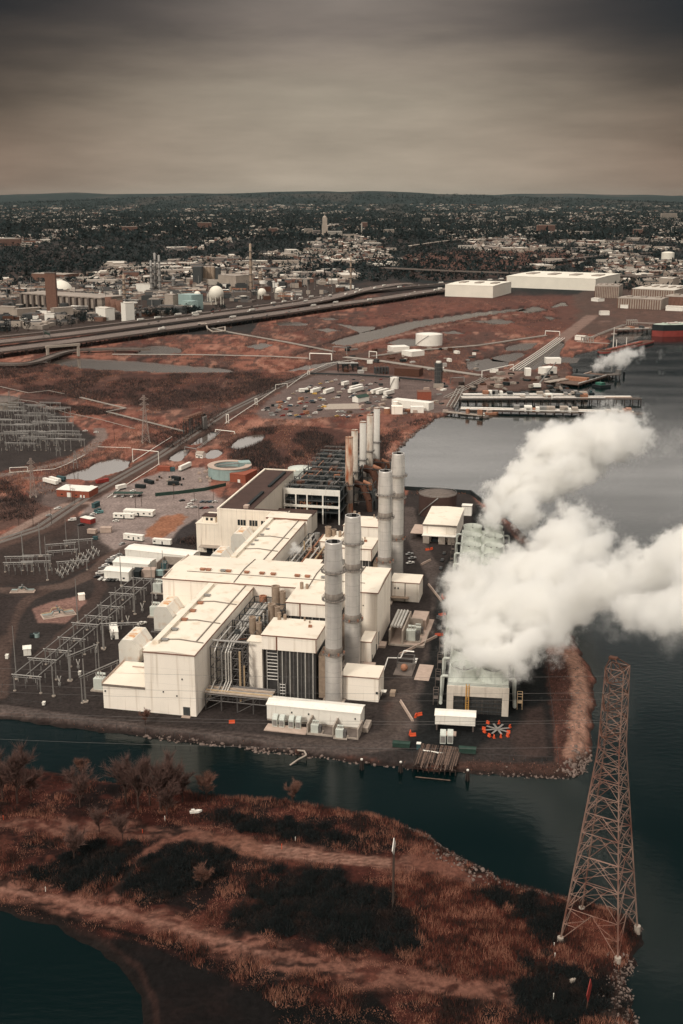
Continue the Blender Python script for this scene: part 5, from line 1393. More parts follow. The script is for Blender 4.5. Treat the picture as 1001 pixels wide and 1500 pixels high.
# brick building and trailers at the left
t = shed('brick_shop', 'red brick workshop with white roof beside the pond', 'building', (83.5, 727), (131, 730), 16, 5.2, 'brick', 'white', 'flat', ((0.32, 3.4, 3.6, 'white'), (0.72, 1.4, 2.2, 'white'), (0.82, 1.2, 2.2, 'white')), (0.16, 0.6))
box_trailer((63, 707), (82, 712), 'white trailer nearest in the group of three by the pond'); box_trailer((72, 705), (86, 709), 'middle white trailer of the three by the pond'); box_trailer((83, 704), (94, 706), 'dark trailer at the back of the group by the pond', m_='teal_dark')
box_trailer((131, 722), (138, 718), 'small white trailer at the corner of the brick workshop')
for u, v, c in ((125, 632, 'white'), (141, 634, 'white'), (72, 756, 'silver'), (84, 746, 'white'), (86, 745, 'silver')): car(u, v, 0.3, c, '%s car on the dirt track near %s' % (c, 'the switchyard bend' if v < 700 else 'the railway crossing'), 'cars on the dirt tracks')

# round teal tank with brick annex
cx, cy = G(337, 697)
t = thing('clarifier_tank', 'round open pale teal tank with broad cream rim', 'tank', (cx, cy, 0), 0)
MB().lathe(0, 0, [(17.5, 0), (17.5, 8.6), (17.8, 8.6), (17.8, 9.2), (12.8, 9.2), (12.8, 5.0)], 48).build('shell', M['cyan'], t, smooth=False)
MB().lathe(0, 0, [(18.0, 8.9), (18.0, 9.35), (12.6, 9.35), (12.6, 8.9)], 48).build('rim_walkway', M['conc_pink'], t)
MB().cyl(0, 0, 4.6, 5.0, 12.75, 40).build('sludge_surface', M['conc_dark'], t)
MB().cbox(0, 0, 9.8, 25.4, 1.6, 0.6, 0.4).build('bridge_arm', M['steel'], t)
shed('brick_annex', 'red brick block joined to the round teal tank', 'building', (337, 705.5), (360, 708), 20, 6.6, 'brick', 'brick', 'flat', ((0.5, 2.2, 2.6, 'white'),))
shed('teal_hut', 'teal plant box standing on top beside the round tank', 'plant box', (352, 697), (368, 696), 9, 10.5, 'cyan', 'cyan')

# little gabled house and the rail lift bridge
shed('pump_cottage', 'small white gabled hut on the creek bank', 'hut', (287, 670.5), (297, 671.5), 6, 3.6, 'white', 'conc', 'gable', ((0.4, 1.2, 2.2, 'dark'),), (0.18, 0.8), rise=1.8)
t = thing('lift_bridge', 'dark rail lift bridge with two towers over the creek', 'bridge', G3(274, 636), math.atan2(G(312, 622)[1] - G(274, 636)[1], G(312, 622)[0] - G(274, 636)[0]))
Lb = 30.0
fb = MB()
for x_ in (0, 5, Lb - 6, Lb):
	for y_ in (-3.5, 3.5): fb.bar((x_, y_, 0), (x_, y_, 15), 0.7)
for x0, x1 in ((0, 5), (Lb - 6, Lb)):
	for y_ in (-3.5, 3.5):
		for k in range(3): fb.bar((x0, y_, k * 5), (x1, y_, k * 5 + 5), 0.35); fb.bar((x0, y_, k * 5 + 5), (x1, y_, k * 5 + 5), 0.35)
fb.build('tower', M['dark_grey'], t)
gb = MB(); gb.box(-2, Lb + 2, -3, 3, 13, 15.5)
for k in range(6): gb.box(k * 5 + 1, k * 5 + 3.5, -2.5, 2.5, 15.5, 17.0)
gb.build('counterweight_span', M['brick_brown'], t)
cb = MB()
for k in range(3): cb.cyl(Lb - 6 + k * 3, -4.8, 0, 13, 0.9, 10)
cb.build('fender_piles', M['steel'], t)

# pipelines
def pipeline(name, label, px, z, r, m_='silver', cat='pipeline', sup=14.0, n=6, twin=None, group=None, legs=True):
	pts3 = []
	for k, p in enumerate(px):
		zz = p[2] if len(p) > 2 else z
		pts3.append(Vector(G3(p[0], p[1], zz if len(p) > 2 and p[2] > 6 else 0) if len(p) < 4 else G3(p[0], p[1], 0)) * 1.0)
		pts3[-1].z = zz
	# a raised point is given by where it is seen, so lift it along that sight line only when asked
	o = Vector((pts3[0].x, pts3[0].y, 0))
	t = thing(name, label, cat, o, 0, group)
	P = [v - o for v in pts3]
	offs = [0.0] if twin is None else twin
	for k, of in enumerate(offs):
		pb = MB()
		Q = []
		for i, v in enumerate(P):
			d = (P[min(i + 1, len(P) - 1)] - P[max(i - 1, 0)]); d.z = 0
			d = d.normalized() if d.length > 1e-6 else Vector((1, 0, 0))
			Q.append(tuple(v + Vector((-d.y, d.x, 0)) * of))
		pb.path(Q, r * 0.42, n); pb.build('pipe', M[m_], t)
	if legs:
		c = 0
		proto = None
		for a_, b_ in zip(P, P[1:]):
			L_ = (b_ - a_).length
			if abs(a_.z - b_.z) > 2: continue
			for k in range(int(L_ / sup)):
				if c >= 40: break
				q = a_.lerp(b_, (k + 0.5) / max(1, int(L_ / sup)))
				wspan = max(abs(x) for x in offs) + 1.0
				if proto is None or abs(q.z - proto[1]) > 0.5:
					mb = MB(); mb.box(-0.25, 0.25, -wspan, wspan, q.z - r - 0.35, q.z - r); mb.box(-0.2, 0.2, -0.25, 0.25, 0, q.z - r - 0.36)
					s_ = mb.build('support', M['conc'], t); proto = (s_, q.z)
				else:
					s_ = proto[0].copy(); COL.objects.link(s_); s_.parent = t
				s_.location = (q.x, q.y, 0); s_.rotation_euler = (0, 0, math.atan2(b_.y - a_.y, b_.x - a_.x)); c += 1
	return t
pipeline('pipeline', 'white pipeline zigzagging through the marsh to the lift bridge', [(0, 568), (42, 577.5), (72, 574), (95, 579)], 1.6, 0.9, 'pipe_far')
pipeline('pipeline', 'white pipeline with a sharp dogleg leading to the lift bridge', [(118, 584), (184, 600), (157, 605), (270, 634)], 1.6, 0.9, 'pipe_far', twin=[-1.1, 1.1])
pipeline('pipeline', 'thin white pipeline ending bluntly in the marsh right of the switchyard', [(28, 587), (50, 590), (96, 606), (150, 617), (198, 630)], 1.4, 0.7, 'pipe_far')
pipeline('pipeline', 'low white pipeline along the pond edge below the switchyard', [(16, 694), (42, 692), (80, 689), (98, 682), (125, 668)], 1.2, 0.45, 'white')
pipeline('pipeline', 'thin pale pipeline crossing the marsh behind the pond', [(144, 656), (192, 657.5)], 1.0, 0.45, 'white')
# goal post pipe loop over the railway
def goal(name, label, pa, pb_, h, r=0.5, m_='white', tails=()):
	a_ = G3(*pa); b_ = G3(*pb_)
	t = thing(name, label, 'pipe loop', a_, 0)
	d = (b_[0] - a_[0], b_[1] - a_[1])
	pts = [(0, 0, 0.6), (0, 0, h), (d[0], d[1], h), (d[0], d[1], 0.6)]
	r *= 0.6
	MB().path(pts, r, 8).build('pipe', M[m_], t)
	for k, tl in enumerate(tails):
		s = (0, 0, 0.6) if k == 0 else (d[0], d[1], 0.6)
		if tl is None: continue
		pp_ = [s] + [(G(*q)[0] - a_[0], G(*q)[1] - a_[1], 0.8) for q in tl]
		MB().path(pp_, r, 8).build('pipe_run', M[m_], t)
	for s in ((0, 0), d): MB().box(s[0] - 0.9, s[0] + 0.9, s[1] - 0.9, s[1] + 0.9, 0, 0.6).build('footing', M['conc'], t)
goal('pipe_loop', 'tall white pipe loop rising over the railway like a goal post', (195, 677), (233, 681), 11.5, 0.5, tails=([(228, 656), (252, 641)], [(186, 711), (158, 730)]))
goal('pipe_loop', 'low white pipe loop at the switchyard road', (15, 693), (41, 692), 4.6, 0.4)
goal('pipe_loop', 'white pipe loop over the railway beside the junk yard', (404, 571), (421, 569), 6.0, 0.5)
pipeline('pipeline', 'white pipeline along the railway below the junk yard', [(330, 622), (372, 594), (404, 572)], 1.4, 0.7, 'white')
pipeline('pipeline', 'white pipeline along the railway beside the junk yard', [(421, 569), (451, 547), (480, 534), (528, 527)], 1.4, 0.7, 'white')
goal('pipe_loop', 'pale square pipe loop beside the lift bridge', (316, 633), (344, 636), 2.5, 0.6)
goal('pipe_loop', 'grey pipe loop over the creek left of the white hut', (271, 661), (288, 664), 4.0, 0.6, 'steel')
pipeline('pipeline', 'twin grey pipes along the creek to the lift bridge', [(290, 659), (316, 640), (322, 634)], 1.6, 0.6, 'steel', twin=[-0.9, 0.9])
for k, (u, v, lb_) in enumerate([(332, 620, 'white pipe riser standing beside the railway near the bridge'), (374, 593, 'pair of white pipe risers beside the railway'), (451, 549, 'single white pipe riser at the junk yard fence')]):
	t = thing('pipe_riser', lb_, 'pipe riser', G3(u, v), 0)
	MB().path([(0, 0, 0), (0, 0, 9 - 2 * k), (2.2, 0, 9 - 2 * k), (2.2, 0, 0)], 0.4, 8).build('pipe', M['white'], t)
	MB().box(-0.8, 3, -0.8, 0.8, 0, 0.5).build('footing', M['conc'], t)

# railway
def rails(label, px, off):
	P = [Vector((*G(*q), 0)) for q in px]
	o = P[0].copy()
	t = thing('railway_track', label, 'railway', o, 0, 'railway tracks')
	for g in (-0.75, 0.75):
		pb = MB(); Q = []
		for i, v in enumerate(P):
			d = (P[min(i + 1, len(P) - 1)] - P[max(i - 1, 0)]).normalized()
			Q.append(v - o + Vector((-d.y, d.x, 0)) * (off + g) + Vector((0, 0, 0.35)))
		for a_, b_ in zip(Q, Q[1:]): pb.bar(a_, b_, 0.22)
		pb.build('rail', M['steel'], t)
	bb = MB()
	for i in range(len(P) - 1):
		d = (P[i + 1] - P[i]).normalized(); nrm = Vector((-d.y, d.x, 0))
		vs = []
		for q in (P[i], P[i + 1]):
			for s_, z_ in ((-1.9, 0.02), (-1.4, 0.25), (1.4, 0.25), (1.9, 0.02)): vs.append(tuple(q - o + nrm * (off + s_) + Vector((0, 0, z_))))
		bb.add(vs, [(0, 1, 5, 4), (1, 2, 6, 5), (2, 3, 7, 6)])
	bb.build('ballast', M['conc_dark'], t)
RP = [(-60, 812), (60, 773), (130, 726), (235, 667), (275, 641), (330, 605), (420, 561), (500, 529)]
rails('railway track on the pond side of the corridor', RP, 3.2)
rails('railway track on the service yard side of the corridor', RP, -2.6)

# ------------------------------------------------------------------ switchyards
def mast(u, v, h, label, group=None, r=0.22, arm=False, m_='steel'):
	t = thing('mast', label, 'mast', G3(u, v), 0.4, group)
	MB().cyl(0, 0, 0.5, h, r, 8, r * 0.45).build('shaft', M[m_], t)
	MB().cyl(0, 0, 0, 0.5, r * 2.8, 10).build('footing', M['conc'], t)
	if arm: MB().bar((-2.2, 0, h - 1.5), (2.2, 0, h - 1.5), 0.2).build('crossarm', M[m_], t)
	return t
MG = 'slender grey masts of the switchyards'
for u, v, vt in ((24.6, 995, 917), (79, 1020, 950), (103, 997, 943), (125.5, 1028, 965), (152, 950, 882), (114.5, 912, 848), (172, 918, 860), (146, 985, 930), (198, 900, 830), (224, 890, 822), (35, 826, 780), (60, 815, 766), (70, 850, 785), (98, 800, 760), (117, 812, 770), (178, 858, 806), (240, 858, 806)):
	X0, Y0 = G(u, v); lo, hi = 0.0, 60.0
	for _ in range(40):
		mid = (lo + hi) / 2
		yy = Y0; zz = mid - CAM_H
		vv = 750 - FOC * (yy * SP + zz * CP) / (yy * CP - zz * SP)
		if vv > vt: lo = mid
		else: hi = mid
	mast(u, v, lo, 'slender grey lightning mast standing among the switchyard gantries', MG, 0.5 if u in (35, 60, 103, 125.5, 152) else 0.32)
def gantry(loc, rz, span, h, label, group, n=3, legs=2, m_='steel'):
	t = thing('gantry', label, 'gantry', loc, rz, group)
	for k in range(legs):
		x_ = span * k / (legs - 1)
		MB().bar((x_, 0, 0.4), (x_, 0, h), 0.42).build('leg', M[m_], t)
		MB().cyl(x_, 0, 0, 0.4, 0.7, 10).build('footing', M['conc'], t)
	bb = MB(); bb.bar((-1, 0, h), (span + 1, 0, h), 0.42); bb.bar((-0.6, 0, h - 1.1), (span + 0.6, 0, h - 1.1), 0.2)
	for k in range(int(span / 1.6)): bb.bar((k * 1.6, 0, h), (k * 1.6 + 0.8, 0, h - 1.1), 0.14)
	bb.build('beam', M[m_], t)
	for k in range(n):
		x_ = span * (k + 0.5) / n
		MB().cyl(x_, 0, h - 3.2, h - 1.1, 0.22, 8).build('insulator', M['steel'], t)
	return t
a0 = Vector(G3(22, 1012)); a1 = Vector(G3(196, 866))
d = (a1 - a0).normalized(); nrm = Vector((d.y, -d.x, 0)); Lg = (a1 - a0).length; rzg = math.atan2(nrm.y, nrm.x)
for k in range(10):
	q = a0 + d * (Lg * k / 9)
	gantry(q, rzg, 13.0, 8.2 + (1.8 if k % 3 == 1 else 0), ['steel gantry at the near left end of the station switchyard', 'steel gantry in the long row beside the turbine hall', 'steel gantry at the far end near the parked cars'][0 if k == 0 else 2 if k == 9 else 1], 'gantries of the station switchyard')
for k, of in enumerate((0.6, 6.5, 12.4)):
	p0 = a0 + nrm * of
	t = thing('busbar', ['busbar tube on the road side of the long gantry row', 'middle busbar tube of the long gantry row', 'busbar tube on the turbine hall side of the long gantry row'][k], 'busbar', p0, 0)
	e_ = d * Lg
	MB().tube((0, 0, 8.7), (e_.x, e_.y, 8.7), 0.22, 6).build('tube', M['steel'], t)
def breaker(loc, rz, label, group, s=1.0, kind=0):
	t = thing('switch_post', label, 'insulator post', loc, rz, group)
	MB().cyl(0, 0, 0, 2.4 * s, 0.22, 6).build('pedestal', M['steel_mid'], t)
	if kind == 0:
		b = MB(); b.cyl(0, 0, 2.4 * s, 4.6 * s, 0.3, 8, 0.2); b.build('insulator', M['steel'], t)
	else:
		for sx in (-0.9, 0.9):
			b = MB(); b.tube((0, 0, 2.5 * s), (sx, 0, 5.2 * s), 0.22, 7); b.build('insulator', M['silver'], t)
		MB().box(-0.6, 0.6, -0.4, 0.4, 1.0 * s, 2.2 * s).build('cabinet', M['steel'], t)
proto_b = []
def breakers(pts, label, group, kind=0, rz=0.3, s=1.0):
	t0 = None
	for p in pts:
		if t0 is None:
			breaker(p, rz, label, group, s, kind); t0 = [o for o in COL.objects if o.parent is None and o.get('label') == label][-1]
		else: dup(t0, p, rz)
pts = []
for k in range(18):
	q = a0 + d * (Lg * (k + 0.5) / 18)
	for of in (3.5, 9.5): pts.append(q + nrm * of)
breakers(pts, 'insulator post under the long gantry row', 'insulators under the gantry row', 0, rzg)
breakers([a0 + d * (Lg * (k + 0.4) / 7) + nrm * 18.5 for k in range(7)], 'vee shaped breaker beside the long gantry row', 'vee breakers beside the gantry row', 1, rzg, 1.1)
for k, (u, v, lb_) in enumerate([(147, 1010, 'generator transformer at the corner of the low annex'), (228, 903, 'generator transformer left of the middle filter house'), (232, 868, 'generator transformer near the cross hall corner')]):
	transformer(G3(u, v), RZ, lb_, 1.5)
shed('relay_hut', 'small white hut left of the nearest filter house', 'hut', (163, 937), (174, 936), 14, 3.8, 'white', 'white', 'flat', ((0.2, 1.1, 2.2, 'dark'),))
car(208, 915, 0.8, 'white', 'white pickup between the filter houses', None, 'pickup')
gantry(G3(121, 1030), 0.95, 22, 13, 'tall steel gantry in front of the low annex', 'tall gantries beside the annex', 3)
gantry(G3(104, 998), 0.95, 16, 13, 'tall steel gantry left of the low annex', 'tall gantries beside the annex', 3)
gantry(G3(153, 952), 0.1, 18, 14, 'tall steel gantry across the middle of the long row', 'tall gantries beside the annex', 3)
# northern small switchyard
g0 = [(8, 838), (34, 836), (10, 829), (36, 827)]
for k, (u, v) in enumerate(g0): gantry(G3(u, v), 0.05, 16, 6.0, 'low gantry in the small switchyard above the gravel pads', 'low gantries of the small switchyard', 3)
for k, (u, v) in enumerate([(70, 812), (72, 822), (86, 838), (96, 806)]): gantry(G3(u, v), 0.25, 17, 6.5, 'low gantry on the parking lot side of the small switchyard', 'low gantries of the small switchyard', 3)
pts = [Vector(G3(12 + 9 * i + 2 * (j % 2), 836 + 6 * j)) for i in range(8) for j in range(2)]
breakers(pts, 'insulator post on a round footing in the small switchyard', 'insulators of the small switchyard')
pts = [Vector(G3(84 + 7.5 * i + 4 * j, 846 - 5.2 * i * 0.9 + 3.2 * j - 4)) for i in range(8) for j in range(3)]
breakers(pts, 'pale insulator post packed close on the right of the small switchyard', 'packed insulators of the small switchyard', 1, 0.5, 0.8)
# gravel pads with valves
def valve_pad(u, v, label, w, d_, n, rz):
	t = thing('valve_station', label, 'valve station', G3(u, v), rz)
	MB().box(0, w, 0, d_, 0, 0.2).build('pad', M['conc_pink'], t)
	for k in range(n):
		y_ = d_ * (k + 0.5) / n
		MB().path([(0.5, y_, 0.8), (w * 0.3, y_, 0.8), (w * 0.36, y_, 2.0 + (k % 2)), (w * 0.6, y_, 2.0 + (k % 2)), (w * 0.68, y_, 0.8), (w - 0.6, y_, 0.8)], 0.3, 6).build('pipe', M[['conc', 'steel', 'cyan', 'pipe_tan'][k % 4]], t)
		MB().cyl(w * 0.5, y_, 2.3 + (k % 2), 3.4 + (k % 2), 0.45, 8).build('valve', M[['teal_dark', 'steel'][k % 2]], t)
valve_pad(64, 908, 'valve pipes on a pinkish gravel pad', 18, 9, 4, 0.45)
valve_pad(14, 869, 'row of pale pipes on the small gravel pad farther left', 14, 5, 3, 0.05)
shed('valve_hut', 'tiny cream hut at the corner of the gravel pad', 'hut', (116, 880), (125, 879), 3.4, 3.2, 'wall_cream', 'wall_cream')
shed('valve_hut', 'small white peaked hut beside the switchyard road', 'hut', (35, 961), (46, 960), 3, 3.4, 'white', 'white', 'gable', rise=1.4)
t = thing('water_butt', 'round pale teal vat on the dark yard', 'vat', G3(54, 933), 0)
MB().cyl(0, 0, 0, 2.2, 1.5, 18).build('body', M['cyan'], t); MB().cyl(0, 0, 2.2, 2.3, 1.3, 18).build('lid', M['dark'], t)
dumpster((44, 935), (50, 935), 2.4, 1.8, 'dark bin left of the round pale teal vat', 'dark', name='waste_bin')
dumpster((8, 966), (12, 966), 2, 2.0, 'white box beside the left mast', 'white', name='junction_box')
dumpster((62, 1034), (66, 1034), 1.6, 1.4, 'white box at the channel corner of the switchyard', 'white', name='junction_box')
dumpster((115, 990), (118.5, 990), 1.6, 1.8, 'white box behind the gantry by the annex', 'white', name='junction_box')
fence('chain_fence', 'mesh fence curving round the near corner of the switchyard', [(4, 1006), (3, 1018), (18, 1030), (66, 1036), (112, 1020)], 2.2)

# big old switchyard at far left
rs = random.Random(5)
for j in range(9):
	v = 602 + j * 7.2
	for i in range(4):
		u = -12 + i * 25 + j * 2.6 + rs.uniform(-3, 3)
		if u > 96: continue
		gantry(G3(u, v), -0.12 + rs.uniform(-.05, .05), rs.choice([16, 22, 26]), rs.choice([7, 9.5, 11, 13]), 'dark grey lattice gantry in the crowded old switchyard', 'gantries of the old switchyard', 3, rs.choice([2, 3]), 'steel')
pts = [Vector(G3(-6 + i * 6.8 + rs.uniform(-2.5, 2.5) + j * 0.8, 603 + j * 6.6 + rs.uniform(-2.4, 2.4))) for i in range(14) for j in range(10)]
breakers(pts, 'grey insulator post in the crowded old switchyard', 'insulators of the old switchyard', 0, 0.2, 1.1)
for u, v, h in ((37, 628, 24), (54, 625, 22), (15, 600, 20), (30, 606, 20), (58, 618, 12), (88, 650, 16), (86, 668, 14), (111, 686, 15)):
	t = thing('a_frame_tower', 'pale leaning A shaped tower above the old switchyard', 'tower', G3(u, v), 0.3, 'A shaped towers of the old switchyard')
	for sx in (-1.8, 1.8): MB().bar((sx, 0, 0), (0.2 * sx, 0, h), 0.4).build('leg', M['steel'], t)
	MB().bar((-1.2, 0, h * 0.33), (1.2, 0, h * 0.33), 0.25).build('tie', M['steel'], t)
tank('water_tank', 'wide open grey tank cut off by the left edge', G3(-6, 597), 24.0, 9.0, 'conc', 'conc_dark', -4.0, True, stair=False, n=40)
# wooden poles
for u, v, h in ((49, 748 + 22, 12), (76, 768, 11), (168, 646, 12), (285, 735, 11), (255, 730, 12), (292, 762, 12), (208, 742, 12), (199, 744, 12), (313, 737, 11), (104, 730, 11), (107, 735, 11), (110, 738, 12), (28, 770, 12)):
	t = thing('utility_pole', 'dark wooden utility pole beside the yard tracks', 'utility pole', G3(u, v), 0.6, 'wooden poles round the yards')
	MB().cyl(0, 0, 0, h, 0.2, 6, 0.13).build('shaft', M['timber_pole'], t); MB().bar((-1.2, 0, h - 0.8), (1.2, 0, h - 0.8), 0.16).build('crossarm', M['timber_pole'], t)
# slim lattice pylons in the marsh
def lattice(name, label, loc, h, b, top, arms, m_, rz=0.3, thick=0.28, panels=9, group=None, cat='pylon', footing=True):
	t = thing(name, label, cat, loc, rz, group)
	legs = [MB() for _ in range(4)]; br = MB()
	cs = [(-1, -1), (1, -1), (1, 1), (-1, 1)]
	def wd(z):
		return top + (b - top) * max(0.0, 1 - z / (h * 0.8)) if isinstance(top, (int, float)) else 1
	zs = [0]
	for k in range(panels): zs.append(zs[-1] + (1.0 - 0.55 * k / panels))
	zs = [z * h / zs[-1] for z in zs]
	for z0, z1 in zip(zs, zs[1:]):
		w0, w1 = wd(z0), wd(z1)
		for i, (sx, sy) in enumerate(cs):
			legs[i].bar((sx * w0, sy * w0, z0), (sx * w1, sy * w1, z1), thick * 1.5)
			nx_, ny_ = cs[(i + 1) % 4]
			br.bar((sx * w0, sy * w0, z0), (nx_ * w1, ny_ * w1, z1), thick * 0.8); br.bar((nx_ * w0, ny_ * w0, z0), (sx * w1, sy * w1, z1), thick * 0.8)
			br.bar((sx * w1, sy * w1, z1), (nx_ * w1, ny_ * w1, z1), thick * 0.8)
	for l in legs: l.build('leg', M[m_], t)
	br.build('bracing', M[m_], t)
	for z_, L_ in arms:
		ab = MB(); w_ = wd(z_)
		for s in (-1, 1):
			for sy in (-1, 1):
				ab.bar((s * w_, sy * w_, z_), (s * L_, 0, z_ + 0.4), thick); ab.bar((s * w_, sy * w_, z_ + 2.6), (s * L_, 0, z_ + 0.4), thick)
			for k in range(1, 4): ab.bar((s * (w_ + (L_ - w_) * k / 4), 0, z_), (s * (w_ + (L_ - w_) * (k - 0.6) / 4), 0, z_ + 2.4 * (1 - k / 4)), thick * 0.7)
		ab.build('crossarm', M[m_], t)
	if footing:
		for sx, sy in cs: MB().cyl(sx * b, sy * b, -0.8, 0.9, thick * 3.2, 10).build('footing', M['conc'], t)
	return t
lattice('lattice_pylon', 'tall slim pale pylon rising from the marsh behind the switchyard', G3(214, 648), 44, 3.4, 0.7, ((30, 4), (35, 4.5), (40, 4)), 'pylon_far', panels=10, thick=0.2)
lattice('lattice_pylon', 'slim pylon beside the trailers left of the brick workshop', G3(49, 728), 30, 2.2, 0.6, ((22, 3), (26, 3)), 'pylon_far', panels=8, thick=0.18)

car(608.5, 970, 1.35, 'white', 'white pickup parked beside the pale laydown slab', None, 'pickup')
car(642, 906, 1.4, 'black', 'dark car on the road between the orange barriers', None)
for u, v, c in ((601, 826, 'white'), (604, 819, 'silver'), (600, 813, 'silver')): car(u, v, 0.5, c, c + ' vehicle parked behind the workshop', 'vehicles behind the workshop', 'pickup')
for u, v in ((651, 812), (648, 822), (646, 834)): car(u, v, 1.35, 'black', 'dark vehicle in the row along the cooling tower road', 'dark vehicles by the cooling tower')
# ------------------------------------------------------------------ marsh crossings, junk yard, terminal, river piers
rm = random.Random(21)
tank('storage_tank', 'large white storage tank standing alone in the marsh', G3(628.5, 505), 20.5, 16.5, 'white', 'white', 1.2, True, n=44)
tank('storage_tank', 'slim white tank in the middle of the junk yard', G3(578, 569), 5.2, 13, 'white', 'white', 1.0, True)
tank('storage_tank', 'white tank on the far right below the town', G3(978, 383), 22, 30, 'white_far', 'white_far', 4, False, stair=False)
t = thing('dark_column', 'dark tall process column with pale cap at the pipe yard', 'column', G3(642, 567), 0)
MB().cyl(0, 0, 0, 29, 4.2, 18).build('shell', M['dark_grey'], t); MB().cyl(0, 0, 29, 31, 3.2, 16).build('cap', M['white'], t); MB().box(-6, 6, -6, -4.3, 0, 5).build('base_house', M['conc'], t)
fb = MB()
for a_ in range(6):
	c_, s_ = math.cos(a_ * PI / 3) * 4.8, math.sin(a_ * PI / 3) * 4.8
	fb.bar((c_, s_, 0), (c_, s_, 29), 0.4)
	for z_ in range(4, 29, 5): fb.bar((c_, s_, z_), (math.cos((a_ + 1) * PI / 3) * 4.8, math.sin((a_ + 1) * PI / 3) * 4.8, z_), 0.35)
fb.build('cage', M['steel_mid'], t)
# white portal pipe bridges
goal('pipe_portal', 'broad white pipe portal at the end of the junk yard railway', (454, 527), (486, 528), 9.0, 1.2)
goal('pipe_portal', 'grey steel portal over the canal behind the white one', (488, 518), (508, 519), 10.0, 0.9, 'steel')
goal('pipe_portal', 'small white pipe portal right of the canal', (541, 524), (552, 525), 9.0, 1.0)
goal('pipe_portal', 'pale pipe portal at the head of the lagoon road', (706, 554), (752, 544), 9.0, 0.9)
goal('pipe_portal', 'pale pipe portal at the far crossing by the pipe road', (799, 491), (820, 492), 7.0, 1.0)
goal('pipe_portal', 'pale pipe stand beside the dark column', (660, 562), (680, 561), 7.0, 0.9, 'steel')
PL = 'long pipelines across the marsh'
pipeline('pipeline', 'long pale pipeline from the highway to the white portal', [(305, 481), (340, 489), (420, 503), (490, 517)], 2.0, 1.5, 'pipe_far', twin=[-2.2, 2.2])
pipeline('pipeline', 'long white pipeline along the dyke left of the white portal', [(165, 521), (290, 521.5), (400, 524), (452, 527)], 2.0, 1.2, 'pipe_far', twin=[-1.6, 1.6])
pipeline('pipeline', 'pale pipeline running from the canal to the dark column', [(505, 525), (560, 531), (620, 540), (705, 552)], 2.0, 1.4, 'pipe_far', twin=[-4, 0, 4])
pipeline('pipeline', 'long white pipeline from the canal past the white tank', [(545, 524), (600, 516), (700, 508), (800, 493)], 2.0, 1.6, 'pipe_far', twin=[-2, 2])
pipeline('pipeline', 'dark pipeline along the top edge of the junk yard', [(455, 549), (520, 551), (580, 555), (632, 560)], 2.0, 1.6, 'dark', twin=[-2, 2])
pipeline('pipeline', 'pipe bundle beside the diagonal lagoon road', [(754, 544), (790, 520), (822, 497)], 2.4, 1.2, 'white', twin=[-6, -2, 2, 6])
pipeline('pipeline', 'pipe bundle on the far side beyond the lagoon', [(866, 497), (890, 487), (915, 478)], 3.0, 1.6, 'pipe_far', twin=[-2, 2])
pipeline('pipeline', 'pale pipeline to the terminal barge berth', [(845, 503), (872, 505), (893, 506)], 3.0, 1.4, 'pipe_far')
pipeline('pipeline', 'pale pipeline to the tanker berth', [(925, 476), (960, 477)], 4.0, 1.6, 'pipe_far')
pipeline('pipeline', 'pale pipes fanning from the dark column to the piers', [(655, 586), (674, 576), (712, 557)], 3.0, 1.3, 'pipe_far', twin=[-4, 0, 4])
pipeline('pipeline', 'pale pipes down the shore end of the piers', [(660, 600), (668, 586), (674, 574)], 3.5, 1.6, 'pipe_far', twin=[-4, 0, 4])
for k, (u, v, lb_) in enumerate([(927, 476, 'pale pipe manifold tower by the tanker berth'), (862, 502, 'pale pipe manifold by the barge berth'), (560, 548, 'dark exchanger cluster above the junk yard')]):
	t = thing('manifold', lb_, 'manifold', G3(u, v), 0.2)
	for j in range(5): MB().path([(-8 + 4 * j, 0, 0), (-8 + 4 * j, 0, 8), (-8 + 4 * j, 8, 8), (-8 + 4 * j, 8, 0)], 0.9, 8).build('pipe', M['pipe_far' if k < 2 else 'dark_grey'], t)
# junk yard
wh = [((440, 576), (452, 575)), ((459, 577), (470, 574)), ((478, 578), (490, 574)), ((514, 577), (533, 572)), ((547, 578), (562, 574)), ((555, 579), (570, 575)), ((566, 580), (578, 577)), ((504, 566), (512, 564))]
for k, (p, q) in enumerate(wh): box_trailer(p, q, 'white box trailer in the trailer row of the junk yard', 'white trailers in the junk yard', d=4.0, h=5.0)
trailer((516, 573), (532, 569), 'white covered truck body at the back of the junk yard', None, 4, 5, win=())
shed('green_hut', 'small dark green gabled hut with white end wall in the junk yard', 'hut', (525, 590), (541, 587), 9, 5, 'white', 'green_dark', 'gable', rise=2.5)
tag(MB().box(0, 40, 0, 32, 0, 0.35).build('concrete_slab', M['conc'], None, G3(476, 600), 0.12), 'bare pale concrete slab in the junk yard', 'slab')
shed('site_office', 'long low white building at the shore end of the junk yard', 'building', (574, 596), (628, 602), 12, 8, 'white', 'white')
shed('site_office', 'shorter white block in front of the long low one by the shore', 'building', (602, 605), (621, 605), 9, 6, 'white', 'white')
shed('site_office', 'cream block at the shore with an orange neighbour', 'building', (574, 607), (590, 607), 9, 8, 'wall_cream', 'wall_cream')
tank('small_tank', 'small orange and white tank beside the cream shore block', G3(567, 606), 3.2, 6, 'rust_pale', 'white', 0.8, False, stair=False)
tank('small_tank', 'small cream tank on the shore block terrace', G3(580, 599), 3.2, 8, 'wall_cream', 'wall_cream', 0.8, False, stair=False)
shed('brick_store', 'square red brick store near the dark column', 'building', (612, 586), (632, 586), 14, 9, 'brick', 'brick_brown')
shed('rust_store', 'long rusty open shed above the junk yard', 'building', (578, 550), (614, 552), 18, 9, 'rust', 'rust')
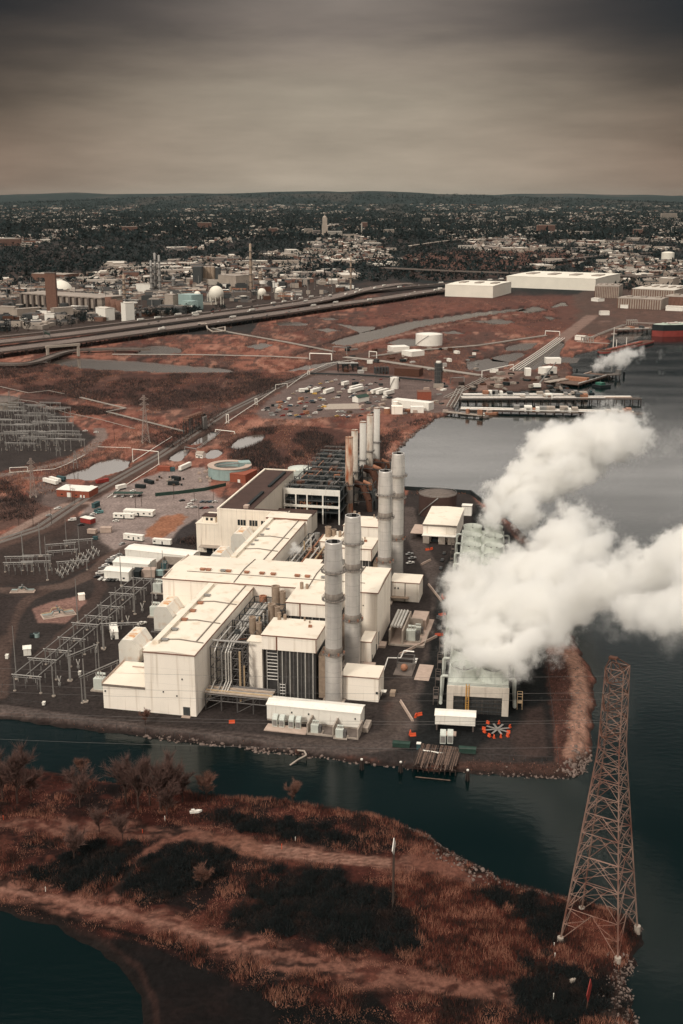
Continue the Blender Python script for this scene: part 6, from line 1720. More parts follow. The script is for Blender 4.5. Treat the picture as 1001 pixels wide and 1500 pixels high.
t = rack('process_rack', 'dark process rack left of the rusty shed', 'pipe rack', 0, 0, 26, 12, (5, 10), 5, 3, [([(0, 3 + 2 * k, 10.5), (26, 3 + 2 * k, 10.5)], 0.7, ['steel', 'dark_grey', 'silver'][k % 3]) for k in range(4)], 'dark', base=G3(496, 545), rz=0.1)
jc = []
for k in range(150):
	u, v = rm.uniform(380, 560), rm.uniform(556, 612)
	if v < 556 + (470 - u) * 0.5 or v > 616 - (u - 440) * 0.03 or (475 < u < 530 and 586 < v < 603): continue
	jc.append((u, v))
for k, (u, v) in enumerate(jc):
	c = rm.choice(CC + ['white', 'yellow', 'tan', 'white'])
	kd = rm.choice(['sedan', 'van', 'pickup', 'sedan'])
	car(u, v, rm.uniform(-0.4, 0.6), c, 'old %s %s dumped among the wrecks of the junk yard' % (c, {'sedan': 'car', 'van': 'van', 'pickup': 'pickup'}[kd]), 'vehicles in the junk yard', kd, parts=False)
for k in range(60):
	u, v = rm.uniform(385, 655), rm.uniform(560, 610)
	if v < 556 + (470 - u) * 0.5: continue
	dumpster((u, v), (u + rm.uniform(2, 7), v - rm.uniform(0, 1.5)), rm.uniform(2, 5), rm.uniform(1, 3.2), 'heap of scrap lying in the junk yard', rm.choice(['conc', 'dark', 'conc_pink', 'rust_pale', 'steel', 'wood', 'dark_grey', 'white']), 'scrap heaps in the junk yard', name='scrap_heap')
for k in range(70):
	u = rm.uniform(670, 835); v = rm.uniform(548, 572)
	if u < 700 and v < 560: continue
	dumpster((u, v), (u + rm.uniform(2, 9), v - rm.uniform(0, 1.0)), rm.uniform(3, 9), rm.uniform(1, 4), 'heap of scrap and timber on the point between the lagoon and the piers', rm.choice(['conc', 'dark', 'conc_dark', 'rust', 'dark_grey', 'wood', 'wood_dark', 'r_pale']), 'scrap heaps on the point', name='scrap_heap')
for k in range(46):
	u = rm.uniform(500, 700); v = rm.uniform(508, 548)
	dumpster((u, v), (u + rm.uniform(2, 9), v - rm.uniform(-0.5, 0.8)), rm.uniform(3, 9), rm.uniform(1, 5), 'low plant item along the marsh pipelines', rm.choice(['conc', 'dark', 'white', 'rust', 'dark_grey', 'steel', 'silver']), 'plant along the marsh pipelines', name='plant_unit')
for (p, q, d_, h_, lb_) in (((575, 516), (600, 515), 22, 7, 'flat white shed beside the white tank'), ((603, 523), (622, 521), 22, 7, 'pale flat shed right of the flat white one'), ((770, 551), (778, 551), 12, 9, 'small white cube on the point'), ((800, 549), (816, 547), 14, 8, 'white tilted shed on the point'), ((800, 533), (822, 533), 14, 7, 'grey shed on the lagoon spit'), ((718, 546), (730, 546), 4, 4, 'white block at the lagoon head')):
	shed('flat_shed', lb_, 'building', p, q, d_, h_, 'white', 'white')
# crane
t = thing('crawler_crane', 'pale crawler crane with slanted jib on the point', 'crane', G3(786, 568), 0.0)
MB().box(-4, 5, -2.5, 2.5, 1.2, 5).build('cab', M['white'], t)
MB().box(-5, 5, -3, -1.4, 0, 1.2).build('track', M['dark'], t); MB().box(-5, 5, 1.4, 3, 0, 1.2).build('track', M['dark'], t)
jb = MB()
for s in (-0.7, 0.7): jb.bar((3, s, 4), (22, s * 0.4, 30), 0.5); jb.bar((3, s, 5.6), (22, s * 0.4, 30.8), 0.4)
jb.build('jib', M['steel'], t)
# piers
M['pier_deck'] = mat('pier_deck', (0.075, 0.058, 0.050), 0.9, var=0.25, scale=0.1)
def jetty(name, label, p, q, w, zdeck, pipes=0, sheds=0, m_='pier_deck', cat='pier', dolph=True):
	loc, L_, rz = edge(p, q, WL)
	t = thing(name, label, cat, loc, rz)
	h = zdeck - WL
	MB().box(0, L_, 0, w, h - 0.9, h).build('deck', M[m_], t)
	pr = None; n = min(30, int(L_ / 9))
	for k in range(n + 1):
		for y_ in (0.8, w - 0.8):
			x_ = 0.6 + (L_ - 1.2) * k / n
			if pr is None: pr = MB().cyl(0, 0, -3, h - 0.9, 0.55, 7).build('pile', M['wood_dark'], t); pr.location = (x_, y_, 0)
			else:
				o = pr.copy(); COL.objects.link(o); o.parent = t; o.location = (x_, y_, 0)
	for k in range(pipes): MB().tube((2, 1.5 + k * (w - 3) / max(1, pipes - 1), h + 1.2), (L_ * (0.95 if k % 2 else 0.8), 1.5 + k * (w - 3) / max(1, pipes - 1), h + 1.2), 0.75, 8).build('pipe', M[['silver', 'conc_pink', 'steel', 'white'][k % 4]], t)
	for k in range(sheds):
		x_ = L_ * (0.15 + 0.8 * rm.random()); MB().box(x_, x_ + rm.uniform(3, 9), 1, w - 1, h + 0.02, h + rm.uniform(2.5, 6)).build('deck_house', M[rm.choice(['conc', 'steel', 'rust_pale', 'white', 'dark_grey'])], t)
	fb = MB(); fb.bar((0, 0.2, h + 1.2), (L_, 0.2, h + 1.2), 0.14); fb.bar((0, w - 0.2, h + 1.2), (L_, w - 0.2, h + 1.2), 0.14)
	for k in range(30): fb.bar((L_ * k / 29, 0.2, h), (L_ * k / 29, 0.2, h + 1.2), 0.1)
	fb.build('railing', M['steel'], t)
	return t
jetty('oil_pier', 'longest pier farther out with pale pipes and dark end block', (674, 592.5), (940, 592), 12, 3.5, 4, 6)
jetty('oil_pier', 'pier nearest the steam with pale pipes along its deck', (672, 605), (943, 611), 12, 0.8, 5, 16)
jetty('oil_pier', 'short pipe laden pier at the shore end behind the long piers', (676, 585), (862, 585), 10, 1.4, 5, 16)
jetty('boat_jetty', 'low floating jetty with small boats in front of the piers', (648, 607), (706, 613), 5, 1.0, 0, 2, 'conc')
jetty('ferry_dock', 'broad timber dock from which the small steam cloud rises', (848, 568), (903, 551), 30, 1.5, 2, 5, 'wood')
jetty('dock_arm', 'thin dock arm reaching into the river beyond the small steam cloud', (892, 556), (909, 555), 10, 3.5, 0, 1, 'conc_dark')
jetty('terminal_jetty', 'dark jetty behind the red barge', (905, 489), (962, 487), 14, 4, 2, 3, 'conc_dark')
jetty('ramp_jetty', 'slanted pale gangway left of the steaming dock', (806, 566), (842, 560), 10, 3.0, 0, 0, 'conc')
def boat(p, q, label, w=5, hull='conc_dark', house='white', h=2.0, name='work_boat'):
	loc, L_, rz = edge(p, q, WL)
	t = thing(name, label, 'boat', loc, rz)
	mb = MB(); pl = [(0, 0.6), (L_ * 0.78, 0), (L_, w / 2), (L_ * 0.78, w), (0, w - 0.6)]
	mb.prism(pl, -0.6, h); mb.build('hull', M[hull], t)
	MB().box(L_ * 0.15, L_ * 0.5, w * 0.2, w * 0.8, h + 0.02, h + 2.6).build('wheelhouse', M[house], t)
	MB().box(L_ * 0.2, L_ * 0.51, w * 0.18, w * 0.82, h + 1.5, h + 2.2).build('window', M['glass'], t)
	MB().cyl(L_ * 0.3, w / 2, h + 2.6, h + 6, 0.12, 6).build('mast', M['steel'], t)
	return t
boat((702, 612), (716, 613), 'small white work boat at the end of the floating jetty', 6)
boat((684, 604), (697, 605), 'teal roofed boat moored under the near pier', 5, 'dark', 'teal_dark')
boat((712, 608), (732, 607), 'tan flat boat alongside the near pier', 6, 'rust_pale', 'conc_pink')
boat((880, 569), (899, 567), 'green roofed barge moored below the steaming dock', 16, 'dark', 'green', 3.0)
boat((864, 578), (872, 578), 'dark small boat at the end of the short pier', 5, 'dark', 'teal_dark')
for k, (u, v) in enumerate([(914, 553), (902, 560), (845, 548)]):
	t = thing('dolphin_pile', 'dark mooring pile standing alone in the river by the dock', 'mooring pile', G3(u, v, WL), 0, 'mooring piles by the dock')
	MB().cyl(0, 0, -3, 7, 1.3, 10).build('shaft', M['dark'], t)
# red barge and tanker
def ship(p, q, label, w, h, hull, deck, boot=None, stern=True, name='tanker', L_over=None, cat='ship'):
	loc, L_, rz = edge(p, q, WL)
	L_ = L_over or L_
	t = thing(name, label, cat, loc, rz)
	pl = [(0, w * 0.45), (L_ * 0.05, w * 0.1), (L_ * 0.14, 0), (L_ * 0.93, 0), (L_, w * 0.2), (L_, w * 0.8), (L_ * 0.93, w), (L_ * 0.14, w), (L_ * 0.05, w * 0.9), (0, w * 0.55)]
	mb = MB(); mb.prism(pl, -2, h * 0.5); mb.build('boot_top', M[boot or hull], t)
	mb = MB(); mb.prism(pl, h * 0.5 + 0.01, h); mb.build('hull', M[hull], t)
	mb = MB(); mb.prism([(x * 0.985 + L_ * 0.008, y * 0.94 + w * 0.03) for x, y in pl], h + 0.01, h + 0.25); mb.build('deck', M[deck], t)
	for k in range(4): MB().tube((L_ * 0.12, w * (0.36 + 0.09 * k), h + 1.6), (L_ * 0.8, w * (0.36 + 0.09 * k), h + 1.6), 0.7, 7).build('deck_pipe', M[['silver', 'red', 'steel', 'white'][k] if hull != 'ship_red' else ['red', 'rust_pale', 'red', 'steel'][k]], t)
	for k in range(7): MB().box(L_ * (0.1 + 0.1 * k), L_ * (0.1 + 0.1 * k) + 3, w * 0.12, w * 0.88, h + 0.3, h + 1.3 + (k % 2)).build('hatch', M[deck], t)
	if stern:
		MB().box(L_ * 0.84, L_ * 0.94, w * 0.1, w * 0.9, h + 0.3, h + 15).build('superstructure', M['white'], t)
		MB().box(L_ * 0.95, L_ * 0.98, w * 0.35, w * 0.65, h + 0.3, h + 18).build('funnel', M['red'], t)
	for x_ in (0.3, 0.5): MB().bar((L_ * x_, w / 2, h), (L_ * x_, w / 2, h + 13), 0.8).build('mast', M['white'], t)
	return t
ship((962.5, 494), (1120, 489), 'tanker with black and red hull and pale green deck at the right edge', 32, 19, 'dark', 'ship_deck', 'ship_red', L_over=230)
ship((890, 521), (962, 503), 'long red decked barge lying at the terminal', 22, 4, 'ship_red', 'rust', 'dark', False, 'barge', cat='barge')
t = thing('signal_mast', 'tall white signal mast on the bow of the red barge', 'mast', G3(898, 515, WL), 0)
MB().cyl(0, 0, 0, 36, 0.7, 8, 0.35).build('shaft', M['white'], t); MB().box(-2, 2, -2, 2, 0, 4).build('base', M['steel'], t); MB().bar((-4, 0, 26), (4, 0, 26), 0.4).build('yard', M['white'], t)

# the broken timber dock in the channel and its piles
loc, L_, rz = edge((604, 1131), (667, 1138), WL)
t = thing('timber_dock', 'collapsed grey timber dock on the channel bank', 'dock', (loc[0], loc[1], loc[2] + 1.0), rz)
DL = 20.0
for k in range(48):
	x_ = L_ * k / 48
	if 22 <= k <= 23: continue
	ln = DL + rm.uniform(-4, 1.5)
	MB().cbox(x_ + 0.2, DL - ln / 2, 1.75 + rm.uniform(-0.12, 0.2), 0.36, ln, 0.22, rm.uniform(-0.035, 0.035)).build('plank', M['wood' if rm.random() < 0.7 else 'wood_dark'], t)
for k in range(9):
	for y_ in (0.9, 7, 13): MB().cyl(L_ * k / 8, y_, -3, 1.3, 0.26, 7).build('pile', M['wood_dark'], t)
for y_ in (0.9, 7, 13, 19): MB().box(0, L_, y_ - 0.2, y_ + 0.2, 1.2, 1.5).build('bearer', M['wood_dark'], t)
tag(MB().tube((0, 0, 0.3), (L_ * 0.8, 0.3, 0.3), 0.22, 6).build('floating_log', M['wood'], None, G3(609, 1139, WL), rz), 'pale log floating against the foot of the timber dock', 'log')
for k, (u, v, lb_) in enumerate([(530, 1127, 'pile cluster in the channel left of the timber dock'), (587, 1131, 'pile cluster just left of the timber dock'), (685, 1143, 'white capped pile cluster right of the timber dock')]):
	t = thing('pile_cluster', lb_, 'mooring piles', G3(u, v, WL), 0)
	for j in range(4): MB().tube((math.cos(j * 1.57) * 0.9, math.sin(j * 1.57) * 0.9, -2), (math.cos(j * 1.57) * 0.3, math.sin(j * 1.57) * 0.3, 4.2), 0.3, 7).build('pile', M['wood_dark'], t)
	MB().cyl(0, 0, 4.2, 4.7, 0.5, 8).build('cap', M['water_white'], t)
t = thing('gangway', 'bent pale gangway reaching down to the channel by the outfall', 'gangway', G3(440, 1101), 0)
gp = [(G(q[0], q[1], z)[0] - G(440, 1101)[0], G(q[0], q[1], z)[1] - G(440, 1101)[1], z) for q, z in (((436, 1099), .6), ((446, 1100), .6), ((449, 1106), .2), ((436, 1113), -1.2), ((425, 1121), -2.0))]
MB().path(gp, 0.35, 6).build('walkway', M['conc'], t)
for p_ in gp[2:]: MB().cyl(p_[0], p_[1], -4, p_[2], 0.2, 6).build('pile', M['wood_dark'], t)

# white warehouses and the factories by the river
def bigbox(name, label, p, q, d, h, wall, roof, vents=0, cat='warehouse', ribs=0, group=None):
	loc, L_, rz = edge(p, q)
	t = thing(name, label, cat, loc, rz, group)
	MB().box(0, L_, 0, d, 0, h).build('wall', M[wall], t)
	MB().gable(0, L_, 0, d, h, 1.0, 0.4, 0.4, 'x').build('roof', M[roof], t)
	for k in range(ribs): MB().box(L_ * k / ribs, L_ * k / ribs + L_ / ribs * 0.35, -1.0, -0.02, 0, h * 0.94).build('pilaster', M['brick_brown'], t)
	for k in range(vents): MB().box(L_ * (k + 0.4) / vents, L_ * (k + 0.75) / vents, d * 0.35, d * 0.6, h + 1.0, h + 3.4).build('roof_vent', M['r_pale'], t)
	return t
bigbox('white_warehouse', 'nearer of two huge windowless white warehouses beyond the marsh', (652, 434), (722, 436.5), 150, 26, 'white_far', 'white_far', 3)
bigbox('white_warehouse', 'larger huge white warehouse farther right beyond the marsh', (742, 421), (872, 426), 220, 28, 'white_far', 'white_far', 4)
bigbox('white_annex', 'small white building with dark window grid between the white warehouses', (741, 418), (759, 419), 40, 22, 'white_far', 'white_far', 0, ribs=5)
bigbox('factory', 'striped tan brick factory hall left in the riverside works', (871, 436), (906, 437), 80, 26, 'h_cream', 'r_pale', 4, 'factory', 14)
bigbox('factory', 'striped tan brick factory hall in front of the riverside works', (904, 451), (968, 454), 60, 20, 'h_cream', 'r_pale', 3, 'factory', 18)
bigbox('factory', 'long striped factory hall at the back of the riverside works', (925, 439), (987, 442), 150, 24, 'h_cream', 'r_white', 5, 'factory', 18)
bigbox('factory', 'low brown factory hall at the right edge of the riverside works', (973, 447), (1040, 450), 70, 18, 'h_brick', 'r_pale', 3, 'factory', 10)
bigbox('factory', 'pale office block on the roofs of the riverside works', (965, 423), (985, 424), 40, 26, 'h_cream', 'r_white', 1, 'factory')
for k, (p, q, d_, h_) in enumerate((((905, 451), (920, 452), 20, 7), ((880, 462), (893, 462), 16, 7), ((975, 455), (1000, 456), 24, 8), ((866, 441), (876, 442), 20, 6), ((842, 498), (856, 499), 16, 6))):
	bigbox('low_store', ['low white store at the foot of the front factory hall', 'low white store on the wharf track', 'low white store behind the tanker', 'low white store by the warehouse corner', 'low white store on the pipe road'][k], p, q, d_, h_, 'white', 'r_white', 0, 'building')

# ------------------------------------------------------------------ elevated highway
def road_deck(name, label, px, wid, z, m_='deck', piers=True, step=42.0, cat='highway', lines=True):
	P = [Vector((*G(u, v, z), 0)) for u, v in px]
	# smooth resample
	Q = []
	for i in range(len(P) - 1):
		p0 = P[max(i - 1, 0)]; p1 = P[i]; p2 = P[i + 1]; p3 = P[min(i + 2, len(P) - 1)]
		for k in range(10):
			s = k / 10
			Q.append(0.5 * ((2 * p1) + (p2 - p0) * s + (2 * p0 - 5 * p1 + 4 * p2 - p3) * s * s + (3 * p1 - p0 - 3 * p2 + p3) * s ** 3))
	Q.append(P[-1])
	o = Q[0].copy()
	t = thing(name, label, cat, o, 0)
	NN = []
	for i, v in enumerate(Q):
		d_ = (Q[min(i + 1, len(Q) - 1)] - Q[max(i - 1, 0)]).normalized(); NN.append(Vector((-d_.y, d_.x, 0)))
	def strip(a, b, z0, z1, nm, mm):
		mb = MB(); vs = []
		for v, n_ in zip(Q, NN):
			for of, zz in ((a, z0), (b, z0), (b, z1), (a, z1)):
				q = v - o + n_ * of; vs.append((q.x, q.y, zz))
		fs = []
		for i in range(len(Q) - 1):
			for k in range(4): fs.append((4 * i + k, 4 * i + (k + 1) % 4, 4 * i + 4 + (k + 1) % 4, 4 * i + 4 + k))
		fs += [(0, 1, 2, 3), tuple(4 * (len(Q) - 1) + k for k in (3, 2, 1, 0))]
		mb.add(vs, fs); return mb.build(nm, M[mm], t)
	h = wid / 2
	strip(-h, h, z - 1.8, z, 'deck', m_)
	strip(-h - 0.5, -h - 0.02, z - 1.8, z + 1.1, 'parapet', 'conc_dark'); strip(h + 0.02, h + 0.5, z - 1.8, z + 1.1, 'parapet', 'conc_dark')
	if lines:
		for of in np.arange(-h + 3.4, h - 2, 3.7): strip(of, of + 0.35, z + 0.02, z + 0.05, 'lane_line', 'conc')
	if piers:
		acc = 0; pr = None; c = 0
		for i in range(len(Q) - 1):
			L_ = (Q[i + 1] - Q[i]).length; acc += L_
			if acc > step and c < 60:
				acc = 0; c += 1
				if pr is None:
					mb = MB(); mb.box(-0.9, 0.9, -h * 0.95, h * 0.95, z - 3.4, z - 1.82)
					for y_ in (-0.8, -0.27, 0.27, 0.8): mb.box(-0.7, 0.7, h * y_ - 0.7, h * y_ + 0.7, 0, z - 3.4)
					pr = mb.build('pier', M['conc_dark'], t); ob = pr
				else:
					ob = pr.copy(); COL.objects.link(ob); ob.parent = t
				q = Q[i] - o; ob.location = (q.x, q.y, 0); ob.rotation_euler = (0, 0, math.atan2(NN[i].y, NN[i].x) - PI / 2)
	return t, Q, NN
HW = [(-260, 536), (-60, 520), (0, 513), (110, 499), (250, 480), (400, 459.5), (500, 445), (560, 437), (640, 425), (720, 417)]
_, Q1, N1 = road_deck('highway_viaduct', 'near carriageway of the elevated highway along the marsh', HW, 40, 9, step=34)
HW2 = [(-260, 522), (-60, 507), (0, 500.5), (110, 488), (250, 470), (400, 450), (470, 439), (530, 425), (580, 416.5), (606, 415.5)]
_, Q2, N2 = road_deck('highway_viaduct', 'far carriageway of the elevated highway before the refinery', HW2, 40, 9, piers=False)
HW3 = [(-260, 512), (0, 493), (250, 464), (400, 445), (480, 433), (560, 424), (640, 416), (780, 407)]
_, Q3, N3 = road_deck('highway_ramp', 'narrow ramp road on the refinery side of the highway', HW3, 16, 7, piers=False)
road_deck('toll_bridge', 'low bridge crossing under the highway at the left', [(-40, 530), (40, 532), (110, 513), (220, 511)], 12, 5, 'conc_dark', True, 30, 'bridge', False)
road_deck('far_viaduct', 'distant viaduct striping the town behind the white warehouses', [(560, 392), (700, 398), (860, 402), (1100, 409)], 22, 16, 'conc_dark', True, 60, 'viaduct', False)
road_deck('far_road', 'distant curving motorway ramp right of the tall tower', [(600, 360), (660, 352), (700, 350), (760, 352)], 24, 12, 'conc', True, 80, 'viaduct', False)
road_deck('far_road', 'distant double road sweeping toward the far white tank', [(760, 392), (820, 382), (880, 374), (960, 370)], 26, 8, 'conc_dark', False, 60, 'viaduct', False)
t = thing('highway_portal', 'pale square frame carrying the bridge under the highway', 'bridge', G3(70, 526), 0.65)
for x_ in (0, 46): MB().box(x_, x_ + 3, 0, 4, 0, 15).build('column', M['conc'], t)
MB().box(-1, 50, 0, 4, 15.02, 18).build('beam', M['conc'], t)
t = thing('sign_gantry', 'dark green overhead sign gantry across the highway', 'sign gantry', (*G(74, 497, 9), 9), 2.1)
for x_ in (0, 34): MB().bar((x_, 0, 0), (x_, 0, 10), 0.7).build('post', M['steel_mid'], t)
MB().box(-0.5, 34.5, -0.4, 0.4, 9, 10.4).build('truss', M['steel_mid'], t)
for x_ in (2, 12, 23): MB().box(x_, x_ + 8.5, -0.8, -0.45, 5.5, 11).build('sign_panel', M['green_dark'], t)
t = thing('pipe_stair', 'zigzag pale stair of pipes climbing from marsh to highway', 'pipe bridge', G3(296, 478), 0)
zp = [(G(u, v, z)[0] - G(296, 478)[0], G(u, v, z)[1] - G(296, 478)[1], z) for u, v, z in ((290, 474, 9), (302, 474, 9), (304, 481, 5), (312, 486, 3), (330, 485, 3), (330, 479, 3), (318, 481, 3))]
MB().path(zp, 1.3, 8).build('pipe', M['conc'], t)
for p_ in zp: MB().box(p_[0] - 0.8, p_[0] + 0.8, p_[1] - 0.8, p_[1] + 0.8, 0, p_[2] - 1.3).build('support', M['conc_dark'], t)
# traffic
def lorry_proto():
	b = MB(); b.box(-6, 8, -1.3, 1.3, 1.2, 4.0); bx = b.build('box', M['white']); b2 = MB(); b2.box(8.4, 11, -1.25, 1.25, 0.8, 3.2); cb = b2.build('cab', CAR['silver'])
	b3 = MB(); b3.box(-5.6, 10.6, -0.9, 0.9, 0.5, 1.18); ch = b3.build('chassis', M['dark'])
	for o in (bx, cb, ch): COL.objects.unlink(o)
	return bx, cb, ch
LOR = lorry_proto()
ii = 0
for Q, NN, zd, nm in ((Q1, N1, 9, 'near carriageway'), (Q2, N2, 9, 'far carriageway'), (Q3, N3, 7, 'ramp road')):
	Ls = np.cumsum([0] + [(b - a).length for a, b in zip(Q, Q[1:])])
	s = 560.0
	while s < Ls[-1] - 80:
		i = int(np.searchsorted(Ls, s)) - 1
		q = Q[i].lerp(Q[i + 1], (s - Ls[i]) / (Ls[i + 1] - Ls[i]))
		of = rm.choice([-15, -11, -7, -3.5, 3.5, 7, 11, 15]) if nm != 'ramp road' else rm.choice([-4, 4])
		d_ = (Q[i + 1] - Q[i]).normalized(); p_ = q + NN[i] * of; p_.z = zd + 0.06
		rz = math.atan2(d_.y, d_.x) + (PI if of > 0 else 0)
		if rm.random() < 0.30:
			t = thing('lorry', 'white box lorry driving on the %s of the highway' % nm, 'lorry', p_, rz, 'lorries on the highway')
			for src in LOR:
				o = src.copy(); COL.objects.link(o); o.parent = t
		else:
			c = rm.choice(CC)
			car(0, 0, rz, c, '%s car driving on the %s of the highway' % (c, nm), 'cars on the highway', rm.choice(['sedan', 'van', 'sedan']), False, p_, 'moving_car')
		s += rm.uniform(12, 60)

TREE_SPOTS = []
# ------------------------------------------------------------------ refinery and works beyond the highway
def ribbed_hall():
	loc, L_, rz = edge((33, 449), (150, 457))
	t = thing('ribbed_hall', 'long low grey hall with sawtooth buttresses beyond the highway', 'factory', loc, rz)
	MB().box(0, L_, 0, 60, 6, 26).build('wall', M['h_cream'], t); MB().box(-2, L_ + 2, -3, 62, 26.02, 28).build('roof', M['r_pale'], t)
	for k in range(13): MB().box(L_ * k / 13, L_ * k / 13 + 5, -6, -0.02, 0, 26).build('buttress', M['conc_dark'], t)
	MB().box(0, L_, 2, 58, 0, 5.98).build('ground_floor', M['dark'], t)
ribbed_hall()
def tower_block(name, label, u, v, w, d, h, m_, cat='tower', rz=0.0):
	t = thing(name, label, cat, G3(u, v), rz)
	MB().box(-w / 2, w / 2, 0, d, 0, h).build('shaft', M[m_], t); MB().box(-w / 2 - 0.6, w / 2 + 0.6, -0.6, d + 0.6, h + 0.02, h + 1.5).build('cap', M['conc_dark'], t)
	return t
tower_block('brick_tower', 'tall slab brown tower in front of the ribbed hall', 77, 466, 19, 12, 82, 'brick_brown')
t = thing('dome_store', 'white domed store on the roofs behind the brown tower', 'store', G3(90, 428), 0); MB().sphere(0, 0, 0, 28, 20, 10, 0.0).build('shell', M['white_far'], t, smooth=True); MB().lathe(0, 0, [(28.2, 0), (28.2, 8)], 20).build('base_wall', M['white_far'], t)
def sphere_tank(u, v, r, label, legs=True):
	t = thing('sphere_tank', label, 'sphere tank', G3(u, v), 0, 'white sphere tanks')
	z_ = r * 1.5
	MB().sphere(0, 0, z_, r, 24, 14).build('shell', M['white_far'], t, smooth=True)
	for k in range(8):
		a_ = k * PI / 4; MB().bar((r * 0.92 * math.cos(a_), r * 0.92 * math.sin(a_), 0), (r * 0.92 * math.cos(a_), r * 0.92 * math.sin(a_), z_), 1.0).build('leg', M['white_far'], t)
	sb = MB()
	for k in range(10):
		a_ = PI * 0.9 + 0.1 * k; sb.bar((r * 1.1 * math.cos(a_), r * 1.1 * math.sin(a_), 2 * z_ * k / 12), (r * 1.1 * math.cos(a_ + .1), r * 1.1 * math.sin(a_ + .1), 2 * z_ * (k + 1) / 12), 1.2)
	sb.build('stair', M['steel'], t)
sphere_tank(317.5, 446, 15.5, 'largest white sphere tank by the highway'); sphere_tank(309, 441, 8, 'small white sphere tank touching the largest'); sphere_tank(289.5, 440, 8, 'small white sphere tank left of the largest'); sphere_tank(384, 438, 9.5, 'white sphere tank, left of the right hand pair'); sphere_tank(409, 436, 9.5, 'white sphere tank, right one of the pair')
shed('teal_hall', 'pale teal stepped process hall beside the highway', 'process hall', (262, 453), (281, 455), 30, 30, 'cyan', 'cyan'); shed('teal_hall', 'lower pale teal block in front of the taller one', 'process hall', (276, 457), (291, 456), 24, 20, 'cyan', 'cyan')
def col_tower(u, v, h, r, label, m_='steel', cage=True):
	t = thing('process_column', label, 'column', G3(u, v), 0)
	MB().lathe(0, 0, [(r, 0), (r, h * 0.6), (r * 0.8, h * 0.64), (r * 0.8, h), (0.01, h + r * 0.5)], 12).build('shell', M[m_], t, smooth=True)
	for k in range(5): MB().lathe(0, 0, [(r, h * (k + 1) / 6), (r + 2.2, h * (k + 1) / 6), (r + 2.2, h * (k + 1) / 6 + 1.2), (r, h * (k + 1) / 6 + 1.2)], 12).build('platform', M['steel_mid'], t)
for k, (u, v, h) in enumerate([(223, 431, 76), (229, 430, 92), (235, 431, 88)]): col_tower(u, v, h, 3.6, ['left', 'tallest middle', 'right'][k] + ' one of three close set process columns')
col_tower(368, 424, 108, 3.6, 'lone tall lattice flare column right of the sphere tanks', 'tan_steel'); col_tower(514, 424, 80, 2.6, 'slim brown flare column left of the highway ramps', 'tan_steel'); col_tower(183, 445, 60, 3.4, 'brown process column beside the white block', 'tan_steel'); col_tower(255, 425, 30, 5, 'short pale column behind the teal hall'); col_tower(382, 418, 34, 6, 'stout tan column near the flare', 'tan_steel')
for k in range(4):
	t = tank('silo', 'tan round silo in the close set row of four', G3(297 + k * 5.2, 415), 7.2, 42, 'tan_steel', 'r_pale', 2, False, stair=False, cat='silo', group='row of tan silos', n=18)
shed('dark_hall', 'dark hall left of the tan silos', 'building', (283, 417), (296, 417), 40, 44, 'dark_grey', 'dark_grey'); shed('dark_hall', 'dark hall right of the tan silos', 'building', (316, 416), (322, 416), 40, 40, 'dark_grey', 'dark_grey')
for k, (p, q, d_, h_, w_, lb_) in enumerate([((141, 468), (155, 470), 20, 22, 'white', 'white block with stepped side by the highway'), ((185, 472), (198, 471), 16, 34, 'white', 'tall white cube right on the highway edge'), ((200, 431), (221, 431), 24, 22, 'white', 'white block left of the three columns'), ((0, 463), (22, 464), 14, 18, 'h_cream', 'pale curved block at the left edge'), ((26, 466), (62, 463), 14, 16, 'h_cream', 'long pale block left of the brown tower'), ((80, 468), (108, 466), 14, 20, 'h_cream', 'pale block right of the brown tower foot'), ((66, 472), (80, 472), 12, 14, 'white', 'white block before the brown tower'), ((320, 418), (346, 420), 60, 26, 'h_cream', 'pale hall with window grid behind the spheres'), ((47, 410), (95, 412), 60, 17, 'brick_brown', 'wide dark brick works in the back left'), ((242, 452), (254, 453), 20, 28, 'conc', 'grey white block left of the teal hall')]):
	bigbox('works_block', lb_, p, q, d_, h_, w_, 'r_pale' if w_ != 'white' else 'r_white', 0, 'building')
for k, (u, v) in enumerate([(160, 458), (168, 462), (176, 464)]):
	t = thing('cooling_drum', 'brown hyperbolic drum in the refinery near the white cubes', 'cooling drum', G3(u, v), 0, 'brown drums in the refinery')
	MB().lathe(0, 0, [(9, 0), (6.5, 18), (6.8, 30), (6.2, 30), (5.9, 18)], 18).build('shell', M['brick_brown'], t, smooth=True); MB().cyl(0, 0, 0, 2, 9.6, 18).build('base', M['conc_dark'], t)
rr = random.Random(33)
for k in range(26):
	u = rr.uniform(-10, 420); v = rr.uniform(424, 466 - u * 0.05)
	if u > 250 and v > 446: v -= 12
	n_ = rr.choice([3, 4]); w_ = rr.uniform(18, 40); d_ = rr.uniform(10, 26)
	rack('process_rack', 'cluttered process rack of pipes and small vessels in the refinery', 'pipe rack', 0, 0, w_, d_, (7, 14, 20)[: rr.choice([2, 3])], n_, 2,
         [([(0, d_ * (j + 1) / 5, 9 + 2 * j), (w_, d_ * (j + 1) / 5, 9 + 2 * j)], 0.8, rr.choice(['steel', 'silver', 'rust_pale', 'dark_grey'])) for j in range(4)],
         rr.choice(['steel_mid', 'dark_grey']), [(w_ * rr.random(), d_ * 0.5, 0.2, rr.uniform(8, 24), rr.uniform(1.5, 3), rr.choice(['steel', 'tan_steel', 'white', 'dark_grey'])) for j in range(2)], False, 'process racks in the refinery', G3(u, v), rr.uniform(-0.3, 0.3))
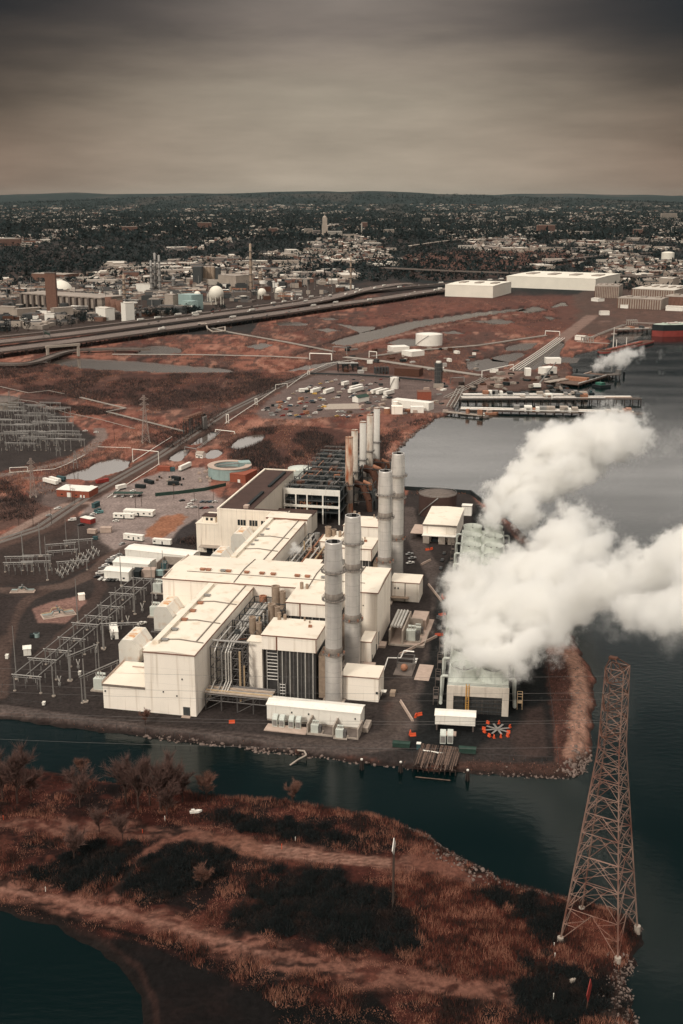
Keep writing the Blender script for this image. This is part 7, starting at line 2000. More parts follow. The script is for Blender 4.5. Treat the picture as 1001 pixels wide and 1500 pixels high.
for k in range(44):
	u = rr.uniform(-20, 470); v = rr.uniform(405, 468 - max(0, u) * 0.07)
	tank('storage_tank', 'small pale storage tank among the refinery units', G3(u, v), rr.uniform(5, 12), rr.uniform(7, 13), rr.choice(['white', 'conc', 'steel', 'dark_grey', 'brick_brown']), rr.choice(['r_pale', 'r_white', 'r_dark']), 1.2, False, stair=False, group='small refinery tanks', n=16)

pu = []
for k in range(290):
	u = rr.uniform(-20, 500) if k < 170 else rr.uniform(-20, 260); v = rr.uniform(412, 470 - max(0, u) * 0.075) if k < 170 else rr.uniform(458, 487 - max(0, u) * 0.115)
	if 30 < u < 160 and 428 < v < 460: continue
	w_ = rr.choice([(4, 10), (4, 10), (8, 22)]); h_ = rr.uniform(3, 14)
	m_ = rr.choice(['conc', 'dark', 'dark_grey', 'r_pale', 'steel_mid', 'h_cream', 'white', 'conc_dark', 'brick_brown', 'rust'])
	loc = G3(u, v)
	t = thing('refinery_unit', 'small %s building block scattered among the refinery plant' % {'dark': 'black', 'conc': 'concrete', 'r_pale': 'pale', 'h_cream': 'cream', 'conc_dark': 'dark concrete', 'steel_mid': 'steel grey', 'brick_brown': 'brown', 'rust': 'rusty', 'dark_grey': 'dark grey', 'white': 'white'}[m_], 'plant block', loc, rr.uniform(-0.4, 0.4), 'small refinery blocks')
	L_ = rr.uniform(*w_) * 2
	MB().box(0, L_, 0, L_ * 0.6, 0, h_).build('wall', M[m_], t); MB().box(L_ * 0.1, L_ * 0.8, L_ * 0.1, L_ * 0.45, h_ + 0.02, h_ + rr.uniform(0.5, 3)).build('roof_plant', M[rr.choice(['r_dark', 'r_pale', 'steel_mid'])], t)
for k in range(60):
	u = rr.uniform(-20, 500); v = rr.uniform(416, 466 - max(0, u) * 0.07)
	t = thing('thin_mast', 'thin dark mast or flood light pole in the refinery', 'mast', G3(u, v), 0, 'thin masts in the refinery')
	h_ = rr.uniform(18, 42); MB().cyl(0, 0, 0, h_, 0.8, 6, 0.4).build('shaft', M[rr.choice(['steel', 'steel_mid', 'dark_grey'])], t); MB().box(-1.2, 1.2, -1.2, 1.2, 0, 1.4).build('footing', M['conc'], t)

for k in range(150):
	u = rr.uniform(-20, 330); v = rr.uniform(462, 492 - max(0, u) * 0.125) if k < 110 else rr.uniform(404, 420)
	x_, y_ = G(u, v); TREE_SPOTS.append((x_, y_))
# ------------------------------------------------------------------ the town and the woods to the horizon
rt = random.Random(77)
# landmark buildings
t = thing('tall_tower', 'tall pale town tower with domed top on the skyline', 'tower', G3(476, 348), 0.1)
MB().box(-15, 15, -15, 15, 0, 66).build('lower_shaft', M['h_cream'], t); MB().box(-12.5, 12.5, -12.5, 12.5, 66, 106).build('upper_shaft', M['h_cream'], t)
MB().sphere(0, 0, 106, 10.5, 16, 8, 0.0).build('dome', M['h_cream'], t, smooth=True); MB().cyl(0, 0, 116, 128, 1.4, 8, 0.3).build('spire', M['conc'], t)
MB().box(-40, 40, -24, 30, 0, 22).build('podium', M['h_cream'], t)
def tblock(label, u, v, w, d, h, m_, roof='r_pale', rz=0.0, group=None):
	t = thing('town_block', label, 'building', G3(u, v), rz, group)
	MB().box(-w / 2, w / 2, 0, d, 0, h).build('wall', M[m_], t); MB().box(-w / 2 - .5, w / 2 + .5, -.5, d + .5, h, h + 1.5).build('roof', M[roof], t)
	if h > 24:
		wb = MB()
		for z_ in np.arange(5, h - 3, 5): wb.box(-w / 2 + 2, w / 2 - 2, -0.25, -0.02, z_, z_ + 2)
		wb.build('window_bands', M['glass'], t)
tblock('bright white block right beside the tall tower', 491, 348.5, 78, 30, 34, 'h_white', 'r_white')
for k, (u, v, w, h, m_, lb_) in enumerate([(452, 346, 50, 40, 'h_cream', 'pale town block left of the tall tower'), (464, 347, 40, 34, 'h_grey', 'grey town block just left of the tall tower'), (512, 349, 70, 20, 'h_cream', 'long low pale block right of the white one'), (534, 336, 40, 46, 'h_brick', 'brick slab block right of the tall tower'), (300, 336, 90, 44, 'h_brick', 'wide brick slab on the left middle skyline'), (190, 342, 90, 40, 'h_brick', 'wide brick slab farther left on the skyline'), (400, 343, 50, 34, 'h_brick', 'brick block between the wide slabs and the tower'), (12, 360, 110, 30, 'h_brick', 'wide brick block at the left edge of town'), (800, 341, 110, 46, 'h_brick', 'wide red brick slab right of the middle'), (650, 345, 40, 30, 'h_cream', 'pale block left of the red brick slab'), (625, 327, 60, 40, 'h_cream', 'pale block on the wooded rise'), (980, 322, 150, 60, 'h_cream', 'pale slab at the far right skyline'), (935, 345, 50, 34, 'h_brick', 'brick block right of the red slab'), (750, 322, 120, 30, 'h_white', 'long white roofed hall on the wooded rise'), (570, 344, 60, 30, 'h_cream', 'pale block between tower and red slab'), (862, 346, 60, 24, 'h_grey', 'grey block near the red slab'), (484, 297.5, 90, 110, 'h_grey', 'far hazy slab standing on the horizon'), (530, 346, 6, 70, 'h_white', 'thin white chimney in the town'), (70, 342, 70, 24, 'h_grey', 'grey block at the left of the town')]):
	tblock(lb_, u, v, w, 30, h, m_)
# street plan: rows of houses; the nearest stand as individuals
def dens(x, y):
	n_ = fbm(np.array([x / 420.0]), np.array([y / 900.0]), 201, 3)[0]
	return n_
HM = [('h_cream', 'r_dark'), ('h_white', 'r_brown'), ('h_brick', 'r_dark'), ('h_grey', 'r_pale'), ('h_cream', 'r_brown'), ('h_white', 'r_dark'), ('h_cream', 'r_pale')]
cand = []
tries = 0
while len(cand) < 11500 and tries < 130000:
	tries += 1
	Yv = 2500 * math.exp(rt.random() ** 0.85 * 2.05)
	xm = 0.47 * Yv + 150
	Xv = rt.uniform(-xm, xm)
	u_ = 500.5 + FOC * Xv / (Yv * CP + CAM_H * SP)
	if Yv < 3600 and u_ > 520: 
		if not (u_ > 860 and Yv > 3000): continue
	if Yv < 3000 and u_ > 300: continue
	if 590 < u_ < 880 and 3600 < Yv < 4700 and rt.random() < 0.85: continue
	if dens(Xv, Yv) < 0.45 + 0.06 * rt.random(): continue
	cand.append((Xv, Yv))
cand.sort(key=lambda p: p[1])
def house_mb(w, d, h, rise):
	a = MB(); a.gable_walls(-w / 2, w / 2, -d / 2, d / 2, 0, h, rise, 'x')
	b = MB(); b.gable(-w / 2, w / 2, -d / 2, d / 2, h, rise, 0.5, 0.35, 'x')
	return a, b
protos = []
for k, (wm, rm_) in enumerate(HM):
	for s, (w_, d_, h_, r_) in enumerate(((14, 10, 6.5, 3.2), (18, 12, 7.5, 3.4), (30, 14, 9, 2.5))):
		a, b = house_mb(w_, d_, h_, r_)
		oa, ob = a.build('wall', M[wm]), b.build('roof', M[rm_]); COL.objects.unlink(oa); COL.objects.unlink(ob)
		protos.append((oa, ob, wm, rm_))
DESC = {'h_cream': 'cream', 'h_white': 'white', 'h_brick': 'brick', 'h_grey': 'grey', 'r_dark': 'dark', 'r_brown': 'brown', 'r_pale': 'pale'}
NI = 290
for k, (x_, y_) in enumerate(cand[:NI]):
	oa, ob, wm, rm_ = rt.choice(protos)
	side = 'left of the refinery columns' if x_ < -450 else 'behind the refinery' if x_ < 150 else 'beyond the white warehouses'
	t = thing('town_house', '%s house with %s roof at the near edge of town %s' % (DESC[wm], DESC[rm_], side), 'house', (x_, y_, 0), rt.choice([0.2, 0.2, 1.77]) + rt.uniform(-.1, .1), 'houses at the near edge of town')
	for src in (oa, ob):
		o = src.copy(); COL.objects.link(o); o.parent = t
# the rest of the town as one mass
def far_town():
	V = []; Fq = []; FM = []
	mats = [M[n] for n in ('h_cream', 'h_white', 'h_brick', 'h_grey', 'r_dark', 'r_brown', 'r_pale', 'r_white')]
	for x_, y_ in cand[NI:]:
		big = rt.random() < 0.07
		w_ = rt.uniform(40, 110) if big else rt.uniform(11, 26) * (1 + (y_ > 6000) * 0.5); d_ = rt.uniform(30, 60) if big else rt.uniform(9, 16)
		h_ = rt.uniform(6, 14) if big else rt.uniform(5.5, 10); r_ = 0.2 if big or rt.random() < 0.25 else rt.uniform(2.2, 4)
		a_ = rt.choice([0.2, 0.2, 1.77]) + rt.uniform(-.12, .12); c_, s_ = math.cos(a_), math.sin(a_)
		z0 = 0.0 if y_ < 14000 else gz(x_, y_)
		o = len(V); wi = rt.randrange(4) if rt.random() < 0.75 else 0; ri = rt.choice([4, 4, 5, 5, 6, 7] if not big else [6, 7, 6, 4])
		pts = [(-w_ / 2, -d_ / 2, 0), (w_ / 2, -d_ / 2, 0), (w_ / 2, d_ / 2, 0), (-w_ / 2, d_ / 2, 0), (-w_ / 2, -d_ / 2, h_), (w_ / 2, -d_ / 2, h_), (w_ / 2, d_ / 2, h_), (-w_ / 2, d_ / 2, h_), (-w_ / 2, 0, h_ + r_), (w_ / 2, 0, h_ + r_)]
		V += [(x_ + p[0] * c_ - p[1] * s_, y_ + p[0] * s_ + p[1] * c_, z0 + p[2]) for p in pts]
		for f, m_ in (((0, 1, 5, 4), wi), ((1, 2, 6, 5), wi), ((2, 3, 7, 6), wi), ((3, 0, 4, 7), wi), ((4, 5, 9, 8), ri), ((6, 7, 8, 9), ri), ((5, 6, 9, 9), wi), ((7, 4, 8, 8), wi)):
			Fq.append([o + i for i in f][:4] if len(set(f)) == 4 else [o + f[0], o + f[1], o + f[2]]); FM.append(m_)
	me = bpy.data.meshes.new('town_houses'); me.from_pydata(V, [], Fq)
	for m_ in mats: me.materials.append(m_)
	me.polygons.foreach_set('material_index', FM); me.update()
	o = bpy.data.objects.new('town_houses', me); COL.objects.link(o)
	tag(o, 'mass of small pale and brick houses spreading to the wooded skyline', 'town', None, 'stuff')
far_town()
# trees: the nearest stand alone, the rest make one wood
def crown_shape(n, R, squash=0.8, seed=0):
	"""cloud of small leaf-sized faces for a bare winter crown seen from afar"""
	g = np.random.default_rng(seed)
	p = g.normal(size=(n, 3)); p /= np.linalg.norm(p, axis=1)[:, None]; p *= (g.random(n) ** 0.45 * R)[:, None]; p[:, 2] *= squash
	a = g.normal(size=(n, 3)) * R * 0.22; b = g.normal(size=(n, 3)) * R * 0.22
	return np.stack([p, p + a, p + b], 1)
def far_tree_proto(seed, R, m_):
	T = crown_shape(60, R, 0.75, seed); T[:, :, 2] += R * 1.15
	c = np_mesh('crown', T.reshape(-1, 3), np.arange(180).reshape(-1, 3), M[m_])
	k = MB().cyl(0, 0, 0, R * 1.0, R * 0.09, 6, R * 0.04).build('trunk', M['bark'])
	COL.objects.unlink(c); COL.objects.unlink(k)
	return c, k
TP = [far_tree_proto(s, R, m_) for s, (R, m_) in enumerate(((6, 'tree_far'), (7.5, 'tree_far'), (5, 'tree_far_b'), (8, 'tree_far_b')))]
tc_ = []
tries = 0
while len(tc_) < 31000 and tries < 170000:
	tries += 1
	Yv = 2300 * math.exp(rt.random() ** 0.8 * 2.35)
	xm = 0.47 * Yv + 200
	Xv = rt.uniform(-xm, xm)
	u_ = 500.5 + FOC * Xv / (Yv * CP + CAM_H * SP)
	if Yv < 3100 and (u_ > 250 and u_ < 900): continue
	if Yv < 2700 and u_ < 900: continue
	if Yv < 3000 and u_ >= 900 and Yv < 2750: continue
	dn = dens(Xv, Yv)
	if dn > 0.50 and rt.random() < 0.42: continue
	tc_.append((Xv, Yv))
tc_.sort(key=lambda p: p[1])
for k, (x_, y_) in enumerate(TREE_SPOTS + tc_[:140]):
	c, kk = rt.choice(TP)
	t = thing('town_tree', 'dark bare tree between the refinery and the highway' if k < len(TREE_SPOTS) else 'dark bare tree at the near edge of town %s' % ('left of the refinery' if x_ < -300 else 'beyond the highway' if x_ < 300 else 'near the riverside works'), 'tree', (x_, y_, 0), rt.uniform(0, 6), 'bare trees by the refinery' if k < len(TREE_SPOTS) else 'bare trees at the near edge of town')
	s = rt.uniform(0.75, 1.3); t.scale = (s, s, s)
	for src in (c, kk):
		o = src.copy(); COL.objects.link(o); o.parent = t
g_ = np.random.default_rng(5)
P_ = np.array(tc_[140:]); n_ = len(P_); K = 7
Rr = g_.uniform(5, 9.5, n_) * np.where(P_[:, 1] > 6000, 2.0, 1.0)
cen = np.zeros((n_, K, 3)); cen[:, :, :2] = P_[:, None, :] + g_.normal(size=(n_, K, 2)) * Rr[:, None, None] * 0.75
cen[:, :, 2] = np.abs(g_.normal(size=(n_, K))) * Rr[:, None] * 0.45 + Rr[:, None] * 0.5
cen[:, :, 2] += ground_h(P_[:, 0], P_[:, 1], np.full(n_, 60.0))[:, None]
A_ = g_.normal(size=(n_, K, 3)) * Rr[:, None, None] * 0.7; B_ = g_.normal(size=(n_, K, 3)) * Rr[:, None, None] * 0.7
T = np.stack([cen, cen + A_, cen + B_], 2).reshape(-1, 3)
wd = np_mesh('woodland', T, np.arange(len(T)).reshape(-1, 3), [M['tree_far'], M['tree_far_b']], (g_.random(len(T) // 3) < 0.3).astype(int))
tag(wd, 'dark bare woodland filling the gaps of the town up to the skyline', 'woods', None, 'stuff')
# ------------------------------------------------------------------ the near spit, scrub, shore rocks
rn = random.Random(9)
gn = np.random.default_rng(9)

def twig_tris(P, D, L_, wd):
	"""thin pointed faces: base P, direction D, length L_, width wd (arrays)"""
	D = D / (np.linalg.norm(D, axis=1)[:, None] + 1e-9)
	S = np.cross(D, gn.normal(size=D.shape)); S /= np.linalg.norm(S, axis=1)[:, None] + 1e-9
	return np.stack([P - S * wd[:, None] / 2, P + S * wd[:, None] / 2, P + D * L_[:, None]], 1)

def grow_tree(h, spread, seed, n1=9, lean=0.0):
	r_ = random.Random(seed)
	limbs = []; tips = []
	def rec(p, d, l, r, lev):
		q = p + d * l
		limbs.append((p, q, r, r * 0.62)); 
		if lev >= 3: tips.append((p, q)); return
		n = n1 if lev == 0 else r_.choice([3, 4])
		for k in range(n):
			t_ = r_.uniform(0.35 if lev == 0 else 0.3, 1.0)
			a_ = r_.uniform(0, 2 * PI)
			sp = r_.uniform(0.5, 1.0) * spread
			nd = (d + Vector((math.cos(a_), math.sin(a_), r_.uniform(-0.05, 0.45))) * sp).normalized()
			rec(p + d * (l * t_), nd, l * r_.uniform(0.45, 0.68), r * 0.5, lev + 1)
		tips.append((p + d * l * 0.4, q))
		if lev > 0: tips.append((p + d * l * 0.2, q))
	rec(Vector((0, 0, -0.3)), Vector((lean, 0, 1)).normalized(), h * 0.52, h * 0.018 + 0.05, 0)
	tb = MB()
	for p, q, r1, r2 in limbs: tb.tube(p, q, r1, 4, r2, False)
	base = []; dr = []
	for p, q in tips:
		for k in range(13):
			t_ = r_.random(); base.append(p.lerp(q, t_)); dr.append((q - p).normalized() * 1.2 + Vector((r_.gauss(0, .5), r_.gauss(0, .5), r_.gauss(0.25, .4))))
	B = np.array([tuple(b) for b in base]); D = np.array([tuple(d) for d in dr]); n = len(B)
	T = twig_tris(B, D, gn.uniform(0.07, 0.2, n) * h, gn.uniform(0.05, 0.11, n))
	return tb, T
TREEP = []
for s, (h, sp, m_) in enumerate(((16, 0.95, 'twig'), (17, 0.8, 'twig'), (12, 1.0, 'twig'), (8, 1.1, 'twig_pale'), (18, 0.75, 'twig'))):
	tb, T = grow_tree(h, sp, 40 + s, 10)
	tr = tb.build('trunk', M['bark']); cr = np_mesh('crown', T.reshape(-1, 3), np.arange(len(T) * 3).reshape(-1, 3), M[m_])
	COL.objects.unlink(tr); COL.objects.unlink(cr)
	TREEP.append((tr, cr))
def tree(u, v, k, sc, label, group=None):
	x, y = G(u, v); z = gz(x, y)
	t = thing('bare_tree', label, 'tree', (x, y, z), rn.uniform(0, 6), group); sc *= 1.3; t.scale = (sc, sc, sc)
	for src in TREEP[k]:
		o = src.copy(); COL.objects.link(o); o.parent = t
for u, v, k, s, lb_ in [(26, 1178, 0, 1.15, 'broad bare tree at the left edge of the channel bank'), (46, 1172, 2, 1.0, 'bare tree leaning by the broad one at the left edge'), (4, 1172, 1, 0.9, 'bare tree half cut by the left edge'), (118, 1185, 2, 1.15, 'single dark bare tree between the left edge trees and the big clump'), (122, 1140, 3, 0.9, 'low bare bush like tree at the water left of the clump'),
						(185, 1178, 1, 0.95, 'leftmost tree of the big bare clump by the channel'), (203, 1188, 4, 1.0, 'tall bare tree inside the big clump'), (220, 1182, 0, 1.0, 'middle tree of the big bare clump'), (236, 1190, 4, 1.05, 'tallest bare tree of the big clump'), (252, 1184, 1, 1.0, 'right hand tree of the big bare clump'), (268, 1176, 2, 1.0, 'smaller bare tree closing the big clump on the right'), (245, 1199, 2, 1.0, 'bare tree in front of the big clump'),
						(303, 1170, 3, 1.1, 'round pale shrub like tree right of the big clump'), (429, 1176, 3, 0.95, 'small pale bare tree alone at the channel edge'), (109, 1262, 2, 0.9, 'thin bare tree in the dark thicket below the clump'), (180, 1232, 2, 0.8, 'thin bare tree beside the upper track'), (297, 1300, 3, 0.9, 'thin pale bare tree above the lower track'), (146, 1222, 2, 0.7, 'small bare tree between the two tracks'), (213, 1062, 3, 0.75, 'pale bare bush on the verge below the turbine hall'), (436, 1060 + 40, 3, 0.3, 'tiny bare bush by the outfall gangway')]:
	tree(u, v, k, s, lb_)

# shrubs standing singly in the dark thickets, then the rest as one mass
def shrub_proto(R, n, seed, m_):
	g = np.random.default_rng(seed)
	B = g.normal(size=(n, 3)) * np.array([R * 0.42, R * 0.42, R * 0.16]); B[:, 2] = np.abs(B[:, 2])
	D = g.normal(size=(n, 3)) * np.array([0.6, 0.6, 0.35]) + np.array([0, 0, 0.9])
	T = twig_tris(B, D, g.uniform(0.5, 1.1, n) * R * 0.75, g.uniform(0.10, 0.24, n))
	o = np_mesh('twigs', T.reshape(-1, 3), np.arange(n * 3).reshape(-1, 3), M[m_]); COL.objects.unlink(o)
	s = MB()
	for k in range(5):
		a_ = k * 1.26; s.tube((0, 0, -0.3), (math.cos(a_) * R * 0.35, math.sin(a_) * R * 0.35, R * 0.6), 0.07, 4, 0.03, False)
	so = s.build('stems', M['bark']); COL.objects.unlink(so)
	return o, so
SHP = [shrub_proto(R, n, 70 + k, m_) for k, (R, n, m_) in enumerate(((2.4, 260, 'scrub_dark'), (3.0, 320, 'scrub_dark'), (2.0, 220, 'scrub_brown'), (2.8, 300, 'scrub_dark')))]
THICK = [[(182, 1300), (200, 1262), (240, 1240), (330, 1244), (352, 1256), (330, 1280), (260, 1318), (200, 1326)], [(40, 1284), (100, 1255), (150, 1232), (205, 1236), (190, 1268), (160, 1296), (90, 1300)],
         [(330, 1345), (380, 1285), (460, 1262), (540, 1300), (620, 1330), (620, 1400), (540, 1400), (430, 1372), (350, 1362)], [(700, 1300), (790, 1316), (830, 1340), (810, 1380), (745, 1340)],
         [(740, 1440), (790, 1395), (830, 1420), (920, 1440), (915, 1498), (760, 1498)], [(290, 1198), (350, 1192), (450, 1208), (530, 1228), (500, 1238), (380, 1222)]]
WHERE = ['in the round dark thicket beside the looping path', 'in the dark thicket left of the looping path', 'in the large dark thicket in the middle of the spit', 'in the dark scrub left of the lattice tower', 'in the dark scrub below the lattice tower', 'in the scrub strip behind the tyre tracks']
def pts_in(poly_px, n, g):
	P = W(poly_px, 0); xs = [p[0] for p in P]; ys_ = [p[1] for p in P]
	x = g.uniform(min(xs), max(xs), n * 3); y = g.uniform(min(ys_), max(ys_), n * 3)
	ok = (poly_sd(x, y, P) + (fbm(x / 7, y / 7, 60, 3) - 0.5) * 8) > 0
	return x[ok][:n], y[ok][:n]
for k, px in enumerate(THICK):
	x, y = pts_in(px, [58, 48, 90, 30, 34, 26][k], gn); z = ground_h(x, y)
	for i in range(len(x)):
		if z[i] < -1.2: continue
		j = rn.randrange(4)
		t = thing('shrub', 'dark leafless shrub ' + WHERE[k], 'shrub', (x[i], y[i], z[i]), rn.uniform(0, 6), 'shrubs in the spit thickets'); s = rn.uniform(0.7, 1.25); t.scale = (s, s, s)
		for src in SHP[j]:
			o = src.copy(); COL.objects.link(o); o.parent = t
def blades(x, y, n_per, hgt, wd, spread, g, lean=0.35):
	n = len(x) * n_per
	X_ = np.repeat(x, n_per) + g.normal(size=n) * spread; Y_ = np.repeat(y, n_per) + g.normal(size=n) * spread
	Z_ = ground_h(X_, Y_) - 0.05
	H_ = g.uniform(0.6, 1.2, n) * hgt
	D = np.stack([g.normal(size=n) * lean, g.normal(size=n) * lean, np.ones(n)], 1)
	keep = Z_ > -1.7
	return twig_tris(np.stack([X_, Y_, Z_], 1)[keep], D[keep], H_[keep], g.uniform(0.6, 1.2, n)[keep] * wd)
# thicket undergrowth (uncountable)
T = []
for k, px in enumerate(THICK):
	x, y = pts_in(px, [500, 420, 900, 260, 380, 300][k], gn); T.append(blades(x, y, 9, 1.7, 0.16, 0.9, gn, 0.8))
T = np.concatenate(T)
tag(np_mesh('undergrowth', T.reshape(-1, 3), np.arange(len(T) * 3).reshape(-1, 3), [M['scrub_dark'], M['scrub_brown']], (gn.random(len(T)) < 0.42).astype(int)), 'dark bramble undergrowth filling the thickets of the near spit', 'undergrowth', None, 'stuff')
# reeds and dry grass of the spit
TRK = [([(-80, 1285), (0, 1302), (70, 1318), (140, 1332), (210, 1346), (290, 1370), (360, 1390), (450, 1412), (560, 1432), (660, 1446), (760, 1452)], 3.5), ([(-80, 1198), (0, 1206), (90, 1213), (200, 1219), (290, 1226), (380, 1240), (470, 1253), (560, 1262), (640, 1268), (700, 1286)], 4.5), ([(288, 1224), (240, 1234), (205, 1258), (176, 1296), (170, 1318)], 2.0)]
def scatter_spit(n, g):
	y = g.uniform(262, 405, n); x = g.uniform(-0.36, 0.28, n) * (y * CP + CAM_H * SP)
	sd = poly_sd(x, y, SPIT); ok = sd > 0.5
	bare = poly_sd(x, y, W([(-80, 1312), (0, 1328), (90, 1350), (170, 1372), (250, 1398), (330, 1432), (400, 1470), (420, 1560), (180, 1700), (-80, 1700)], 0)); ok &= bare < 0
	for px, w_ in TRK: ok &= line_d(x, y, W(px, 0)) > w_ * (0.6 + 0.8 * g.random(n))
	for px in THICK: ok &= (poly_sd(x, y, W(px, 0)) + (fbm(x / 6, y / 6, 303, 3) - 0.5) * 16 < 1.5)
	return x[ok], y[ok]
x, y = scatter_spit(52000, gn)
nz_ = fbm(x / 9, y / 9, 301, 4)
nz_ = nz_ * 0.8 + 0.2 * fbm(x / 3, y / 3, 302, 3)
tall = nz_ + (poly_sd(x, y, W([(560, 1290), (640, 1275), (740, 1295), (800, 1330), (850, 1380), (800, 1440), (700, 1450), (600, 1420), (540, 1350)], 0)) > 0) * 0.3 + (poly_sd(x, y, SPIT) < 9) * 0.16
a_ = tall > 0.56; b_ = (~a_) & (nz_ > 0.38)
TA = blades(x[a_], y[a_], 5, 1.9, 0.15, 0.55, gn, 0.25); TB = blades(x[b_], y[b_], 3, 0.7, 0.13, 0.6, gn, 0.6)
T = np.concatenate([TA, TB]); bp_ = T[:, 0]; nf = fbm(bp_[:, 0] / 6, bp_[:, 1] / 4, 305, 4); r01 = gn.random(len(T)); lowm = np.arange(len(T)) >= len(TA)
fm_ = np.where(nf + (r01 - 0.5) * 0.3 > 0.58 - 0.10 * lowm, 1, np.where(nf + (r01 - 0.5) * 0.3 < 0.43, 2, 0))
tag(np_mesh('reeds', T.reshape(-1, 3), np.arange(len(T) * 3).reshape(-1, 3), [M['reed_red'], M['reed_tan'], M['scrub_brown']], fm_), 'red brown reeds and dry grass covering the near spit', 'reeds', None, 'stuff')
# low growth along the station bank and on the spoil bank
bx, by = [], []
for (p, q, n, wd) in (((-20, 1050), (200, 1076), 500, 2.2), ((200, 1076), (440, 1105), 500, 2.0), ((440, 1105), (604, 1126), 260, 1.8), ((668, 1129), (835, 1133), 700, 4.0)):
	(ax, ay), (cx_, cy_) = G(*p), G(*q); t_ = gn.random(n)
	bx.append(ax + (cx_ - ax) * t_ + gn.normal(size=n) * wd * 0.5); by.append(ay + (cy_ - ay) * t_ + gn.normal(size=n) * wd)
sx, sy = pts_in([(803, 960), (801, 976), (818, 1117), (835, 1125), (858, 1110), (862, 1060), (866, 1020), (862, 985), (850, 960)], 700, gn)
kp = line_d(sx, sy, STRIP_L) > 3.5; sx, sy = sx[kp], sy[kp]
x = np.concatenate(bx + [sx]); y = np.concatenate(by + [sy])
T = blades(x, y, 5, 0.9, 0.15, 0.7, gn, 0.6)
tag(np_mesh('verge_growth', T.reshape(-1, 3), np.arange(len(T) * 3).reshape(-1, 3), [M['scrub_brown'], M['scrub_marsh'], M['reed_tan']], gn.choice(3, len(T), p=[0.5, 0.35, 0.15])), 'brown weeds along the channel bank and the spoil bank', 'weeds', None, 'stuff')
# scrub belts of the marsh: big single bushes first, then the mass
MB_ = [([(-60, 532), (90, 536), (250, 548), (380, 546), (396, 560), (340, 588), (240, 602), (150, 588), (0, 570), (-60, 560)], 900), ([(330, 655), (360, 630), (440, 624), (505, 634), (560, 640), (564, 688), (505, 690), (440, 690), (395, 690), (345, 682)], 800),
       ([(360, 560), (430, 547), (440, 556), (380, 580)], 120), ([(196, 640), (240, 628), (300, 610), (330, 600), (300, 640), (250, 660)], 110), ([(560, 690), (575, 668), (592, 645), (615, 626), (640, 608), (600, 620), (560, 640)], 130), ([(60, 590), (130, 596), (180, 604), (120, 612), (70, 602)], 140), ([(600, 474), (700, 460), (820, 452), (820, 470), (700, 480), (600, 486)], 120), ([(262, 795), (275, 778), (290, 775), (292, 800)], 50), ([(0, 700), (20, 712), (60, 742), (40, 760), (0, 772)], 70)]
T = []; FMs = []
singles = 0
for k, (px, n) in enumerate(MB_):
	x, y = pts_in(px, n * 6, gn); z = ground_h(x, y); ok = z > -1.0; x, y = x[ok], y[ok]
	keep = fbm(x / 26, y / 50, 401, 3) > 0.44; x, y = x[keep], y[keep]
	T.append(blades(x, y, 8, 4.0 if k < 2 else 3.2, 0.4, 2.2, gn, 0.7))
T = np.concatenate(T)
tag(np_mesh('marsh_scrub', T.reshape(-1, 3), np.arange(len(T) * 3).reshape(-1, 3), [M['scrub_marsh_dark'], M['scrub_marsh'], M['twig']], gn.choice(3, len(T), p=[0.3, 0.4, 0.3])), 'dark leafless scrub belts spreading through the red marsh', 'scrub', None, 'stuff')
# reed cover of the marsh
n = 60000
y = 850 * np.exp(gn.random(n) * 1.1); x = gn.uniform(-0.34, 0.26, n) * (y * CP + CAM_H * SP)
u_ = 500.5 + FOC * x / (y * CP + CAM_H * SP)
sd = shore_sd(x, y); ok = (sd > 2)
for px in ([(372, 606), (400, 582), (432, 558), (470, 542), (530, 545), (600, 552), (655, 560), (672, 585), (664, 602), (640, 605), (560, 600), (505, 608), (440, 614), (392, 614)], [(670, 590), (690, 574), (800, 570), (836, 549), (830, 541), (770, 546), (700, 548), (660, 556)],
           [(128, 738), (180, 712), (238, 690), (300, 684), (312, 698), (305, 716), (330, 735), (340, 745), (600, 716), (590, 760), (262, 800), (195, 800), (150, 812), (96, 800)], [(-80, 590), (40, 588), (92, 606), (120, 628), (148, 640), (100, 668), (0, 692), (-80, 700)], [(820, 470), (810, 440), (900, 415), (1200, 405), (1200, 474), (1010, 474), (940, 482), (890, 492), (850, 488)], [(310, 690), (330, 745), (600, 716), (560, 690)]):
	ok &= poly_sd(x, y, W(px, 0)) < -2
ok &= line_d(x, y, W([(-60, 815), (60, 775), (130, 727), (235, 668), (330, 606), (420, 562), (500, 530), (560, 512)], 0)) > 13
ok &= line_d(x, y, W([(655, 592), (700, 570), (760, 541), (800, 515), (830, 491), (868, 462)], 0)) > 15
hwy = W([(-260, 536), (0, 513), (250, 480), (500, 445), (640, 425), (720, 417)], 0)
ok &= (np.interp(x, [p[0] for p in hwy], [p[1] for p in hwy]) > y + 10)
ok &= fbm(x / 40, y / 90, 420, 4) > 0.46
x, y = x[ok], y[ok]
T = blades(x, y, 3, 1.9, 0.5, 1.2, gn, 0.5)
tag(np_mesh('marsh_reeds', T.reshape(-1, 3), np.arange(len(T) * 3).reshape(-1, 3), [mat('marsh_reed_orange', (0.26, 0.115, 0.072), 0.95, var=0.4, scale=0.03), mat('marsh_reed_brown', (0.15, 0.070, 0.050), 0.95, var=0.4, scale=0.03), mat('marsh_reed_tan', (0.34, 0.20, 0.14), 0.95, var=0.3, scale=0.03)], gn.choice(3, len(T), p=[0.45, 0.35, 0.2])), 'red brown and tan reeds covering the marsh', 'reeds', None, 'stuff')
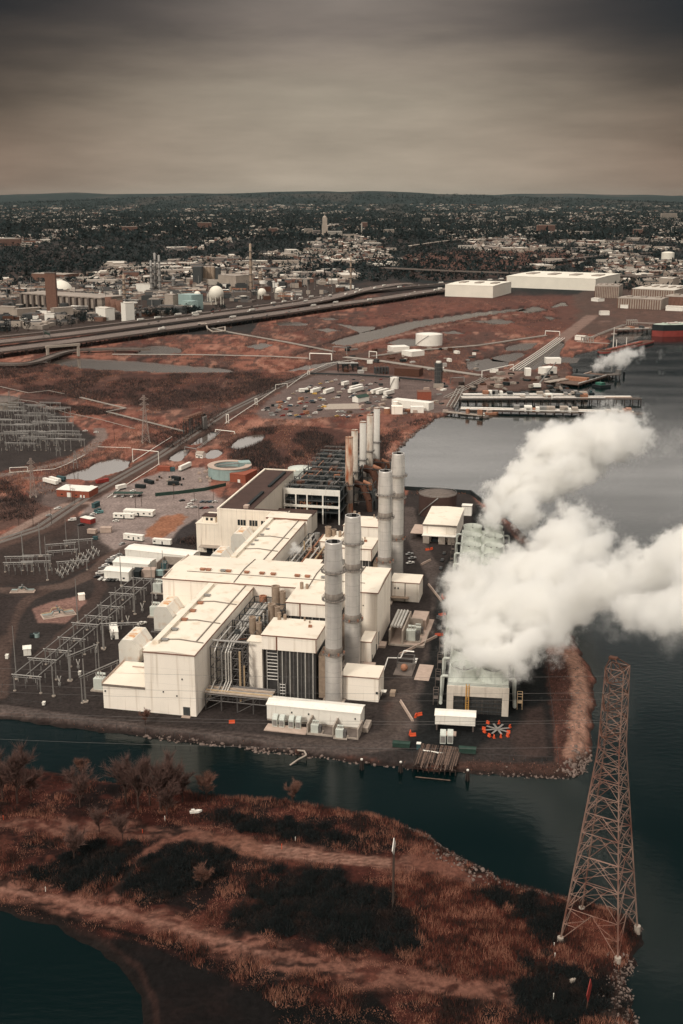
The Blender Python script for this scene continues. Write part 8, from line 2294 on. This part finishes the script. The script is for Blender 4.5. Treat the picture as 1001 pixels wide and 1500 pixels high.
# rocks
ico = bmesh.new(); bmesh.ops.create_icosphere(ico, subdivisions=1, radius=1.0)
IV = np.array([v.co[:] for v in ico.verts]); IF = np.array([[v.index for v in f.verts] for f in ico.faces]); ico.free()
RX, RY, RR = [], [], []
def rocks(px, n, wid, r0, r1):
	P = W(px, -1.2); seg = [math.hypot(b[0] - a[0], b[1] - a[1]) for a, b in zip(P, P[1:])]; tot = sum(seg)
	for k in range(n):
		s = gn.random() * tot; i = 0
		while s > seg[i] and i < len(seg) - 1: s -= seg[i]; i += 1
		t_ = s / seg[i]; a, b = P[i], P[i + 1]
		RX.append(a[0] + (b[0] - a[0]) * t_ + gn.normal() * wid); RY.append(a[1] + (b[1] - a[1]) * t_ + gn.normal() * wid); RR.append(gn.uniform(r0, r1) * (0.5 + gn.random()))
rocks([(590, 1206), (620, 1222), (660, 1246), (700, 1269), (740, 1291), (790, 1308), (830, 1317)], 520, 1.1, 0.15, 0.5)
rocks([(640, 1250), (690, 1276), (730, 1295)], 90, 2.6, 0.25, 0.6)
rocks([(922, 1405), (915, 1440), (912, 1470), (922, 1500)], 380, 2.4, 0.15, 0.45)
rocks([(830, 1318), (860, 1323), (890, 1332), (915, 1344), (935, 1362)], 200, 1.3, 0.15, 0.4)
rocks([(200, 1077), (330, 1092), (400, 1101), (450, 1107), (600, 1126)], 420, 1.2, 0.2, 0.7)
rocks([(300, 1090), (430, 1104)], 160, 1.0, 0.4, 0.9)
rocks([(668, 1133), (760, 1137), (830, 1139), (850, 1134), (864, 1112)], 300, 1.4, 0.2, 0.5)
rocks([(820, 1132), (850, 1128), (862, 1105)], 160, 2.5, 0.3, 0.8)
rocks([(836, 980), (850, 1030), (846, 1080), (840, 1110)], 260, 2.8, 0.15, 0.4)
rocks([(566, 690), (575, 672), (590, 652), (612, 632), (640, 613)], 420, 2.0, 0.4, 1.1)
RX, RY, RR = np.array(RX), np.array(RY), np.array(RR)
RZ_ = ground_h(RX, RY); okr = RZ_ > WL - 1.0; RX, RY, RR, RZ_ = RX[okr], RY[okr], RR[okr], RZ_[okr]
n = len(RX)
Vr = IV[None] * (RR[:, None] * gn.uniform(0.6, 1.3, (n, 12)))[:, :, None] * gn.uniform(0.6, 1.3, (n, 1, 3)) + np.stack([RX, RY, RZ_ + RR * 0.1], 1)[:, None]
Fr = (IF[None] + (np.arange(n) * 12)[:, None, None]).reshape(-1, 3)
tag(np_mesh('shore_rocks', Vr.reshape(-1, 3), Fr, M['rock']), 'pale broken rocks and rubble along the waterlines', 'rocks', None, 'stuff')

# the tall lattice tower on the point
fe = [G(820, 1375), G(905, 1405), G(935, 1363), G(853, 1331)]
pcx, pcy = sum(p[0] for p in fe) / 4, sum(p[1] for p in fe) / 4
pz = 0.0
hb = sum(math.hypot(p[0] - pcx, p[1] - pcy) for p in fe) / 4 / math.sqrt(2)
rzp = math.atan2(fe[1][1] - fe[0][1], fe[1][0] - fe[0][0])
PYH = 89.0
t = thing('transmission_tower', 'tall rusty lattice transmission tower on the tip of the spit', 'pylon', (pcx, pcy, pz), rzp)
cs = [(-1, -1), (1, -1), (1, 1), (-1, 1)]
def pw(z): return hb + (3.2 - hb) * min(1.0, z / 63.0) if z < 63 else 3.2 + (2.7 - 3.2) * (z - 63) / (PYH - 63)
zs = [0, 11, 20.5, 29, 36.5, 43, 49, 54.5, 59.5, 64, 68, 72, 76, 80, 84.5, PYH]
legs = [MB() for _ in range(4)]
for z0, z1 in zip(zs, zs[1:]):
	w0, w1 = pw(z0), pw(z1)
	for i, (sx, sy) in enumerate(cs): legs[i].bar((sx * w0, sy * w0, z0), (sx * w1, sy * w1, z1), 0.38 - 0.15 * z0 / PYH)
for l in legs: l.build('leg', M['pylon'], t)
for i in range(4):
	br = MB(); (ax, ay), (bx_, by_) = cs[i], cs[(i + 1) % 4]
	for k, (z0, z1) in enumerate(zip(zs, zs[1:])):
		w0, w1 = pw(z0), pw(z1)
		A0, B0 = Vector((ax * w0, ay * w0, z0)), Vector((bx_ * w0, by_ * w0, z0)); A1_, B1_ = Vector((ax * w1, ay * w1, z1)), Vector((bx_ * w1, by_ * w1, z1))
		th = 0.175 - 0.05 * z0 / PYH
		if k < 7:
			mid1 = (A1_ + B1_) / 2; br.bar(A0, mid1, th); br.bar(B0, mid1, th); br.bar(A1_, B1_, th)
			qa, qb = A0.lerp(A1_, 0.5), B0.lerp(B1_, 0.5); ma, mb_ = A0.lerp(mid1, 0.5), B0.lerp(mid1, 0.5)
			br.bar(qa, ma, th * 0.75); br.bar(qb, mb_, th * 0.75); br.bar(qa, A0.lerp(mid1, 0.78), th * 0.7); br.bar(qb, B0.lerp(mid1, 0.78), th * 0.7); br.bar(A1_, A0.lerp(mid1, 0.78), th * 0.7); br.bar(B1_, B0.lerp(mid1, 0.78), th * 0.7)
		else:
			br.bar(A0, B1_, th); br.bar(B0, A1_, th); br.bar(A1_, B1_, th)
	br.build('bracing', M['pylon'], t)
for z_ in (20.5, 36.5, 54.5, 68, 80):
	w_ = pw(z_); db = MB(); db.bar((-w_, -w_, z_), (w_, w_, z_), 0.17); db.bar((w_, -w_, z_), (-w_, w_, z_), 0.17); db.build('diaphragm', M['pylon'], t)
for z_, L_ in ((70, 9.5), (78, 8.5), (86, 7.0)):
	for s in (-1, 1):
		ab = MB(); w_ = pw(z_)
		for sx in (-1, 1):
			ab.bar((sx * w_, s * w_, z_), (0, s * L_, z_ + 0.4), 0.24); ab.bar((sx * w_, s * w_, z_ + 3), (0, s * L_, z_ + 0.4), 0.2)
			for k in (0.3, 0.6): ab.bar((sx * w_ * (1 - k), s * (w_ + (L_ - w_) * k), z_ + 0.4 * k), (sx * w_ * (1 - k), s * (w_ + (L_ - w_) * k), z_ + 3 - 2.6 * k), 0.15)
		c_ = ab.build('crossarm', M['rust'], t)
		MB().cyl(0, s * L_, z_ - 2.6, z_ + 0.3, 0.22, 8).build('insulator', M['dark_grey'], c_)
pk = MB()
for sx, sy in cs: pk.bar((sx * 2.7, sy * 2.7, PYH), (sx * 0.5 - 1.5, sy * 0.5, PYH + 2.6), 0.24)
pk.box(-2.6, -0.2, -0.8, 0.8, PYH + 2.2, PYH + 2.7); pk.build('peak', M['rust'], t)
pl = MB(); pl.box(-2.3, 2.3, -2.3, 2.3, 83.9, 84.2); pl.build('top_platform', M['dark_grey'], t)
for sx, sy in cs:
	lz = 0.9
	MB().cyl(sx * hb * 1.0, sy * hb * 1.0, -3.2, lz, 1.0, 14).build('footing', M['conc'], t)
for k, s in enumerate((-1, 1)):
	for j, (z_, L_) in enumerate(((70, 9.5), (78, 8.5), (86, 7.0))):
		p0 = (pcx - math.sin(rzp) * s * L_, pcy + math.cos(rzp) * s * L_, z_ - 2.4)
		e_ = (-460 + 0, p0[1] + 95 + 6 * j, 62 + 8 * j)
		w_ = thing('power_line', '%s conductor strung from the %s crossarm %s of the lattice tower' % ('thin', ['lower', 'middle', 'upper'][j], ['facing the camera', 'facing away'][k]), 'cable', p0, 0, 'conductors of the lattice tower')
		Q = []
		for i in range(25):
			q = i / 24; Q.append(((e_[0] - p0[0]) * q, (e_[1] - p0[1]) * q, (e_[2] - p0[2]) * q - 22 * 4 * q * (1 - q) * 0.6))
		MB().path(Q, 0.035, 4).build('wire', M['steel_mid'], w_)

# markers on the spit
x, y = G(576, 1326)
t = thing('marker_sign', 'tall marker with narrow white board on two dark poles', 'sign', (x, y, gz(x, y)), 1.32)
for s in (-0.9, 0.9): MB().cyl(s, 0, -0.5, 21, 0.17, 8).build('pole', M['timber_pole'], t)
bd = MB(); bd.add([(-2.6, -0.12, 21.5), (0, -0.12, 18.6), (2.6, -0.12, 21.5), (0, -0.12, 24.8), (-2.6, 0.12, 21.5), (0, 0.12, 18.6), (2.6, 0.12, 21.5), (0, 0.12, 24.8)], [(0, 1, 2, 3), (7, 6, 5, 4), (0, 4, 5, 1), (1, 5, 6, 2), (2, 6, 7, 3), (3, 7, 4, 0)]); bd.build('board', M['water_white'], t)
x, y = G(859, 1484)
t = thing('marker_sign', 'red diamond board leaning on a short pole below the lattice tower', 'sign', (x, y, gz(x, y)), 0.95)
MB().tube((0, 0, -0.4), (1.1, 0, 8.0), 0.16, 8).build('pole', M['rust'], t)
bd = MB(); bd.add([(-0.9, -0.2, 6.0), (0.5, -0.2, 3.0), (2.4, -0.2, 7.2), (1.2, -0.2, 10.2), (-0.9, 0, 6.0), (0.5, 0, 3.0), (2.4, 0, 7.2), (1.2, 0, 10.2)], [(0, 1, 2, 3), (7, 6, 5, 4), (0, 4, 5, 1), (1, 5, 6, 2), (2, 6, 7, 3), (3, 7, 4, 0)]); bd.build('board', M['red'], t)
x, y = G(279, 1196)
t = thing('wreck', 'white broken boat wreck under the bare clump', 'wreck', (x, y, gz(x, y)), 0.3)
MB().prism([(0, 0.3), (3.2, 0), (4.6, 0.8), (3.2, 1.5), (0, 1.2)], 0, 0.8).build('hull', M['water_white'], t)
MB().box(0.6, 1.8, 0.4, 1.1, 0.82, 1.5).build('cabin', M['white'], t)
for k, (u, v, m_, lb_) in enumerate([(209, 1221, 'orange', 'orange stake beside the upper track'), (67, 1304, 'white', 'white post beside the lower track at left'), (413, 1243, 'orange', 'orange stake among the tyre tracks'), (433, 1233, 'white', 'white stake behind the tyre tracks'), (5, 1198, 'orange', 'orange stake at the left edge'), (242, 1205, 'white', 'pale stake under the bare clump'), (404, 1474, 'conc', 'leaning pale stick at the bottom of the spit'), (813, 1402, 'white', 'white post left of the red sign'), (811, 1462, 'white', 'white post in the dark scrub by the red sign'), (812, 1385, 'white', 'white lump in the dark scrub near the tower')]):
	x, y = G(u, v); t = thing('marker_post', lb_, 'post', (x, y, gz(x, y)), 0)
	MB().cyl(0, 0, -0.3, 1.3 + (k % 3) * 0.3, 0.11, 8).build('post', M[m_], t)
	MB().cyl(0, 0, 1.3 + (k % 3) * 0.3, 1.4 + (k % 3) * 0.3, 0.14, 8).build('cap', M[m_], t)
x, y = G(838, 1438)
tag(MB().cbox(0, 0, 0.4, 1.3, 0.9, 0.9, 0.5).cbox(0.9, 0.6, 0.3, 0.8, 0.6, 0.7, 1.1).build('concrete_rubble', M['conc'], None, (x, y, gz(x, y))), 'pale broken concrete block in the scrub by the red sign', 'rubble')

# ------------------------------------------------------------------ steam
def steam(name, label, blobs, dens, amp, scale, rad, th, vox=5.0, fill=0.5, res=128, seed=1, hull=1.28):
	bm = bmesh.new(); pts = []
	for u, v, rp, z in blobs:
		x, y = G(u, v, z); L_ = math.sqrt(x * x + y * y + (CAM_H - z) ** 2); r = rp * L_ / FOC * 1.15
		pts.append((x, y, z, r))
	ox, oy = 0.0, 0.0
	for x, y, z, r in pts: bmesh.ops.create_icosphere(bm, subdivisions=3, radius=r * hull, matrix=Matrix.Translation((x - ox, y - oy, z)))
	me = bpy.data.meshes.new(name); bm.to_mesh(me); bm.free()
	o = bpy.data.objects.new(name, me); COL.objects.link(o)
	md = o.modifiers.new('merge', 'REMESH'); md.mode = 'VOXEL'; md.voxel_size = vox
	m2 = bpy.data.meshes.new_from_object(o.evaluated_get(bpy.context.evaluated_depsgraph_get())); o.modifiers.clear()
	g = np.random.default_rng(seed); P = []
	for x, y, z, r in pts:
		n = max(30, int(fill * r ** 3 * (6.0 / rad) ** 3 * 0.6)); q = g.normal(size=(n, 3)); q /= np.linalg.norm(q, axis=1)[:, None]
		q *= (g.random(n) ** (1 / 3) * r * 0.9)[:, None]; P.append(q + np.array([x - ox, y - oy, z]))
	P = np.concatenate(P); n0 = len(m2.vertices); m2.vertices.add(len(P))
	co = np.empty((n0 + len(P)) * 3, dtype=np.float32); m2.vertices.foreach_get('co', co); co = co.reshape(-1, 3); co[n0:] = P; m2.vertices.foreach_set('co', co.ravel()); m2.update()
	o.data = m2; o.location = (ox, oy, 0)
	m = bpy.data.materials.new(name); m.use_nodes = True; nt = m.node_tree; nt.nodes.clear(); N = nt.nodes; L = nt.links
	out = N.new('ShaderNodeOutputMaterial'); pv = N.new('ShaderNodeVolumePrincipled')
	pd = N.new('ShaderNodeTexPointDensity'); pd.point_source = 'OBJECT'; pd.object = o; pd.radius = rad; pd.resolution = res; pd.space = 'OBJECT'
	tc = N.new('ShaderNodeTexCoord'); nz = N.new('ShaderNodeTexNoise'); nz.inputs['Scale'].default_value = scale; nz.inputs['Detail'].default_value = 8; nz.inputs['Roughness'].default_value = 0.74
	L.new(tc.outputs['Object'], nz.inputs['Vector'])
	sb = N.new('ShaderNodeVectorMath'); sb.operation = 'SUBTRACT'; sb.inputs[1].default_value = (.5, .5, .5); L.new(nz.outputs['Color'], sb.inputs[0])
	sc_ = N.new('ShaderNodeVectorMath'); sc_.operation = 'SCALE'; sc_.inputs['Scale'].default_value = amp; L.new(sb.outputs[0], sc_.inputs[0])
	ad = N.new('ShaderNodeVectorMath'); ad.operation = 'ADD'; L.new(tc.outputs['Object'], ad.inputs[0]); L.new(sc_.outputs[0], ad.inputs[1]); L.new(ad.outputs[0], pd.inputs['Vector'])
	mr = N.new('ShaderNodeMapRange'); mr.interpolation_type = 'SMOOTHSTEP'; mr.inputs[1].default_value = th[0]; mr.inputs[2].default_value = th[1]; mr.inputs[4].default_value = dens
	n2 = N.new('ShaderNodeTexNoise'); n2.inputs['Scale'].default_value = scale * 2.3; n2.inputs['Detail'].default_value = 5; n2.inputs['Roughness'].default_value = 0.6; L.new(tc.outputs['Object'], n2.inputs['Vector'])
	e2 = N.new('ShaderNodeMapRange'); e2.inputs[1].default_value = 0.38; e2.inputs[2].default_value = 0.62; e2.inputs[3].default_value = 0.02; e2.inputs[4].default_value = 2.0; L.new(n2.outputs['Fac'], e2.inputs[0])
	mm = N.new('ShaderNodeMath'); mm.operation = 'MULTIPLY'; L.new(pd.outputs['Density'], mm.inputs[0]); L.new(e2.outputs[0], mm.inputs[1])
	L.new(mm.outputs[0], mr.inputs[0]); L.new(mr.outputs[0], pv.inputs['Density']); L.new(pv.outputs[0], out.inputs['Volume'])
	pv.inputs['Color'].default_value = (0.997, 0.992, 0.98, 1); pv.inputs['Anisotropy'].default_value = 0.25
	o.data.materials.clear(); o.data.materials.append(m)
	return tag(o, label, 'steam')
steam('steam_plume', 'white steam plume rising from the far cooling tower cells over the basin',
      [(712, 768, 22, 24), (722, 738, 26, 30), (750, 730, 34, 36), (772, 702, 38, 44), (802, 676, 42, 54), (836, 658, 44, 64), (868, 650, 42, 72), (902, 642, 38, 80), (930, 638, 28, 86), (952, 632, 16, 90), (822, 640, 26, 66), (888, 616, 22, 84), (764, 756, 28, 34), (800, 716, 30, 46), (840, 694, 30, 58), (915, 612, 18, 86), (945, 606, 12, 92), (968, 640, 12, 94), (780, 660, 14, 52)], 0.34, 46, 0.045, 6.0, (2, 34), fill=0.7, res=160, hull=1.5)
steam('steam_plume', 'larger white steam plume hiding the near cooling tower cells and drifting right',
      [(664, 858, 26, 20), (664, 900, 30, 20), (664, 942, 30, 20), (672, 978, 26, 20), (700, 985, 24, 21), (735, 985, 24, 22), (690, 850, 26, 24), (712, 978, 24, 22), (690, 882, 34, 22), (690, 920, 36, 22), (694, 955, 32, 22), (730, 962, 32, 24), (768, 958, 30, 28), (730, 905, 48, 30), (780, 905, 48, 36), (770, 852, 48, 38), (738, 840, 34, 32), (818, 850, 50, 46), (828, 800, 46, 54), (850, 768, 34, 60), (800, 800, 30, 46), (868, 868, 44, 56), (908, 850, 42, 62), (948, 846, 44, 68), (985, 830, 44, 74), (1015, 822, 46, 80), (980, 890, 36, 70), (938, 896, 28, 62), (830, 912, 36, 42), (808, 945, 26, 34), (875, 806, 34, 60), (1035, 865, 50, 78), (1000, 905, 34, 72), (1050, 800, 50, 86)], 0.34, 46, 0.042, 6.0, (2, 34), fill=0.7, res=160, seed=2, hull=1.5)
steam('steam_cloud', 'small white steam cloud drifting from the timber dock in the distance', [(866, 541, 7, 10), (876, 536, 10, 14), (888, 531, 12, 20), (900, 527, 14, 24), (914, 525, 14, 28), (928, 519, 13, 36), (942, 513, 10, 44), (918, 514, 7, 42)], 0.14, 30, 0.05, 7.0, (2, 24), 6.0, seed=3, hull=1.5)
steam('steam_wisp', 'thin faint steam wisp over the river right of the small cloud', [(966, 524, 8, 40), (972, 516, 8, 46), (962, 533, 5, 34)], 0.018, 30, 0.045, 8.0, (2.5, 16), 6.0, seed=4)
steam('steam_wisp', 'tiny faint steam wisp low over the river below the other wisp', [(966, 546, 5, 14), (976, 546, 5, 16)], 0.018, 20, 0.06, 7.0, (2.5, 16), 5.0, seed=5)
steam('steam_puff', 'small steam puff between rear turbine hall and pipe rack', [(424, 812, 5, 24), (430, 806, 7, 27), (438, 804, 7, 30), (432, 796, 6, 32)], 0.35, 7, 0.2, 2.2, (2.5, 16), 1.5, seed=6)
steam('steam_wisp', 'thin torn wisp at the far tip of the upper plume', [(965, 636, 18, 94), (985, 648, 16, 96), (950, 660, 16, 88), (1000, 640, 12, 98)], 0.03, 46, 0.06, 7.0, (1, 26), seed=7, hull=1.5)
steam('steam_wisp', 'thin torn wisp hanging below the right end of the lower plume', [(955, 925, 24, 62), (985, 930, 26, 66), (915, 915, 22, 56), (870, 905, 22, 50), (1010, 925, 24, 70)], 0.03, 46, 0.06, 7.0, (1, 26), seed=8, hull=1.5)
# ------------------------------------------------------------------ camera, light, sky, air
cd = bpy.data.cameras.new('camera'); cam = bpy.data.objects.new('camera', cd); COL.objects.link(cam)
cd.sensor_fit = 'VERTICAL'; cd.sensor_height = 36.0; cd.lens = 36.0 * FOC / 1500.0
cd.clip_start = 1.0; cd.clip_end = 90000.0
cam.location = (0, 0, CAM_H); cam.rotation_euler = (PI / 2 - PITCH, 0, 0)
SC.camera = cam

SUN_EL, SUN_AZ = math.radians(31), math.radians(212)      # azimuth clockwise from +Y: behind the camera, to the left
sd_ = bpy.data.lights.new('sun', 'SUN'); sd_.energy = 1.5; sd_.angle = math.radians(10); sd_.color = (1.0, 0.93, 0.82)
sun = bpy.data.objects.new('sun', sd_); COL.objects.link(sun)
dv = Vector((math.sin(SUN_AZ) * math.cos(SUN_EL), math.cos(SUN_AZ) * math.cos(SUN_EL), math.sin(SUN_EL)))
sun.rotation_euler = dv.to_track_quat('Z', 'Y').to_euler()

w = bpy.data.worlds.new('World'); SC.world = w; w.use_nodes = True
N, L = w.node_tree.nodes, w.node_tree.links
bg = N['Background']; bg.inputs['Strength'].default_value = 1.0
tc = N.new('ShaderNodeTexCoord')
sep = N.new('ShaderNodeSeparateXYZ'); L.new(tc.outputs['Generated'], sep.inputs[0])
# overcast cloud deck: warm grey at the horizon, bright and dark bands above the view added for water reflections, bright overhead
mpc = N.new('ShaderNodeMapping'); mpc.inputs['Scale'].default_value = (1.5, 1.5, 9.0)
L.new(tc.outputs['Generated'], mpc.inputs['Vector'])
nz = N.new('ShaderNodeTexNoise'); nz.inputs['Scale'].default_value = 1.5; nz.inputs['Detail'].default_value = 7; nz.inputs['Roughness'].default_value = 0.55
L.new(mpc.outputs[0], nz.inputs['Vector'])
dz = N.new('ShaderNodeMapRange'); dz.inputs[1].default_value = 0.3; dz.inputs[2].default_value = 0.7; dz.inputs[3].default_value = -0.026; dz.inputs[4].default_value = 0.026
L.new(nz.outputs['Fac'], dz.inputs[0])
az = N.new('ShaderNodeMath'); az.operation = 'ADD'; L.new(sep.outputs['Z'], az.inputs[0]); L.new(dz.outputs[0], az.inputs[1])
ramp = N.new('ShaderNodeValToRGB')
cr = ramp.color_ramp
SKY = [(0.0, lin(170, 157, 140, 0.72)), (0.04, lin(168, 155, 138, 0.72)), (0.08, lin(162, 150, 133, 0.72)), (0.115, lin(150, 137, 122, 0.72)), (0.145, lin(128, 116, 106, 0.72)), (0.176, lin(130, 119, 109, 0.72)),
       (0.205, (1.2, 1.09, 0.98)), (0.25, (1.15, 1.05, 0.95)), (0.34, (0.28, 0.27, 0.255)), (0.44, (0.042, 0.056, 0.056)), (0.64, (0.05, 0.06, 0.06)), (0.74, (1.2, 1.11, 1.0)), (1.0, (1.9, 1.76, 1.57))]
cr.elements[0].position, cr.elements[0].color = SKY[0][0], (*SKY[0][1], 1)
cr.elements[1].position, cr.elements[1].color = SKY[-1][0], (*SKY[-1][1], 1)
for pos, c in SKY[1:-1]:
	e = cr.elements.new(pos); e.color = (*c, 1)
L.new(az.outputs[0], ramp.inputs[0])
nz2 = N.new('ShaderNodeTexNoise'); nz2.inputs['Scale'].default_value = 3.4; nz2.inputs['Detail'].default_value = 8; nz2.inputs['Roughness'].default_value = 0.6
L.new(mpc.outputs[0], nz2.inputs['Vector'])
v2 = N.new('ShaderNodeMapRange'); v2.inputs[1].default_value = 0.3; v2.inputs[2].default_value = 0.7; v2.inputs[3].default_value = 0.80; v2.inputs[4].default_value = 1.17
L.new(nz2.outputs['Fac'], v2.inputs[0])
sc2 = N.new('ShaderNodeVectorMath'); sc2.operation = 'SCALE'; L.new(ramp.outputs[0], sc2.inputs[0]); L.new(v2.outputs[0], sc2.inputs['Scale'])
def mth(op, a, b=None):
	n_ = N.new('ShaderNodeMath'); n_.operation = op
	for i_, q_ in enumerate((a, b)):
		if q_ is None: continue
		if isinstance(q_, (int, float)): n_.inputs[i_].default_value = q_
		else: L.new(q_, n_.inputs[i_])
	return n_.outputs[0]
x2 = mth('POWER', mth('ABSOLUTE', mth('DIVIDE', sep.outputs['X'], 0.285)), 2.0)
z2 = mth('POWER', mth('ABSOLUTE', mth('DIVIDE', az.outputs[0], 0.145)), 2.0)
q_ = mth('ADD', mth('MULTIPLY', mth('MINIMUM', x2, 2.5), 0.42), mth('MULTIPLY', mth('MULTIPLY', mth('MINIMUM', x2, 1.6), mth('MINIMUM', z2, 1.3)), 2.6))
low = N.new('ShaderNodeMapRange'); low.inputs[1].default_value = 0.178; low.inputs[2].default_value = 0.205; low.inputs[3].default_value = 1.0; low.inputs[4].default_value = 0.0
L.new(az.outputs[0], low.inputs[0])
thick = mth('POWER', 2.71828, mth('MULTIPLY', mth('MULTIPLY', q_, low.outputs[0]), -1.0))  # lens vignette put into the sky colour, darker toward sides and upper corners
L.new(mth('MULTIPLY', v2.outputs[0], thick), sc2.inputs['Scale'])
tt = mth('MULTIPLY', mth('MINIMUM', x2, 1.0), low.outputs[0])
cmb = N.new('ShaderNodeCombineXYZ'); cmb.inputs[0].default_value = 1.0
L.new(mth('SUBTRACT', 1.0, mth('MULTIPLY', tt, 0.15)), cmb.inputs[1]); L.new(mth('SUBTRACT', 1.0, mth('MULTIPLY', tt, 0.19)), cmb.inputs[2])
tnt = N.new('ShaderNodeVectorMath'); tnt.operation = 'MULTIPLY'; L.new(sc2.outputs[0], tnt.inputs[0]); L.new(cmb.outputs[0], tnt.inputs[1])
sky = N.new('ShaderNodeTexSky'); sky.sky_type = 'NISHITA'; sky.sun_disc = False
sky.sun_elevation = SUN_EL; sky.sun_rotation = SUN_AZ; sky.dust_density = 3.0
sks = N.new('ShaderNodeVectorMath'); sks.operation = 'SCALE'; sks.inputs['Scale'].default_value = 0.05
L.new(sky.outputs[0], sks.inputs[0])
mxs = N.new('ShaderNodeMix'); mxs.data_type = 'RGBA'; mxs.inputs[0].default_value = 0.93   # the cloud hides nearly all of the clear sky
L.new(sks.outputs[0], mxs.inputs[6]); L.new(tnt.outputs[0], mxs.inputs[7])
L.new(mxs.outputs[2], bg.inputs['Color'])

# air
HAZE = 1
if HAZE:
	hb = MB(); hb.box(-47000, 47000, -800, 46500, -8, 420)
	hm, nt, p = new_mat('haze_air'); nt.nodes.remove(p)
	pv = nt.nodes.new('ShaderNodeVolumePrincipled')
	pv.inputs['Color'].default_value = (0.42, 0.52, 0.52, 1)
	pv.inputs['Density'].default_value = 0.0000042
	nt.links.new(pv.outputs[0], nt.nodes['Material Output'].inputs['Volume'])
	tag(hb.build('haze', hm), kind='stuff')

SC.view_settings.view_transform = 'Standard'; SC.view_settings.look = 'None'
SC.view_settings.exposure = 0.5; SC.view_settings.gamma = 1.0
SC.cycles.volume_bounces = 12
SC.cycles.max_bounces = 14
SC.cycles.volume_step_rate = 0.45
SC.cycles.volume_max_steps = 256
SC.cycles.use_denoising = True
